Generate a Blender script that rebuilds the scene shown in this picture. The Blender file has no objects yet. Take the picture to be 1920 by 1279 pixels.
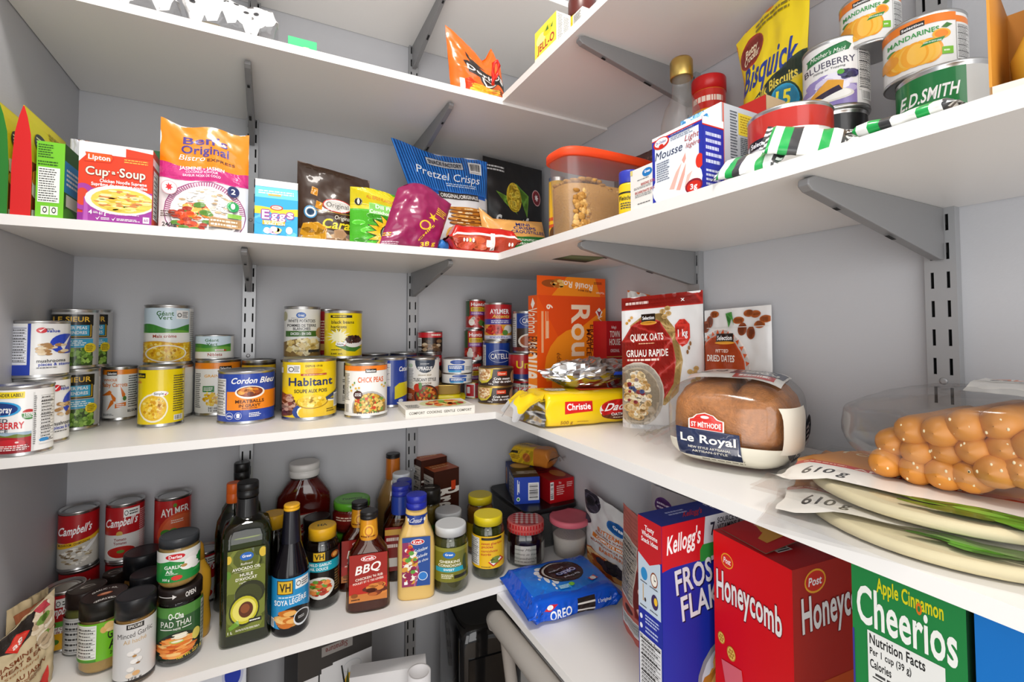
import bpy, bmesh, math, random
from mathutils import Vector, Matrix, noise
from mathutils.geometry import tessellate_polygon
PI = math.pi
SC = bpy.context.scene
COL = SC.collection

# ------------------------------------------------------------------ camera model (fitted to the room's corners)
K = 1.1
CAM = dict(f=873.3684, cx=.3140*K, cy=-1.1088*K, cz=.017*K, yaw=.4807, pit=.0344, rol=-.0011, sy=-57.5411)
def _axes():
    y, p, r = CAM['yaw'], CAM['pit'], CAM['rol']
    fw = Vector((math.sin(y)*math.cos(p), math.cos(y)*math.cos(p), math.sin(p)))
    rt = Vector((math.cos(y), -math.sin(y), 0.)); up = rt.cross(fw)
    c, s = math.cos(r), math.sin(r)
    return c*rt+s*up, -s*rt+c*up, fw
RT, UP, FW = _axes()
CO = Vector((CAM['cx'], CAM['cy'], CAM['cz']))
def pj(p):
    d = Vector(p)-CO; D = d.dot(FW)
    return 960+CAM['f']*d.dot(RT)/D, 639.5+CAM['sy']-CAM['f']*d.dot(UP)/D, D
def _on(u, v, i, val):
    d = (u-960)/CAM['f']*RT-(v-639.5-CAM['sy'])/CAM['f']*UP+FW
    return CO+d*((val-CO[i])/d[i])
def onx(u, v, x): return _on(u, v, 0, x)
def ony(u, v, y): return _on(u, v, 1, y)
def onz(u, v, z): return _on(u, v, 2, z)

# room: left wall x=0, back wall y=0, right wall x=W; shelf tops
W, T = .9708*K, .0135*K
Z1, Z2, Z3, Z4 = .4631*K, .1582*K, -.1491*K, -.4963*K
Z1R, Z4R = .4684*K, -.5089*K
D1, D2, D3, D4 = .3077*K, .305*K, .2845*K, .286*K
R1, R2, R3 = .2599*K, .2672*K, .2631*K
Z4 = CO.z+(Z4-CO.z)*(-D4-CO.y)/(-.2637*K-CO.y); _c = ony(931.4, 1112.3, -D4); K4 = (_c.z-CO.z)/(Z4R-CO.z); Z4R = _c.z; R4 = W-_c.x
def s4(x, y): return (CO.x+(x-CO.x)*K4, CO.y+(y-CO.y)*K4)
FLOOR, CEIL = -1.02, 1.32

# ------------------------------------------------------------------ colour
def hx(h):
    if not isinstance(h, str): return h
    h = h.lstrip('#')
    if len(h) == 3: h = ''.join(c*2 for c in h)
    f = lambda c: c/12.92 if c <= .04045 else ((c+.055)/1.055)**2.4
    return tuple(f(int(h[i:i+2], 16)/255) for i in (0, 2, 4))

# ------------------------------------------------------------------ materials
MAT = {}
def mat(name, col=(1, 1, 1), rough=.5, metal=0., attr=False, coat=0., spec=.5, noise_amt=0., noise_scale=40, bump=0., bump_scale=200, trans=0., ior=1.45):
    m = bpy.data.materials.new(name); m.use_nodes = True
    nt = m.node_tree; b = nt.nodes['Principled BSDF']
    b.inputs['Roughness'].default_value = rough; b.inputs['Metallic'].default_value = metal
    b.inputs['Coat Weight'].default_value = coat; b.inputs['Specular IOR Level'].default_value = spec
    b.inputs['Transmission Weight'].default_value = trans; b.inputs['IOR'].default_value = ior
    c = hx(col); b.inputs['Base Color'].default_value = (*c, 1)
    if attr:
        a = nt.nodes.new('ShaderNodeAttribute'); a.attribute_name = 'col'
        nt.links.new(a.outputs['Color'], b.inputs['Base Color'])
    tc = None
    if noise_amt or bump:
        tc = nt.nodes.new('ShaderNodeTexCoord')
    if noise_amt:
        n = nt.nodes.new('ShaderNodeTexNoise'); n.inputs['Scale'].default_value = noise_scale; n.inputs['Detail'].default_value = 4
        nt.links.new(tc.outputs['Object'], n.inputs['Vector'])
        mx = nt.nodes.new('ShaderNodeMix'); mx.data_type = 'RGBA'
        mx.inputs[6].default_value = (*[x*(1-noise_amt) for x in c], 1); mx.inputs[7].default_value = (*[min(1, x*(1+noise_amt)) for x in c], 1)
        nt.links.new(n.outputs['Fac'], mx.inputs[0]); nt.links.new(mx.outputs[2], b.inputs['Base Color'])
    if bump:
        n = nt.nodes.new('ShaderNodeTexNoise'); n.inputs['Scale'].default_value = bump_scale; n.inputs['Detail'].default_value = 3
        nt.links.new(tc.outputs['Object'], n.inputs['Vector'])
        bp = nt.nodes.new('ShaderNodeBump'); bp.inputs['Strength'].default_value = bump; bp.inputs['Distance'].default_value = .002
        nt.links.new(n.outputs['Fac'], bp.inputs['Height']); nt.links.new(bp.outputs['Normal'], b.inputs['Normal'])
    MAT[name] = m
    return m
def film(name, tint, rough=.08, refl=.9, base=.04, milky=0.):
    """thin clear wall: mostly see-through, with a fresnel gloss and a little milky body"""
    m = bpy.data.materials.new(name); m.use_nodes = True
    nt = m.node_tree; nt.nodes.clear()
    o = nt.nodes.new('ShaderNodeOutputMaterial'); tr = nt.nodes.new('ShaderNodeBsdfTransparent'); tr.inputs[0].default_value = (*hx(tint), 1)
    g = nt.nodes.new('ShaderNodeBsdfGlossy'); g.inputs['Roughness'].default_value = rough
    lw = nt.nodes.new('ShaderNodeLayerWeight'); lw.inputs['Blend'].default_value = .25
    mp = nt.nodes.new('ShaderNodeMapRange'); mp.inputs['To Min'].default_value = base; mp.inputs['To Max'].default_value = refl
    nt.links.new(lw.outputs['Facing'], mp.inputs['Value'])
    pw = nt.nodes.new('ShaderNodeMath'); pw.operation = 'POWER'; pw.inputs[1].default_value = 2.
    nt.links.new(mp.outputs[0], pw.inputs[0])
    ad = nt.nodes.new('ShaderNodeMath'); ad.operation = 'ADD'; ad.inputs[1].default_value = base; nt.links.new(pw.outputs[0], ad.inputs[0])
    mx = nt.nodes.new('ShaderNodeMixShader'); nt.links.new(ad.outputs[0], mx.inputs[0])
    if milky:
        df = nt.nodes.new('ShaderNodeBsdfDiffuse'); df.inputs[0].default_value = (.85, .85, .85, 1)
        m2 = nt.nodes.new('ShaderNodeMixShader'); m2.inputs[0].default_value = milky
        nt.links.new(tr.outputs[0], m2.inputs[1]); nt.links.new(df.outputs[0], m2.inputs[2]); nt.links.new(m2.outputs[0], mx.inputs[1])
    else: nt.links.new(tr.outputs[0], mx.inputs[1])
    nt.links.new(g.outputs[0], mx.inputs[2]); nt.links.new(mx.outputs[0], o.inputs[0])
    MAT[name] = m
    return m
mat('wall_paint', '#bcbdc1', .62, noise_amt=.015, noise_scale=3, bump=.08, bump_scale=350)
mat('ceiling_paint', '#e4e2de', .8)
mat('white_melamine', '#e9e7e4', .34, noise_amt=.01, noise_scale=8)
mat('floor_wood', '#a08d78', .45, noise_amt=.2, noise_scale=9)
mat('rail_steel', '#a5a6a8', .4, .4, bump=.02, bump_scale=500)
mat('bracket_steel', '#8a8a8b', .45, .3)
mat('slot_shade', '#141414', .8)  # near black, stands in for the shade inside slots
mat('print', attr=True, rough=.42, spec=.4)
mat('film_print', attr=True, rough=.3, coat=.35, spec=.5)
mat('matte_print', attr=True, rough=.6, spec=.3)
mat('tin', '#c9c9c8', .28, 1.)
mat('gold_tin', '#c8aa62', .32, 1.)
mat('foil', '#d6d6d8', .2, 1.)
mat('plastic', attr=True, rough=.32, spec=.5)
mat('soft_plastic', attr=True, rough=.5, spec=.4)
mat('gloss_black', '#0c0c0d', .08, coat=.4)
mat('content', attr=True, rough=.35, spec=.5, bump=.3, bump_scale=240)
mat('crumb', attr=True, rough=.75, spec=.3, bump=.6, bump_scale=260)
mat('liquid', attr=True, rough=.12, spec=.5)
mat('bread_crust', '#b9763a', .5, noise_amt=.45, noise_scale=160, bump=.7, bump_scale=420)
mat('bun_crust', '#cb8430', .38, noise_amt=.3, noise_scale=30, bump=.1, bump_scale=120)
mat('tortilla', '#d9cda6', .7, noise_amt=.14, noise_scale=24)
mat('fabric', '#8f8b86', .8, bump=.3, bump_scale=600)
film('clear_film', '#f9f9f9', .12, .7, .05, .015)
film('clear_glass', '#f3f6f4', .03, .8, .05)
film('frosted_plastic', '#f2f0ee', .25, .5, .05, .07)
film('green_glass', '#a9b36a', .03, .8, .05)
film('amber_glass', '#d9c3a0', .03, .8, .05)
film('smoky_bin', '#c9c9c9', .2, .5, .05, .08)

# ------------------------------------------------------------------ mesh builder
class M:
    def __init__(s): s.v = []; s.f = []; s.c = []; s.m = []; s.s = []
    def add(s, vs, fs, col=(1, 1, 1), m=0, smooth=False):
        o = len(s.v); s.v += [tuple(p) for p in vs]; col = hx(col)
        for f in fs:
            s.f.append([i+o for i in f]); s.c.append(col); s.m.append(m); s.s.append(smooth)
    def quad(s, a, b, c, d, col=(1, 1, 1), m=0): s.add([a, b, c, d], [(0, 1, 2, 3)], col, m)
    def box(s, x0, y0, z0, x1, y1, z1, col=(1, 1, 1), m=0, faces='xXyYzZ', cols=None):
        p = [(x0, y0, z0), (x1, y0, z0), (x1, y1, z0), (x0, y1, z0), (x0, y0, z1), (x1, y0, z1), (x1, y1, z1), (x0, y1, z1)]
        F = dict(z=(0, 3, 2, 1), Z=(4, 5, 6, 7), y=(0, 1, 5, 4), X=(1, 2, 6, 5), Y=(2, 3, 7, 6), x=(3, 0, 4, 7))
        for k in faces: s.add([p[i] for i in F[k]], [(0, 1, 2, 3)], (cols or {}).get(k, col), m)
    def loft(s, rings, n=40, col=(1, 1, 1), m=0, cap=True, cols=None, closed=True):
        """rings: (z, rx, ry, p, [ox, oy]) superellipse sections"""
        o = len(s.v)
        for rg in rings:
            z, rx, ry, p = rg[:4]; ox, oy = rg[4:6] if len(rg) > 4 else (0, 0)
            for i in range(n):
                a = 2*PI*i/n; c, d = math.cos(a), math.sin(a)
                s.v.append((ox+rx*math.copysign(abs(c)**(2/p), c), oy+ry*math.copysign(abs(d)**(2/p), d), z))
        for k in range(len(rings)-1):
            cc = hx(cols[k] if cols else col)
            for i in range(n):
                j = (i+1) % n
                s.f.append([o+k*n+i, o+k*n+j, o+(k+1)*n+j, o+(k+1)*n+i]); s.c.append(cc); s.m.append(m); s.s.append(True)
        if cap:
            s.f.append([o+i for i in reversed(range(n))]); s.c.append(hx(cols[0] if cols else col)); s.m.append(m); s.s.append(False)
            s.f.append([o+(len(rings)-1)*n+i for i in range(n)]); s.c.append(hx(cols[-1] if cols else col)); s.m.append(m); s.s.append(False)
    def grid(s, fn, nu, nv, col=(1, 1, 1), m=0, colfn=None, wrap=False, tri=False):
        o = len(s.v)
        for j in range(nv+1):
            for i in range(nu+(0 if wrap else 1)):
                s.v.append(tuple(fn(i/nu, j/nv)))
        w = nu if wrap else nu+1
        for j in range(nv):
            for i in range(nu):
                i2 = (i+1) % w if wrap else i+1
                cc = hx(colfn((i+.5)/nu, (j+.5)/nv) if colfn else col); a, b, c, d = o+j*w+i, o+j*w+i2, o+(j+1)*w+i2, o+(j+1)*w+i
                for f in (([a, b, d], [b, c, d]) if tri else ([a, b, c, d],)): s.f.append(f); s.m.append(m); s.s.append(True); s.c.append(cc)
    def blob(s, c, r, col, m=0, n=8, k=5, rot=None):
        rx, ry, rz = r if hasattr(r, '__len__') else (r, r, r)
        R = rot or Matrix.Identity(3); c = Vector(c); o = len(s.v)
        for j in range(k+1):
            t = PI*j/k
            for i in range(n):
                a = 2*PI*i/n
                s.v.append(tuple(c+R @ Vector((rx*math.sin(t)*math.cos(a), ry*math.sin(t)*math.sin(a), -rz*math.cos(t)))))
        for j in range(k):
            for i in range(n):
                a, b = i, (i+1) % n
                f = [o+j*n+a, o+j*n+b, o+(j+1)*n+b, o+(j+1)*n+a]
                s.f.append(f); s.c.append(hx(col)); s.m.append(m); s.s.append(True)
    def tube(s, pts, r, col=(1, 1, 1), m=0, n=10):
        o = len(s.v); pts = [Vector(p) for p in pts]
        for k, p in enumerate(pts):
            d = (pts[min(k+1, len(pts)-1)]-pts[max(k-1, 0)]).normalized()
            a = d.cross(Vector((0, 0, 1)));
            if a.length < .05: a = d.cross(Vector((1, 0, 0)))
            a.normalize(); b = d.cross(a)
            rr = r[k] if hasattr(r, '__len__') else r
            for i in range(n):
                t = 2*PI*i/n; s.v.append(tuple(p+rr*(math.cos(t)*a+math.sin(t)*b)))
        for k in range(len(pts)-1):
            for i in range(n):
                j = (i+1) % n
                s.f.append([o+k*n+i, o+k*n+j, o+(k+1)*n+j, o+(k+1)*n+i]); s.c.append(hx(col)); s.m.append(m); s.s.append(True)
        for e in (range(n), range(o+(len(pts)-1)*n-o, o+len(pts)*n-o)):
            s.f.append([o+i for i in e]); s.c.append(hx(col)); s.m.append(m); s.s.append(False)
    def build(s, name, mats, parent=None, loc=None, rotz=0, props=None, bevel=0):
        me = bpy.data.meshes.new(name); me.from_pydata(s.v, [], s.f)
        for mm in ([mats] if isinstance(mats, str) else mats): me.materials.append(MAT[mm])
        a = me.attributes.new('col', 'FLOAT_COLOR', 'FACE')
        a.data.foreach_set('color', [x for c in s.c for x in (*c, 1.)])
        me.polygons.foreach_set('material_index', s.m); me.polygons.foreach_set('use_smooth', s.s)
        me.update()
        o = bpy.data.objects.new(name, me); COL.objects.link(o)
        if parent: o.parent = parent
        if loc is not None: o.location = loc
        o.rotation_euler[2] = rotz
        if bevel:
            b = o.modifiers.new('bevel', 'BEVEL'); b.width = bevel; b.segments = 2; b.limit_method = 'ANGLE'; b.angle_limit = .6
        for k, vv in (props or {}).items(): o[k] = vv
        return o

USED = {}
def thing(name, label, cat, loc=(0, 0, 0), rotz=0, group=None, rot=None):
    o = bpy.data.objects.new(name, None); COL.objects.link(o); o.empty_display_size = .02
    o.location = loc; o.rotation_euler = rot if rot else (0, 0, rotz)
    tag(o, label, cat, group)
    return o
def tag(o, label, cat, group=None):
    o['label'] = label; o['category'] = cat
    if group: o['group'] = group
    return o
def structure(o, kind='structure'): o['kind'] = kind; return o

# ------------------------------------------------------------------ glyphs (Blender's built-in font)
GL = {}
def _glyphs():
    chars = sorted(set("ABCDEFGHIJKLMNOPQRSTUVWXYZabcdefghijklmnopqrstuvwxyz0123456789.,&'-!%()/+:·éèêàâîôïÉÈ"))
    jobs = []
    for bold in (0, 1):
        for ch in chars:
            cu = bpy.data.curves.new('g', 'FONT'); cu.body = ch; cu.resolution_u = 3
            if bold: cu.offset = .022
            ob = bpy.data.objects.new('g', cu); COL.objects.link(ob); jobs.append((bold, ch, ob, 0))
            if not bold:
                cu = bpy.data.curves.new('g', 'FONT'); cu.body = ch+'I'; cu.resolution_u = 3
                ob = bpy.data.objects.new('g', cu); COL.objects.link(ob); jobs.append((0, ch, ob, 1))
    dg = bpy.context.evaluated_depsgraph_get(); dg.update()
    adv = {}; ibear = None
    raw = {}
    for bold, ch, ob, k in jobs:
        me = ob.evaluated_get(dg).to_mesh()
        vs = [(v.co.x, v.co.y) for v in me.vertices]; fs = [tuple(p.vertices) for p in me.polygons]
        if k: adv[ch] = max(x for x, y in vs)
        else: GL[(bold, ch)] = (vs, fs)
        ob.evaluated_get(dg).to_mesh_clear()
    iw = max(x for x, y in GL[(0, 'I')][0])
    for ch in chars: raw[ch] = adv[ch]-iw
    GL['adv'] = raw
    for bold, ch, ob, k in jobs:
        cu = ob.data; bpy.data.objects.remove(ob); bpy.data.curves.remove(cu)
_glyphs()
def text_geo(s, bold=0, track=0.):
    x = 0; vs = []; fs = []
    for ch in s:
        if ch == ' ': x += .3; continue
        g = GL.get((bold, ch))
        if g is None: x += .3; continue
        o = len(vs); vs += [(a+x, b) for a, b in g[0]]; fs += [[i+o for i in f] for f in g[1]]
        x += GL['adv'][ch]+track+(.02 if bold else 0)
    return vs, fs

# ------------------------------------------------------------------ printed labels
class Ink:
    """flat artwork in a unit square, later wrapped on a surface; every op is one layer"""
    def __init__(s): s.ops = []; s.lift = 0
    def add(s, vs, fs, col): s.ops.append((vs, fs, hx(col))); return s
    def R(s, x0, y0, x1, y1, col): return s.add([(x0, y0), (x1, y0), (x1, y1), (x0, y1)], [(0, 1, 2, 3)], col)
    def E(s, cx, cy, rx, ry, col, n=22, a0=0, a1=2*PI):
        vs = [(cx+rx*math.cos(a0+(a1-a0)*i/n), cy+ry*math.sin(a0+(a1-a0)*i/n)) for i in range(n if a1-a0 > 6.28 else n+1)]
        return s.add(vs, [tuple(range(len(vs)))], col)
    def P(s, pts, col):
        return s.add(pts, [tuple(t) for t in tessellate_polygon([[Vector((x, y, 0)) for x, y in pts]])], col)
    def T(s, txt, cx, cy, w, h, col, b=1, sh=0., rot=0., arc=0., grow=0., asp=1.):
        """text fitted to width w and cap height h about (cx, cy)"""
        vs, fs = text_geo(txt, b)
        if not vs: return s
        x0 = min(x for x, y in vs); x1 = max(x for x, y in vs)
        out = []
        for x, y in vs:
            X = (x-x0)/(x1-x0)-.5
            Y = (y/.69-.5)*h*(1+grow*X)
            X = X*w+sh*Y
            Y += arc*(X/w)**2*-4 if arc else 0
            if rot:
                c, d = math.cos(rot), math.sin(rot); X, Y = X*c-Y*d/asp, X*d*asp+Y*c
            out.append((cx+X, cy+Y))
        return s.add(out, fs, col)
    def O(s, txt, cx, cy, w, h, col, edge, e=.006, asp=1., **k):
        """text with an outline colour behind it"""
        for dx, dy in ((e, 0), (-e, 0), (0, e*asp), (0, -e*asp), (e*.7, -e*.7*asp), (-e*.7, e*.7*asp)): s.T(txt, cx+dx, cy+dy, w, h, edge, asp=asp, **k); s.lift -= 1
        return s.T(txt, cx, cy, w, h, col, asp=asp, **k)
    def L(s, x0, y0, x1, y1, n, col, seed=1, fill=.5):
        """n rows of fine print: broken bars"""
        rg = random.Random(seed); vs = []; fs = []; dy = (y1-y0)/n
        for i in range(n):
            x = x0; yb = y1-(i+1)*dy+dy*.25
            end = x1-(x1-x0)*rg.random()*.25
            while x < end:
                w = (x1-x0)*(.05+.13*rg.random()); xe = min(x+w, end)
                o = len(vs); vs += [(x, yb), (xe, yb), (xe, yb+dy*fill), (x, yb+dy*fill)]; fs.append((o, o+1, o+2, o+3)); x = xe+(x1-x0)*.025
        return s.add(vs, fs, col)
    def N(s, x0, y0, x1, y1, n=10, bg='#f2f2f0', seed=2, title=True):
        s.R(x0, y0, x1, y1, bg); w = x1-x0; h = y1-y0
        vs = []; fs = []
        for i in range(n+1):
            y = y0+h*.04+(h*.9)*i/n; o = len(vs); e = h*.006*(2.5 if i % 4 == 0 else 1)
            vs += [(x0+w*.06, y), (x1-w*.06, y), (x1-w*.06, y+e), (x0+w*.06, y+e)]; fs.append((o, o+1, o+2, o+3))
        s.add(vs, fs, '#222')
        return s.L(x0+w*.1, y0+h*.05, x1-w*.1, y1-h*.06, n, '#444', seed, .38)
    def B(s, x0, y0, x1, y1, vertical=True, seed=3, bg='#f4f4f2', n=16):
        s.R(x0, y0, x1, y1, bg); rg = random.Random(seed); vs = []; fs = []; t = .06
        while t < .92:
            w = rg.choice((.015, .03, .045)); o = len(vs)
            if vertical: vs += [(x0+(x1-x0)*t, y0+(y1-y0)*.1), (x0+(x1-x0)*(t+w), y0+(y1-y0)*.1), (x0+(x1-x0)*(t+w), y1-(y1-y0)*.1), (x0+(x1-x0)*t, y1-(y1-y0)*.1)]
            else: vs += [(x0+(x1-x0)*.1, y0+(y1-y0)*t), (x1-(x1-x0)*.1, y0+(y1-y0)*t), (x1-(x1-x0)*.1, y0+(y1-y0)*(t+w)), (x0+(x1-x0)*.1, y0+(y1-y0)*(t+w))]
            fs.append((o, o+1, o+2, o+3)); t += w+rg.choice((.02, .03, .05))
        return s.add(vs, fs, '#1c1c1c')
    def S(s, seed, n, x0, y0, x1, y1, rx, ry, cols, ell=True, sides=9, layers=4):
        """a heap of small pieces (peas, corn, pasta ...)"""
        rg = random.Random(seed)
        per = max(1, n//layers)
        for l in range(layers):
            by = {}
            for i in range(per):
                for _ in range(30):
                    a, b = rg.uniform(-1, 1), rg.uniform(-1, 1)
                    if not ell or a*a+b*b < .92: break
                cx, cy = (x0+x1)/2+a*((x1-x0)/2-rx*.6), (y0+y1)/2+b*((y1-y0)/2-ry*.6); t0 = rg.random()*PI; sc = .75+.5*rg.random()
                vs, fs = by.setdefault(rg.randrange(len(cols)), ([], [])); o = len(vs)
                for k in range(sides):
                    t = 2*PI*k/sides; X, Y = rx*sc*math.cos(t), ry*sc*math.sin(t)
                    e = rx/ry
                    vs.append((cx+X*math.cos(t0)-Y*e*math.sin(t0), cy+X/e*math.sin(t0)+Y*math.cos(t0)))
                fs.append(tuple(range(o, o+sides)))
            for c, (vs, fs) in by.items(): s.add(vs, fs, cols[c])
        return s
    def G(s, cx, cy, rx, ry, col, rays, inner=.6):
        """starburst / flower"""
        pts = []
        for i in range(rays*2):
            a = PI*i/rays; k = 1 if i % 2 == 0 else inner; pts.append((cx+rx*k*math.cos(a), cy+ry*k*math.sin(a)))
        return s.P(pts, col)
    def W(s, x0, y0, x1, y1, col, amp=.05, n=14, ph=0., per=1.):
        """band whose top edge is a wave"""
        pts = [(x0, y0), (x1, y0)]+[(x1-(x1-x0)*i/n, y1+amp*math.sin(ph+per*2*PI*(1-i/n))) for i in range(n+1)]
        return s.P(pts, col)
    def put(s, m, S, ucut=(), vcut=(), mi=0, h0=.00025, dh=.00002, rect=None, diag=None):
        if not s.ops: return
        bm = bmesh.new(); lay = bm.faces.layers.int.new('op')
        for k, (vs, fs, c) in enumerate(s.ops):
            bv = [bm.verts.new((x, y, 0)) for x, y in vs]
            for f in fs:
                try: bm.faces.new([bv[i] for i in f])[lay] = k
                except ValueError: pass
        if rect:
            x0, y0, x1, y1 = rect
            for co, no in (((x0, 0, 0), (-1, 0, 0)), ((x1, 0, 0), (1, 0, 0)), ((0, y0, 0), (0, -1, 0)), ((0, y1, 0), (0, 1, 0))):
                bmesh.ops.bisect_plane(bm, geom=bm.verts[:]+bm.edges[:]+bm.faces[:], plane_co=co, plane_no=no, clear_outer=True)
        for cuts, no in ((ucut, (1, 0, 0)), (vcut, (0, 1, 0))):
            for c in cuts:
                bmesh.ops.bisect_plane(bm, geom=bm.verts[:]+bm.edges[:]+bm.faces[:], plane_co=(c, c, 0), plane_no=no)
        if diag:
            A, B, ks = diag
            for k in ks: bmesh.ops.bisect_plane(bm, geom=bm.verts[:]+bm.edges[:]+bm.faces[:], plane_co=(k*A/(A*A+B*B), k*B/(A*A+B*B), 0), plane_no=(A, B, 0))
        bmesh.ops.triangulate(bm, faces=[f for f in bm.faces if len(f.verts) > 4])
        if ucut and not diag: S = ulin(S, ucut)
        ids = {}
        for f in bm.faces:
            k = f[lay]; h = h0+dh*k; vv = list(f.verts); a2 = 0.
            for i in range(len(vv)):
                p, q = vv[i].co, vv[i-1].co; a2 += q.x*p.y-p.x*q.y
            if a2 < 0: vv = vv[::-1]
            idx = []
            for v in vv:
                if v not in ids:
                    ids[v] = len(m.v); m.v.append(tuple(S(v.co.x, v.co.y, h)))
                idx.append(ids[v])
            m.f.append(idx); m.c.append(s.ops[k][2]); m.m.append(mi); m.s.append(bool(ucut))
        bm.free()
def ulin(S, cuts):
    """straight between the cut columns, so that stacked layers stay parallel"""
    c = sorted({0., 1., *cuts})
    def f(u, v, h):
        u = max(0., min(1., u))
        for a, b in zip(c, c[1:]):
            if u <= b: break
        t = (u-a)/max(1e-9, b-a); return Vector(S(a, v, h))*(1-t)+Vector(S(b, v, h))*t
    return f
def plin(S, NU, NV, u0=0., u1=1., v0=0., v1=1.):
    """piecewise linear on the same triangles as grid(..., tri=True)"""
    ca = {}
    def C(i, j, h):
        k = (i, j, h)
        if k not in ca: ca[k] = Vector(S(i/NU, j/NV, h))
        return ca[k]
    def f(u, v, h):
        x, y = (u0+(u1-u0)*u)*NU, (v0+(v1-v0)*v)*NV
        i, j = max(0, min(NU-1, math.floor(x))), max(0, min(NV-1, math.floor(y))); x -= i; y -= j
        b, d = C(i+1, j, h), C(i, j+1, h)
        if x+y <= 1: a = C(i, j, h); return a+x*(b-a)+y*(d-a)
        c = C(i+1, j+1, h); return c+(1-x)*(d-c)+(1-y)*(b-c)
    return f
def I(): return Ink()
CYCUT = [(.5+.5*math.sin(math.radians(a))) for a in range(-82, 83, 6)]
def cyl_S(R, z0, H, ang=0.):
    """u over the half of a cylinder that faces -Y; R may be a function of z"""
    def S(u, v, h):
        f = math.asin(max(-1, min(1, 2*u-1)))+ang; z = z0+v*H; r = (R(z) if callable(R) else R)+h
        return (r*math.sin(f), -r*math.cos(f), z)
    return S
def flat_S(o, ux, vy, n=None):
    o, ux, vy = Vector(o), Vector(ux), Vector(vy); n = n or ux.cross(vy).normalized()
    return lambda u, v, h: o+u*ux+v*vy+h*n
# ------------------------------------------------------------------ solving places from the silhouettes
def _ext(x, y, z, r, h):
    us = []; vt = []; vb = []
    for i in range(36):
        a = 2*PI*i/36; c, s = r*math.cos(a), r*math.sin(a)
        u, v, _ = pj((x+c, y+s, z)); us.append(u); vb.append(v)
        u, v, _ = pj((x+c, y+s, z+h)); us.append(u); vt.append(v)
    return min(us), max(us), min(vt), max(vb)
def _fit(uL, uR, vt, z, y=None, x=None, h=None):
    um = (uL+uR)/2; vm = vt+60 if vt is not None else 700
    p = ony(um, vm, y) if y is not None else onx(um, vm, x)
    X, Y = p.x, p.y; D = pj(p)[2]; r = (uR-uL)/2*D/CAM['f']; hh = h or .1
    for _ in range(14):
        a, b, c, d = _ext(X, Y, z, r, hh); D = pj((X, Y, z))[2]
        r *= (uR-uL)/(b-a); k = ((uL+uR)-(a+b))/2*D/CAM['f']
        if y is not None: X += k/RT.x
        else: Y += k/RT.y*.8 if abs(RT.y) > .05 else 0
        if h is None and vt is not None: hh = max(.01, hh+(c-vt)*D/CAM['f'])
    return X, Y, r, hh
def solve(uL, uR, vt, z, vb=None, y=None, x=None, h=None):
    if vb is None: return _fit(uL, uR, vt, z, y, x, h)
    lo, hi = -.62, -.01
    for _ in range(26):
        md = (lo+hi)/2; X, Y, r, hh = _fit(uL, uR, vt, z, md, None, h)
        if _ext(X, Y, z, r, hh)[3] > vb: lo = md
        else: hi = md
    return X, Y, r, hh
def face_cam(x, y): return math.atan2(CO.x-x, -(CO.y-y))

# ------------------------------------------------------------------ cans
def can(name, label, uL, uR, vt, z, ink=None, base='#ccc', vb=None, y=None, x=None, h=None, bands=(), rim='tin', group=None, cat='can', turn=0., on=None, ring=False, lab=(.055, .945)):
    if on: z = on['top']; y = on['y'] if y is None and x is None and vb is None else y
    X, Y, r, hh = solve(uL, uR, vt, z, vb, y, x, h)
    root = thing(name, label, cat, (X, Y, z), face_cam(X, Y)+turn, group)
    m = M(); e = min(.0028, hh*.05); rr = r*.972
    R = [(0, r*.93, r*.93, 2), (0, r*.985, r*.985, 2), (e*.5, r, r, 2), (e, r*.99, r*.99, 2), (e*1.6, rr, rr, 2), (hh-e*1.6, rr, rr, 2), (hh-e, r*.99, r*.99, 2), (hh-e*.5, r, r, 2), (hh, r*.985, r*.985, 2),
         (hh, r*.95, r*.95, 2), (hh-e*1.3, r*.93, r*.93, 2), (hh-e*1.3, r*.8, r*.8, 2), (hh-e*1.0, r*.78, r*.78, 2), (hh-e*1.0, r*.6, r*.6, 2), (hh-e*1.25, r*.58, r*.58, 2)]
    m.loft(R, 48)
    if ring:
        m.tube([(r*.35*math.cos(a)+r*.2, r*.22*math.sin(a), hh-e*.4) for a in [i*PI/8 for i in range(17)]], .0011)
    m.build('can_body', rim, root)
    if ink is not None:
        z0, z1 = hh*lab[0], hh*lab[1]; q = M()
        bs = sorted(bands) or [(0, 1, base)]
        vals = sorted({0., 1.}|{b[0] for b in bs}|{b[1] for b in bs})
        for a, b in zip(vals, vals[1:]):
            c = base
            for s0, s1, cc in bs:
                if s0 <= (a+b)/2 <= s1: c = cc
            q.loft([(z0+(z1-z0)*a, rr+.0003, rr+.0003, 2), (z0+(z1-z0)*b, rr+.0003, rr+.0003, 2)], 60, c, cap=False)
        ink.put(q, cyl_S(rr+.0004, z0, z1-z0), CYCUT, rect=(0, 0, 1, 1))
        q.build('label', 'film_print', root)
    return dict(o=root, x=X, y=Y, r=r, h=hh, z=z, top=z+hh)

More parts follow.
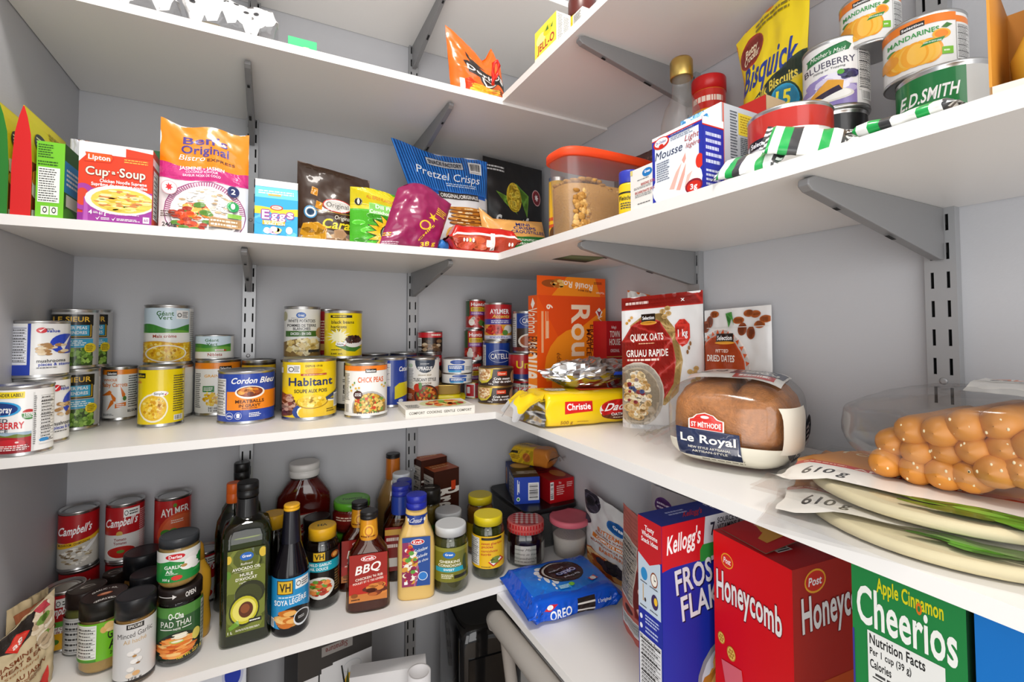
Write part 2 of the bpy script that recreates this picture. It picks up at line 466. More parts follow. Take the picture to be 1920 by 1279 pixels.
# ------------------------------------------------------------------ round and rounded-square bottles and jars
def prof_R(pr):
    def f(z):
        for (a, ra), (b, rb) in zip(pr, pr[1:]):
            if a <= z <= b: return ra+(rb-ra)*(z-a)/max(1e-6, b-a)
        return pr[-1][1]
    return f
def vessel(name, label, cat, X, Y, z, rot, parts, group=None):
    """parts: (name, material, rings, colour or list, [label])"""
    root = thing(name, label, cat, (X, Y, z), rot, group); out = {}
    for p in parts:
        m = M(); cols = p[3] if isinstance(p[3], list) else None
        m.loft(p[2], 44, (1, 1, 1) if cols else p[3], cols=cols)
        o = m.build(p[0], p[1], root); out[p[0]] = o
        if len(p) > 4: o['label'] = p[4]
    return root, out
def rings(pr, k=1., p=2, ky=1.): return [(z, r*k, r*k*ky, p) for z, r in pr]
def wrap_label(root, ink, R, z0, z1, base, name='label', ang=(-80, 80), full=False, mt='film_print', off=.0005, n=40):
    q = M(); RR = R if callable(R) else (lambda z: R)
    a0, a1 = (math.radians(ang[0]), math.radians(ang[1])) if not full else (-PI, PI)
    def fn(s, t):
        f = a0+(a1-a0)*s; zz = z0+(z1-z0)*t; r = RR(zz)+off; return (r*math.sin(f), -r*math.cos(f), zz)
    if callable(base): q.grid(fn, 54, 24, colfn=base)
    else: q.grid(fn, 54, 10, base)
    ink.put(q, cyl_S(lambda zz: RR(zz)+off+.0001, z0, z1-z0), CYCUT, [i/10 for i in range(1, 10)] if callable(R) else (), rect=(0, 0, 1, 1))
    return q.build(name, mt, root)

# ------------------------------------------------------------------ cartons
def carton(name, label, cat, p0, p1, z, h, depth, cols, front=None, left=None, right=None, top=None, group=None, mt='print', parent=None, tilt=0, make_root=False, edge=.0006):
    """p0, p1: the front bottom corners (left, right); the box goes back from there"""
    p0, p1 = Vector(p0[:2]), Vector(p1[:2]); w = (p1-p0).length; a = math.atan2(p1.y-p0.y, p1.x-p0.x); mid = (p0+p1)/2
    m = M(); cc = {k: hx(c) for k, c in cols.items()} if isinstance(cols, dict) else None
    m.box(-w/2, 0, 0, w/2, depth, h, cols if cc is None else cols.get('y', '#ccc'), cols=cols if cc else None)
    if front: front.put(m, flat_S((-w/2, 0, 0), (w, 0, 0), (0, 0, h)), rect=(0, 0, 1, 1))
    if left: left.put(m, flat_S((-w/2, depth, 0), (0, -depth, 0), (0, 0, h)), rect=(0, 0, 1, 1))
    if right: right.put(m, flat_S((w/2, 0, 0), (0, depth, 0), (0, 0, h)), rect=(0, 0, 1, 1))
    if top: top.put(m, flat_S((-w/2, 0, h), (w, 0, 0), (0, depth, 0)), rect=(0, 0, 1, 1))
    if make_root:
        root = thing(name, label, cat, (mid.x, mid.y, z), a, group); m.build('carton', mt, root)
    else:
        root = m.build(name, mt, None, (mid.x, mid.y, z), a); tag(root, label, cat, group)
    return dict(o=root, w=w, h=h, d=depth, top=z+h, a=a, mid=mid)

# ------------------------------------------------------------------ pouches and pillow bags that stand
def pouch_S(w, h, d, top=None, kind='stand', wr=.004, seed=0, lean=0., pinch=.0, f=5., side=None):
    tl = math.tan(lean)
    def S(s, t, sd, hh=0.):
        e = max(0., 4*s*(1-s))**.5
        if kind == 'stand': g = min(1., max(0., (1-t)/.6))**.75*(.72+.28*min(1, t/.25))
        else: g = max(0., 4*t*(1-t))**.55
        tt = h+(top(s) if top else 0.)
        x = (s-.5)*w*(1-pinch*(1-abs(2*t-1))**1)
        if side: x += side(s, t)
        zz = t*tt
        n = noise.noise(Vector((s*f+seed, t*f*1.3+seed*.7, sd*3.1)))+.5*noise.noise(Vector((s*f*2.3+seed, t*f*2.6, sd*1.7+5)))
        yy = sd*(d/2*e*g+hh)+n*wr*(.3+.7*e)
        return (x, yy+zz*tl, zz)
    return S
NU, NV = 28, 34
PU = [i/NU for i in range(1, NU)]; PV = [i/NV for i in range(1, NV)]
def pouch(name, label, cat, p0, p1, z, h, d, base, ink=None, top=None, kind='stand', wr=.004, seed=0, lean=0., pinch=0., group=None, mt='film_print', back=None, f=5., side=None, root=False, body='pouch', roll=0.):
    p0, p1 = Vector(p0[:2]), Vector(p1[:2]); w = (p1-p0).length; a = math.atan2(p1.y-p0.y, p1.x-p0.x); mid = (p0+p1)/2
    S = pouch_S(w, h, d, top, kind, wr, seed, lean, pinch, f, side); m = M()
    cf = base if callable(base) else None; c0 = '#fff' if cf else base
    m.grid(lambda s, t: S(s, t, -1), NU, NV, c0, colfn=cf, tri=True)
    m.grid(lambda s, t: S(1-s, t, 1), 18, 22, back or (c0 if not cf else base(.02, .1)))
    m.grid(lambda s, t: tuple(Vector(S(s, 0, 1))*(1-t)+Vector(S(s, 0, -1))*t), 18, 1, back or (c0 if not cf else base(.02, .1)))
    if ink: ink.put(m, plin(lambda u, v, hh: S(u, v, -1, hh*1.4), NU, NV), PU, PV, h0=.0003, dh=.00002, rect=(0, 0, 1, 1), diag=(NU, NV, range(1, NU+NV)))
    if root:
        rt = thing(name, label, cat, (mid.x, mid.y, z), a, group); rt.rotation_euler[1] = roll
        o = m.build(body, mt, rt); return dict(o=rt, body=o, S=S, w=w)
    o = m.build(name, mt, None, (mid.x, mid.y, z), a); tag(o, label, cat, group); o.rotation_euler[1] = roll
    return dict(o=o, S=S, w=w)
def bandcol(stops):
    """colour by height: [(t_top, colour), ...]"""
    def f(s, t):
        for a, c in stops:
            if t <= a: return c
        return stops[-1][1]
    return f

def flow_ink(m, ink, S, NS, NQ, q0, q1, s0=0., s1=1.):
    """print on part of a flow pack that was built with grid(S, NS, NQ, tri=True)"""
    qs = sorted((q0, q1)); us = [(i/NS-s0)/(s1-s0) for i in range(NS+1)]; vs_ = [(j/NQ-q0)/(q1-q0) for j in range(NQ+1)]
    off = NS*s0+NQ*q0; A, B = NS*(s1-s0), NQ*(q1-q0)
    ink.put(m, plin(lambda u, v, hh: S(u, v, hh*1.3), NS, NQ, s0, s1, q0, q1), [u for u in us if 0 < u < 1], [v for v in vs_ if 0 < v < 1], h0=.0003, rect=(0, 0, 1, 1), diag=(A, B, [k-off for k in range(1, NS+NQ)]))
# ------------------------------------------------------------------ flow packs that lie flat (loop around a long axis)
def flow_S(L, wd, ht, fin=.06, p=3.2, wr=.003, seed=0, flare=1.08, endh=.12):
    N = 720; tb = []; acc = [0.]
    for i in range(N+1):
        t = PI/2+2*PI*i/N-PI; c, d = math.cos(t), math.sin(t); tb.append((math.copysign(abs(c)**(2/p), c), math.copysign(abs(d)**(2/p), d)))
        if i: acc.append(acc[-1]+math.hypot((tb[i][0]-tb[i-1][0])*wd, (tb[i][1]-tb[i-1][1])*ht))
    P = acc[-1]
    def sec(q):
        a = (q % 1.0 if q != 1 else 1.)*P; lo, hi = 0, N
        while hi-lo > 1:
            m_ = (lo+hi)//2
            if acc[m_] <= a: lo = m_
            else: hi = m_
        f = (a-acc[lo])/max(1e-9, acc[hi]-acc[lo]); return tb[lo][0]*(1-f)+tb[hi][0]*f, tb[lo][1]*(1-f)+tb[hi][1]*f
    def S(s, q, hh=0.):
        """s along the pack, q around it by arc length: bottom, far side, top at .5, near side"""
        k = min(s, 1-s)
        if k < fin: a = k/fin; b = endh*(.25+.75*a) if a < .5 else endh+(1-endh)*((a-.5)/.5)**1.3; fl = flare
        else:
            a = min(1, (k-fin)/.1); b = 1-.06*(1-a)**2; fl = 1+(flare-1)*max(0, 1-(k-fin)/.05)
        c, d = sec(q)
        Y = c*wd/2*fl; Z = d*ht/2*b
        n = noise.noise(Vector((s*7+seed, q*9, seed*1.3)))*wr
        nn = Vector((0, Y/(wd/2)**2, Z/(ht/2)**2 if b > .3 else math.copysign(1e3, Z)))
        if nn.length: nn.normalize()
        v = Vector(((s-.5)*L, Y, Z+ht/2*(b if False else 1)))+nn*(n+hh)
        v.z = max(v.z, .0004)
        return v
    S.top = (1-(wd/2+ht*.96)/(2*(wd+ht))-.02, (wd/2+ht*.96)/(2*(wd+ht))+.02)  # near to far
    S.near = (1-(wd*.48)/(2*(wd+ht)), 1-(wd*.5+ht*.92)/(2*(wd+ht)))      # bottom to top
    return S
# ------------------------------------------------------------------ the room
YB = -2.4
def slab(name, x0, y0, z0, x1, y1, z1, mt, bevel=0):
    m = M(); m.box(x0, y0, z0, x1, y1, z1); o = m.build(name, mt, bevel=bevel); structure(o); return o
slab('wall_back', -.1, 0, FLOOR, W+.1, .1, CEIL, 'wall_paint')
slab('wall_left', -.1, -.95, FLOOR, 0, 0, CEIL, 'wall_paint')
slab('wall_right', W, YB, FLOOR, W+.1, 0, CEIL, 'wall_paint')
slab('floor', -.1, YB, FLOOR-.08, W+.1, .1, FLOOR, 'floor_wood')
slab('ceiling', -.1, YB, CEIL, W+.1, .1, CEIL+.08, 'ceiling_paint')
slab('baseboard_back', 0, -.012, FLOOR, W, 0, FLOOR+.09, 'white_melamine', .003)
slab('baseboard_left', 0, -.95, FLOOR, .012, -.012, FLOOR+.09, 'white_melamine', .003)
slab('baseboard_right', W-.012, YB, FLOOR, W, -.012, FLOOR+.09, 'white_melamine', .003)

def shelf(name, label, x0, y0, x1, y1, z):
    m = M(); m.box(x0, y0, z-T, x1, y1, z); o = m.build(name, 'white_melamine', bevel=.0007); tag(o, label, 'shelf'); return o
g = .0015
shelf('wall_shelf', 'highest white shelf on the back wall, only its grey underside seen', g, -.33, W-g, -g, .77+T)
shelf('wall_shelf', 'white back wall shelf carrying the orange chip bag and ghost treat bags', g, -D1, W-g, -g, Z1)
shelf('wall_shelf', 'white back wall shelf carrying the soup box, rice pouch and snack bags', g, -D2, W-g, -g, Z2)
shelf('wall_shelf', 'white back wall shelf crowded with vegetable and soup cans', g, -D3, W-g, -g, Z3)
shelf('wall_shelf', 'white back wall shelf carrying oil bottles, sauces and garlic jars', g, -D4, W-g, -g, Z4)
YE = -1.75
shelf('wall_shelf', 'white right wall shelf carrying the yellow gelatin box at the top', W-R1, YE, W-g, -D1-.001, Z1R)
TUBSHELF = shelf('wall_shelf', 'white right wall shelf carrying the orange lidded tub and mandarin cans', W-R2, YE, W-g, -D2-.001, Z2)
shelf('wall_shelf', 'white right wall shelf carrying the bread, oats and tortillas', W-R3, YE, W-g, -D3-.001, Z3)
shelf('wall_shelf', 'white right wall shelf carrying the cereal boxes', W-R4, YE, W-g, -D4-.001, Z4R)

# slotted uprights and their brackets
PITCH = .0342
def upright(label, loc, rz, w=.026):
    root = thing('slotted_upright', label, 'shelf upright', loc, rz)
    m = M(); zt, zb = CEIL-.06, FLOOR+.14; d = .013; h = w/2; e = .0015
    sx = .0075; sw = .0032; zs = []
    z = zb+.02
    while z < zt-.03: zs.append(z); z += PITCH
    # side flanges, front strips, bridges between slots: real openings
    m.box(-h, -d, zb, -h+e, -.0005, zt); m.box(h-e, -d, zb, h, -.0005, zt)
    m.box(-h+e, -d, zb, -sx-sw/2, -d+e, zt); m.box(sx+sw/2, -d, zb, h-e, -d+e, zt); m.box(-sx+sw/2, -d, zb, sx-sw/2, -d+e, zt)
    prev = zb
    for z in zs+[None]:
        nz = zt if z is None else z
        for c in (-sx, sx): m.box(c-sw/2, -d, prev, c+sw/2, -d+e, nz)
        if z is not None: prev = z+.0195
    m.build('channel', 'rail_steel', root)
    b = M(); b.box(-h+e, -.0012, zb, h-e, -.0006, zt); b.build('slot_shade_sheet', 'slot_shade', root)  # dark sheet painting the shade seen through the openings
    for k in range(6, len(zs), 9):
        s = M(); zz = zs[k]-.0075
        s.loft([(0, .0042, .0042, 2), (.0007, .0036, .0036, 2), (.0009, .0018, .0018, 2)], 16)
        o = s.build('screw', 'rail_steel', root, (0, -d, zz)); o.rotation_euler = (PI/2, 0, 0)
    return root
RX1, RX2, RY1, RY2 = .2918+.013, .6669+.013, -.6135+.013, -.9805+.016
upright('grey slotted upright on the back wall behind the rice pouch and blue gum carton', (RX1, 0, 0), 0)
upright('grey slotted upright on the back wall behind the blue pretzel bag', (RX2, 0, 0), 0)
upright('grey slotted upright on the right wall behind the red and white oats bag', (W, RY1, 0), -PI/2)
upright('grey slotted upright on the right wall beside the mandarin cans', (W, RY2, 0), -PI/2, .03)
def bracket(label, x, y, rz, ztop, L, hh=.062, w=.0105):
    root = thing('shelf_bracket', label, 'shelf bracket', (x, y, ztop), rz)
    m = M(); y0 = -.0135
    pr = [(y0, 0), (y0-L+.01, 0), (y0-L, -.004), (y0-L-.001, -.010), (y0-L+.006, -.0145), (y0-.012, -hh), (y0, -hh)]
    n = len(pr)
    vs = [(-w/2, a, b) for a, b in pr]+[(w/2, a, b) for a, b in pr]
    fs = [tuple(range(n)), tuple(reversed(range(n, 2*n)))]+[(i, i+n, (i+1) % n+n, (i+1) % n) for i in range(n)]
    m.add(vs, fs); m.build('arm', 'bracket_steel', root, bevel=.0012)
    for f in (.42, .8):
        s = M()
        yy = y0-L*f; zz = -.0145+(-hh+.0145)*(1-f)*(L)/(L-.018)-.0006; k = .008 if f < .5 else .004
        dz = (hh-.0145)/(L-.018)*k
        s.add([(-.0022, yy-k, zz+dz-.0003), (.0022, yy-k, zz+dz-.0003), (.0022, yy+k, zz-dz-.0003), (-.0022, yy+k, zz-dz-.0003)], [(0, 1, 2, 3)])
        s.build('slot_shade_patch', 'slot_shade', root)  # flat dark patch, the shade of an opening put into the colour
    for zz in (-.012, -.046):
        h = M(); h.box(-w/2+.001, y0-.001, zz-.007, w/2-.001, -.004, zz+.007)
        h.build('hook', 'bracket_steel', root)
BR = [('grey bracket under the top back wall shelf, left of the orange chip bag', RX2, 0, 0, .77, .29), ('grey bracket under the highest back shelf at the upright above the rice pouch', RX1, 0, 0, .77, .29),
      ('grey bracket above the rice pouch under the ghost treat shelf', RX1, 0, 0, Z1-T, .27), ('grey bracket above the blue pretzel bag under the orange chip bag shelf', RX2, 0, 0, Z1-T, .29),
      ('short grey bracket under the snack shelf above the corn cans', RX1, 0, 0, Z2-T, .27), ('grey bracket under the snack shelf above the mushroom cans', RX2, 0, 0, Z2-T, .29),
      ('grey bracket beneath the gelatin box shelf left of the gold capped bottle', W, RY1, -PI/2, Z1R-T, .262), ('grey bracket under the tub shelf above the oats bag', W, RY1, -PI/2, Z2-T, .262),
      ('long grey bracket under the mandarin can shelf at the upright nearest the camera', W, RY2, -PI/2, Z2-T, .27)]
for a in BR: bracket(*a)
for (x, y, rz, n) in ((RX1, 0, 0, 'back wall upright behind the oil bottles'), (RX2, 0, 0, 'back wall upright beside the brown cracker boxes'), (W, RY1, -PI/2, 'right wall upright nearest the corner'), (W, RY2, -PI/2, 'right wall upright by the breadsticks')):
    bracket('grey bracket under the can and bread shelf, '+n, x, y, rz, Z3-T, .24)
    bracket('grey bracket under the lowest shelf, '+n, x, y, rz, (Z4 if rz == 0 else Z4R)-T, .22)
# product sticker left on the underside of the middle shelf
a_, b_, c_, d_ = [onz(u, v, Z2-T-.0003) for u, v in ((1034, 486.5), (1097, 492.5), (1140, 482.5), (1072, 478.5))]
m = M(); m.add([a_, b_, c_, d_], [(0, 1, 2, 3)], '#3c6b4a')
for f, g2, c in ((.02, .3, '#1d2a24'), (.55, .95, '#5d8a6a')):
    q = [a_+(d_-a_)*f, b_+(c_-b_)*f, b_+(c_-b_)*g2, a_+(d_-a_)*g2]; m.add([p-Vector((0, 0, .0002)) for p in q], [(0, 1, 2, 3)], c)
m.build('sticker', 'print', TUBSHELF)

# ------------------------------------------------------------------ light: a ceiling lamp in the pantry and added fill lights from the unseen open side behind the camera
lamp = thing('ceiling_light', 'round flush white ceiling lamp above the pantry', 'lamp', (.36, -.98, CEIL))
m = M(); m.loft([(-.012, .17, .17, 2), (0, .17, .17, 2)], 40, '#ddd'); m.build('lamp_base', 'plastic', lamp)
em = bpy.data.materials.new('lamp_glow'); em.use_nodes = True; nt = em.node_tree; nt.nodes.clear()
eo = nt.nodes.new('ShaderNodeOutputMaterial'); ee = nt.nodes.new('ShaderNodeEmission'); ee.inputs[0].default_value = (1, .94, .86, 1); ee.inputs[1].default_value = LAMP_E if 'LAMP_E' in globals() else 6.
nt.links.new(ee.outputs[0], eo.inputs[0]); MAT['lamp_glow'] = em
m = M(); m.loft([(-.03, .1, .1, 2), (-.028, .13, .13, 2), (-.022, .15, .15, 2), (-.0125, .158, .158, 2)], 40); m.build('diffuser', 'lamp_glow', lamp)
def area(name, loc, target, size, power, col, sy=None):
    l = bpy.data.lights.new(name, 'AREA'); l.energy = power; l.color = col; l.shape = 'RECTANGLE'; l.size = size; l.size_y = sy or size
    o = bpy.data.objects.new(name, l); COL.objects.link(o); o.location = loc
    o.rotation_euler = (Vector(target)-Vector(loc)).to_track_quat('-Z', 'Y').to_euler(); return o
area('ceiling_lamp_light', (.36, -.98, CEIL-.05), (.40, -.9, 0), .32, 14, (1, .95, .89))
area('left_fill_light', (-.75, -1.95, -.15), (.95, -.35, -.1), 1.3, 20, (1, .985, .965), 1.7)  # added fill for right wall and undersides; left wall shortened to admit it
area('front_fill_light', (.35, -2.3, .1), (.4, 0, 0), 1.0, 17, (1, .985, .965), 1.7)  # added frontal fill, lifts the dark back left
w = bpy.data.worlds.new('world'); SC.world = w; w.use_nodes = True
w.node_tree.nodes['Background'].inputs[0].default_value = (.93, .96, 1, 1); w.node_tree.nodes['Background'].inputs[1].default_value = .55

cam = bpy.data.cameras.new('camera'); co = bpy.data.objects.new('camera', cam); COL.objects.link(co)
cam.sensor_fit = 'HORIZONTAL'; cam.sensor_width = 36; cam.lens = CAM['f']*36/1920; cam.shift_y = CAM['sy']/1920; cam.clip_start = .01
R = Matrix((RT, UP, -FW)).transposed().to_4x4(); R.translation = CO; co.matrix_world = R
SC.camera = co
vs = SC.view_settings; SC.display_settings.display_device = 'sRGB'
vs.view_transform = 'Standard'; vs.look = 'None'; vs.gamma = 1; vs.exposure = 0.; vs.use_curve_mapping = False
SC.cycles.use_denoising = True; SC.cycles.max_bounces = 10; SC.cycles.transparent_max_bounces = 16; SC.cycles.caustics_reflective = False; SC.cycles.caustics_refractive = False
SC.cycles.sample_clamp_indirect = 6
# ------------------------------------------------------------------ cans on the middle back shelf
GC = 'cans on the crowded back shelf'
YEL, ORG = '#f4d800', '#f08a1d'
def corn(i, x0, y0, x1, y1, n=150, s=1, ell=True, r=.03): return i.S(s, n, x0, y0, x1, y1, r, r*.8, ['#f6d23c', '#e9b81c', '#fbe27a', '#d99c12', '#f3c52c'], ell)
def peas(i, x0, y0, x1, y1, n=70, s=1): return i.R(x0, y0, x1, y1, '#2f4a18').S(s, n, x0, y0, x1, y1, .045, .035, ['#6f9a35', '#88b34a', '#527c22', '#9cc35c'], False)
def ing(i, x0, y0, x1, y1, n=9, s=4): return i.L(x0, y0, x1, y1, n, '#3a3a3a', s, .42)

k = I().R(0, .87, .5, .97, '#f3d81c').T('RECIPE UNDER LABEL!', .16, .92, .62, .05, '#2c2a18')
k.E(.12, .7, .33, .12, '#2aa0dc').E(.1, .7, .3, .1, '#16387e').T('Ocean', -.04, .7, .2, .1, '#fff').T('Spray', .19, .695, .24, .1, '#fff')
k.E(.57, .6, .11, .08, '#3f8a3c').R(.46, .62, .68, .69, '#f3f3f0').E(.57, .635, .1, .05, '#c0322c', a0=0, a1=PI).T('100%', .57, .6, .14, .035, '#fff').L(.49, .545, .65, .58, 2, '#fff', 2)
k.T('JELLIED', .05, .52, .4, .06, '#3b4654').T('CRANBERRY', .13, .44, .75, .1, '#d3202c').T('SAUCE', .08, .355, .36, .055, '#3b4654')
k.R(0, .25, .62, .33, '#9fb7c8').W(0, .24, .62, .29, '#6e7d2e', .012, per=2).W(0, .0, .62, .25, '#a8141f', .01).E(.3, .1, .28, .12, '#8c0f1b').E(.3, .15, .24, .07, '#c8202c').E(.4, .17, .03, .015, '#f4dcd8')
k.L(.1, .04, .6, .13, 3, '#f4e6e2', 7, .5).R(.63, 0, .66, .95, '#dcdcda').N(.74, .1, .98, .93, 14).E(.82, .16, .08, .03, '#2a8ed0').L(.645, .1, .69, .9, 24, '#777', 5)
cran = can('cranberry_can', 'white and red cranberry sauce can at the left frame edge', -19, 105, 715, Z3, k, '#f3f3f1', y=-.281, group=GC)

def mush(seed):
    return I().N(.03, .22, .3, .95, 12, '#e9ebf2', seed).R(.3, 0, .35, 1, '#2540a8').R(.0, 0, .33, .2, '#2540a8').E(.52, .87, .09, .055, '#d6212c').P([(.46, .88), (.5, .84), (.58, .92), (.5, .87)], '#fff').T('giant', .64, .9, .12, .03, '#333').T('value', .7, .86, .22, .06, '#2540a8') \
        .E(.92, .6, .27, .2, '#2747c0').P([(.7, .56), (.8, .62), (.85, .55), (1, .8), (.88, .46), (.82, .56)], '#f4f4f2').S(seed, 22, .45, .38, .98, .62, .07, .03, ['#c9a67a', '#e6d2b0', '#a97e4c', '#dcc299'], False) \
        .T('mushrooms', .68, .27, .46, .06, '#333').T('pieces & stems', .74, .2, .52, .055, '#2540a8').L(.45, .12, .8, .15, 1, '#444', 3)
m1 = can('mushroom_can', 'blue and white mushroom can under another, mostly behind the cranberry can', 12, 134, None, Z3, mush(3), '#f1f1ef', y=-.212, h=.104, group=GC, turn=.5)
can('mushroom_can', 'blue and white mushroom can on top of its stack, behind the cranberry can', 12, 134, 601, 0, mush(4), '#f1f1ef', on=m1, group=GC)

def lesieur(s, off=0.):
    k = I().R(.0+off, .75, .86+off, .96, '#15120c').R(.02+off, .52, .84+off, .76, '#15120c').R(.04+off, .54, .82+off, .77, '#d4a92e').R(.06+off, .55, .8+off, .8, '#15120c')
    k.T('LE SIEUR', .42+off, .87, .74, .09, '#e4b63a').R(.08+off, .56, .78+off, .76, '#3aa3cc').T('TENDER PEAS', .42+off, .71, .62, .055, '#f2f5f6').T('POIS TENDRES', .42+off, .62, .62, .055, '#f2f5f6')
    k.R(0, .34, .86+off, .5, '#3aa3cc').L(.1, .37, .8, .48, 3, '#e8f4f8', s, .5); peas(k, 0, 0, .86+off, .33, 90, s)
    return k.E(.8+off*.5, .33, .12, .09, '#e8cf2a').L(.72+off*.5, .27, .88+off*.5, .39, 4, '#5a4d10', s)
p1 = can('pea_can', 'silver and black pea can under its twin, right of the mushroom cans', 93, 190, None, Z3, lesieur(5), '#b3b3b3', y=-.103, h=.108, group=GC)
can('pea_can', 'silver and black pea can on top, beside the mushroom can', 92, 188, 579, 0, lesieur(6), '#b3b3b3', on=p1, group=GC)

k = I().R(0, .9, 1, 1, ORG).R(.12, .88, .4, .97, '#2b2018').T('Selection', .26, .925, .24, .05, '#fff').T('WHOLE', .22, .79, .36, .05, '#d87a28').T('Baby Carrots', .34, .69, .7, .08, '#d87a28')
for x, y, a in ((.12, .5, .3), (.28, .46, -.9), (.55, .55, -1.1), (.22, .26, .9)):
    c, s = math.cos(a), math.sin(a); k.P([(x-.13*c, y-.13*s), (x+.1*c-.05*s, y+.1*s+.05*c), (x+.15*c, y+.15*s), (x+.1*c+.05*s, y+.1*s-.05*c)], '#e2761d')
k.E(.62, .4, .05, .05, '#4d7a38').P([(.36, .2), (.66, .24), (.66, .32), (.36, .29)], '#e2761d').L(.4, .22, .63, .29, 2, '#fff', 3).L(.05, .05, .35, .1, 2, '#777', 2); ing(k, .72, .2, .98, .88, 14); k.T('BELGIUM', .84, .13, .26, .05, '#333')
ca = can('carrot_can', 'white and orange baby carrot can between the pea and yellow creamed corn cans', 190, 260, 684, Z3, k, '#efefec', y=-.031, group=GC)
can('pea_can', 'silver and black pea can at the rear, only its right edge seen', 134, 213, 579, 0, lesieur(7), '#b3b3b3', on=ca, y=-.034, group=GC)

def geant(short, s):
    k = I().R(0, .42 if not short else .3, .9, 1, '#cfe3ee').W(0, .42 if not short else .3, .9, .66 if not short else .62, '#3f8a35', .05, ph=1).W(0, .42 if not short else .3, .9, .56 if not short else .5, '#6fae3e', .03, ph=3)
    k.T('Géant', .42, .9 if not short else .82, .34, .08 if not short else .12, '#2f6f35').T('Vert', .42, .82 if not short else .64, .28, .07 if not short else .12, '#2f6f35')
    k.E(.75, .46 if not short else .36, .04, .03, '#c8202c').R(.5, .44 if not short else .33, .72, .49 if not short else .41, '#f2f0ea').T('CANADA', .61, .465 if not short else .37, .19, .03 if not short else .05, '#b02028')
    return k
k = geant(False, 1).R(.64, .8, .88, .96, '#f3f3f1').E(.7, .87, .045, .04, '#222').E(.7, .87, .03, .025, '#f3f3f1').L(.76, .82, .87, .94, 4, '#333', 3).R(0, .4, .9, .54, '#f0efe9').T('Maïs crème', .42, .48, .46, .055, '#a8401f')
k.W(0, 0, .95, .37, '#d9a21b', .02); corn(k, 0, 0, .92, .36, 220, 4, False, .025); k.E(.45, .16, .4, .16, '#f6f1e4').E(.45, .16, .37, .14, '#e9bb2e'); corn(k, .1, .04, .82, .3, 120, 5); k.L(.91, .05, 1, .95, 24, '#8a8a88', 4)
c1 = can('corn_can', 'creamed corn can at the bottom of its stack, mostly behind the yellow can', 270, 364, None, Z3, geant(False, 2).R(0, 0, .95, .4, '#e9bb2e'), '#ecebe4', y=-.046, h=.106, group=GC, turn=-.6)
can('corn_can', 'tall green and white creamed corn can on top of the stack behind the yellow can', 267, 364, 571, 0, k, '#ecebe4', on=c1, group=GC)

k = I().R(-.1, .85, .16, .94, '#1d1a12').T('value', .06, .895, .16, .04, '#f4d800').T('maïs', .02, .78, .12, .05, '#e07a20').E(.34, .3, .3, .27, '#fbf6dc').E(.34, .3, .27, .235, '#eebf22')
corn(k, .1, .09, .6, .52, 160, 9); k.E(.47, .56, .17, .05, '#fff').T('Simple', .44, .56, .2, .045, '#333').P([(.55, .55), (.58, .52), (.63, .6), (.585, .55)], '#d6212c'); ing(k, .74, .2, .98, .9, 16); k.B(.76, .04, .94, .14)
can('corn_can', 'bright yellow creamed corn can with a bowl of corn on its label', 256, 348, 682, Z3, k, YEL, vb=803, group=GC)

k = I().R(0, .88, 1, 1, ORG).R(.52, .84, .78, .93, '#2b2018').T('Selection', .65, .885, .22, .05, '#fff').L(.03, .1, .14, .8, 18, '#555', 3).T('GRAIN', .36, .74, .3, .05, '#e6a82a').T('KERNEL', .7, .62, .4, .09, '#e07a20').R(.18, .42, .42, .54, '#2f8040').L(.2, .44, .4, .52, 3, '#fff', 4)
corn(k, .14, .14, .6, .45, 70, 11); k.T('341 mL', .4, .1, .2, .04, '#444').T('12 oz', .4, .05, .18, .035, '#444')
c2 = can('corn_can', 'white and orange kernel corn can under the short green corn tin', 363, 453, 670, Z3, k, '#efefec', y=-.046, group=GC)
k = geant(True, 2).R(0, 0, .93, .3, '#f0efe9').T('Niblets', .5, .17, .36, .13, '#a8401f')
can('corn_can', 'short green and white corn tin on top of the white and orange corn can', 365, 440, 627, 0, k, '#ecebe4', on=c2, group=GC)
k = I().R(0, .75, 1, .95, '#e5b81e').L(.1, .8, .9, .88, 1, '#2a2210', 3, .8).R(0, 0, 1, .75, '#2a2118')
can('bean_can', 'dark can with a yellow band, peeking up behind the blue meatball can', 451, 518, 663, Z3, k, '#2a2118', y=-.062, h=.112, group=GC)

k = I().R(-.05, .02, .17, .9, '#2747a8').N(.0, .12, .15, .9, 12, '#e9e9ea').T('Cordon Bleu', .6, .86, .72, .12, '#fff', sh=.25).R(.17, .24, 1, .63, ORG).E(.55, .61, .25, .14, '#f4efe6').E(.55, .62, .22, .11, '#8a3b16')
k.S(5, 34, .36, .53, .74, .71, .05, .04, ['#8a3b16', '#a64f1e', '#d9801f', '#6d2c10', '#e9a53a']).T('MEATBALLS', .55, .42, .48, .065, '#4a230f').T('IN GRAVY', .55, .33, .36, .06, '#4a230f').L(.42, .26, .7, .29, 1, '#7a3d10', 3)
k.E(.22, .12, .06, .075, '#c9d2ea').E(.22, .12, .052, .066, '#2747a8').T('680g', .22, .12, .08, .035, '#fff').E(.36, .12, .06, .075, '#c9d2ea').E(.36, .12, .052, .066, '#2747a8').E(.36, .14, .03, .03, '#fff').R(.335, .08, .385, .12, '#fff').L(.54, .08, .74, .18, 3, '#fff', 5)
can('meatball_can', 'blue and orange meatball can near the shelf front', 406, 517, 688, Z3, k, '#2747a8', vb=797, group=GC)

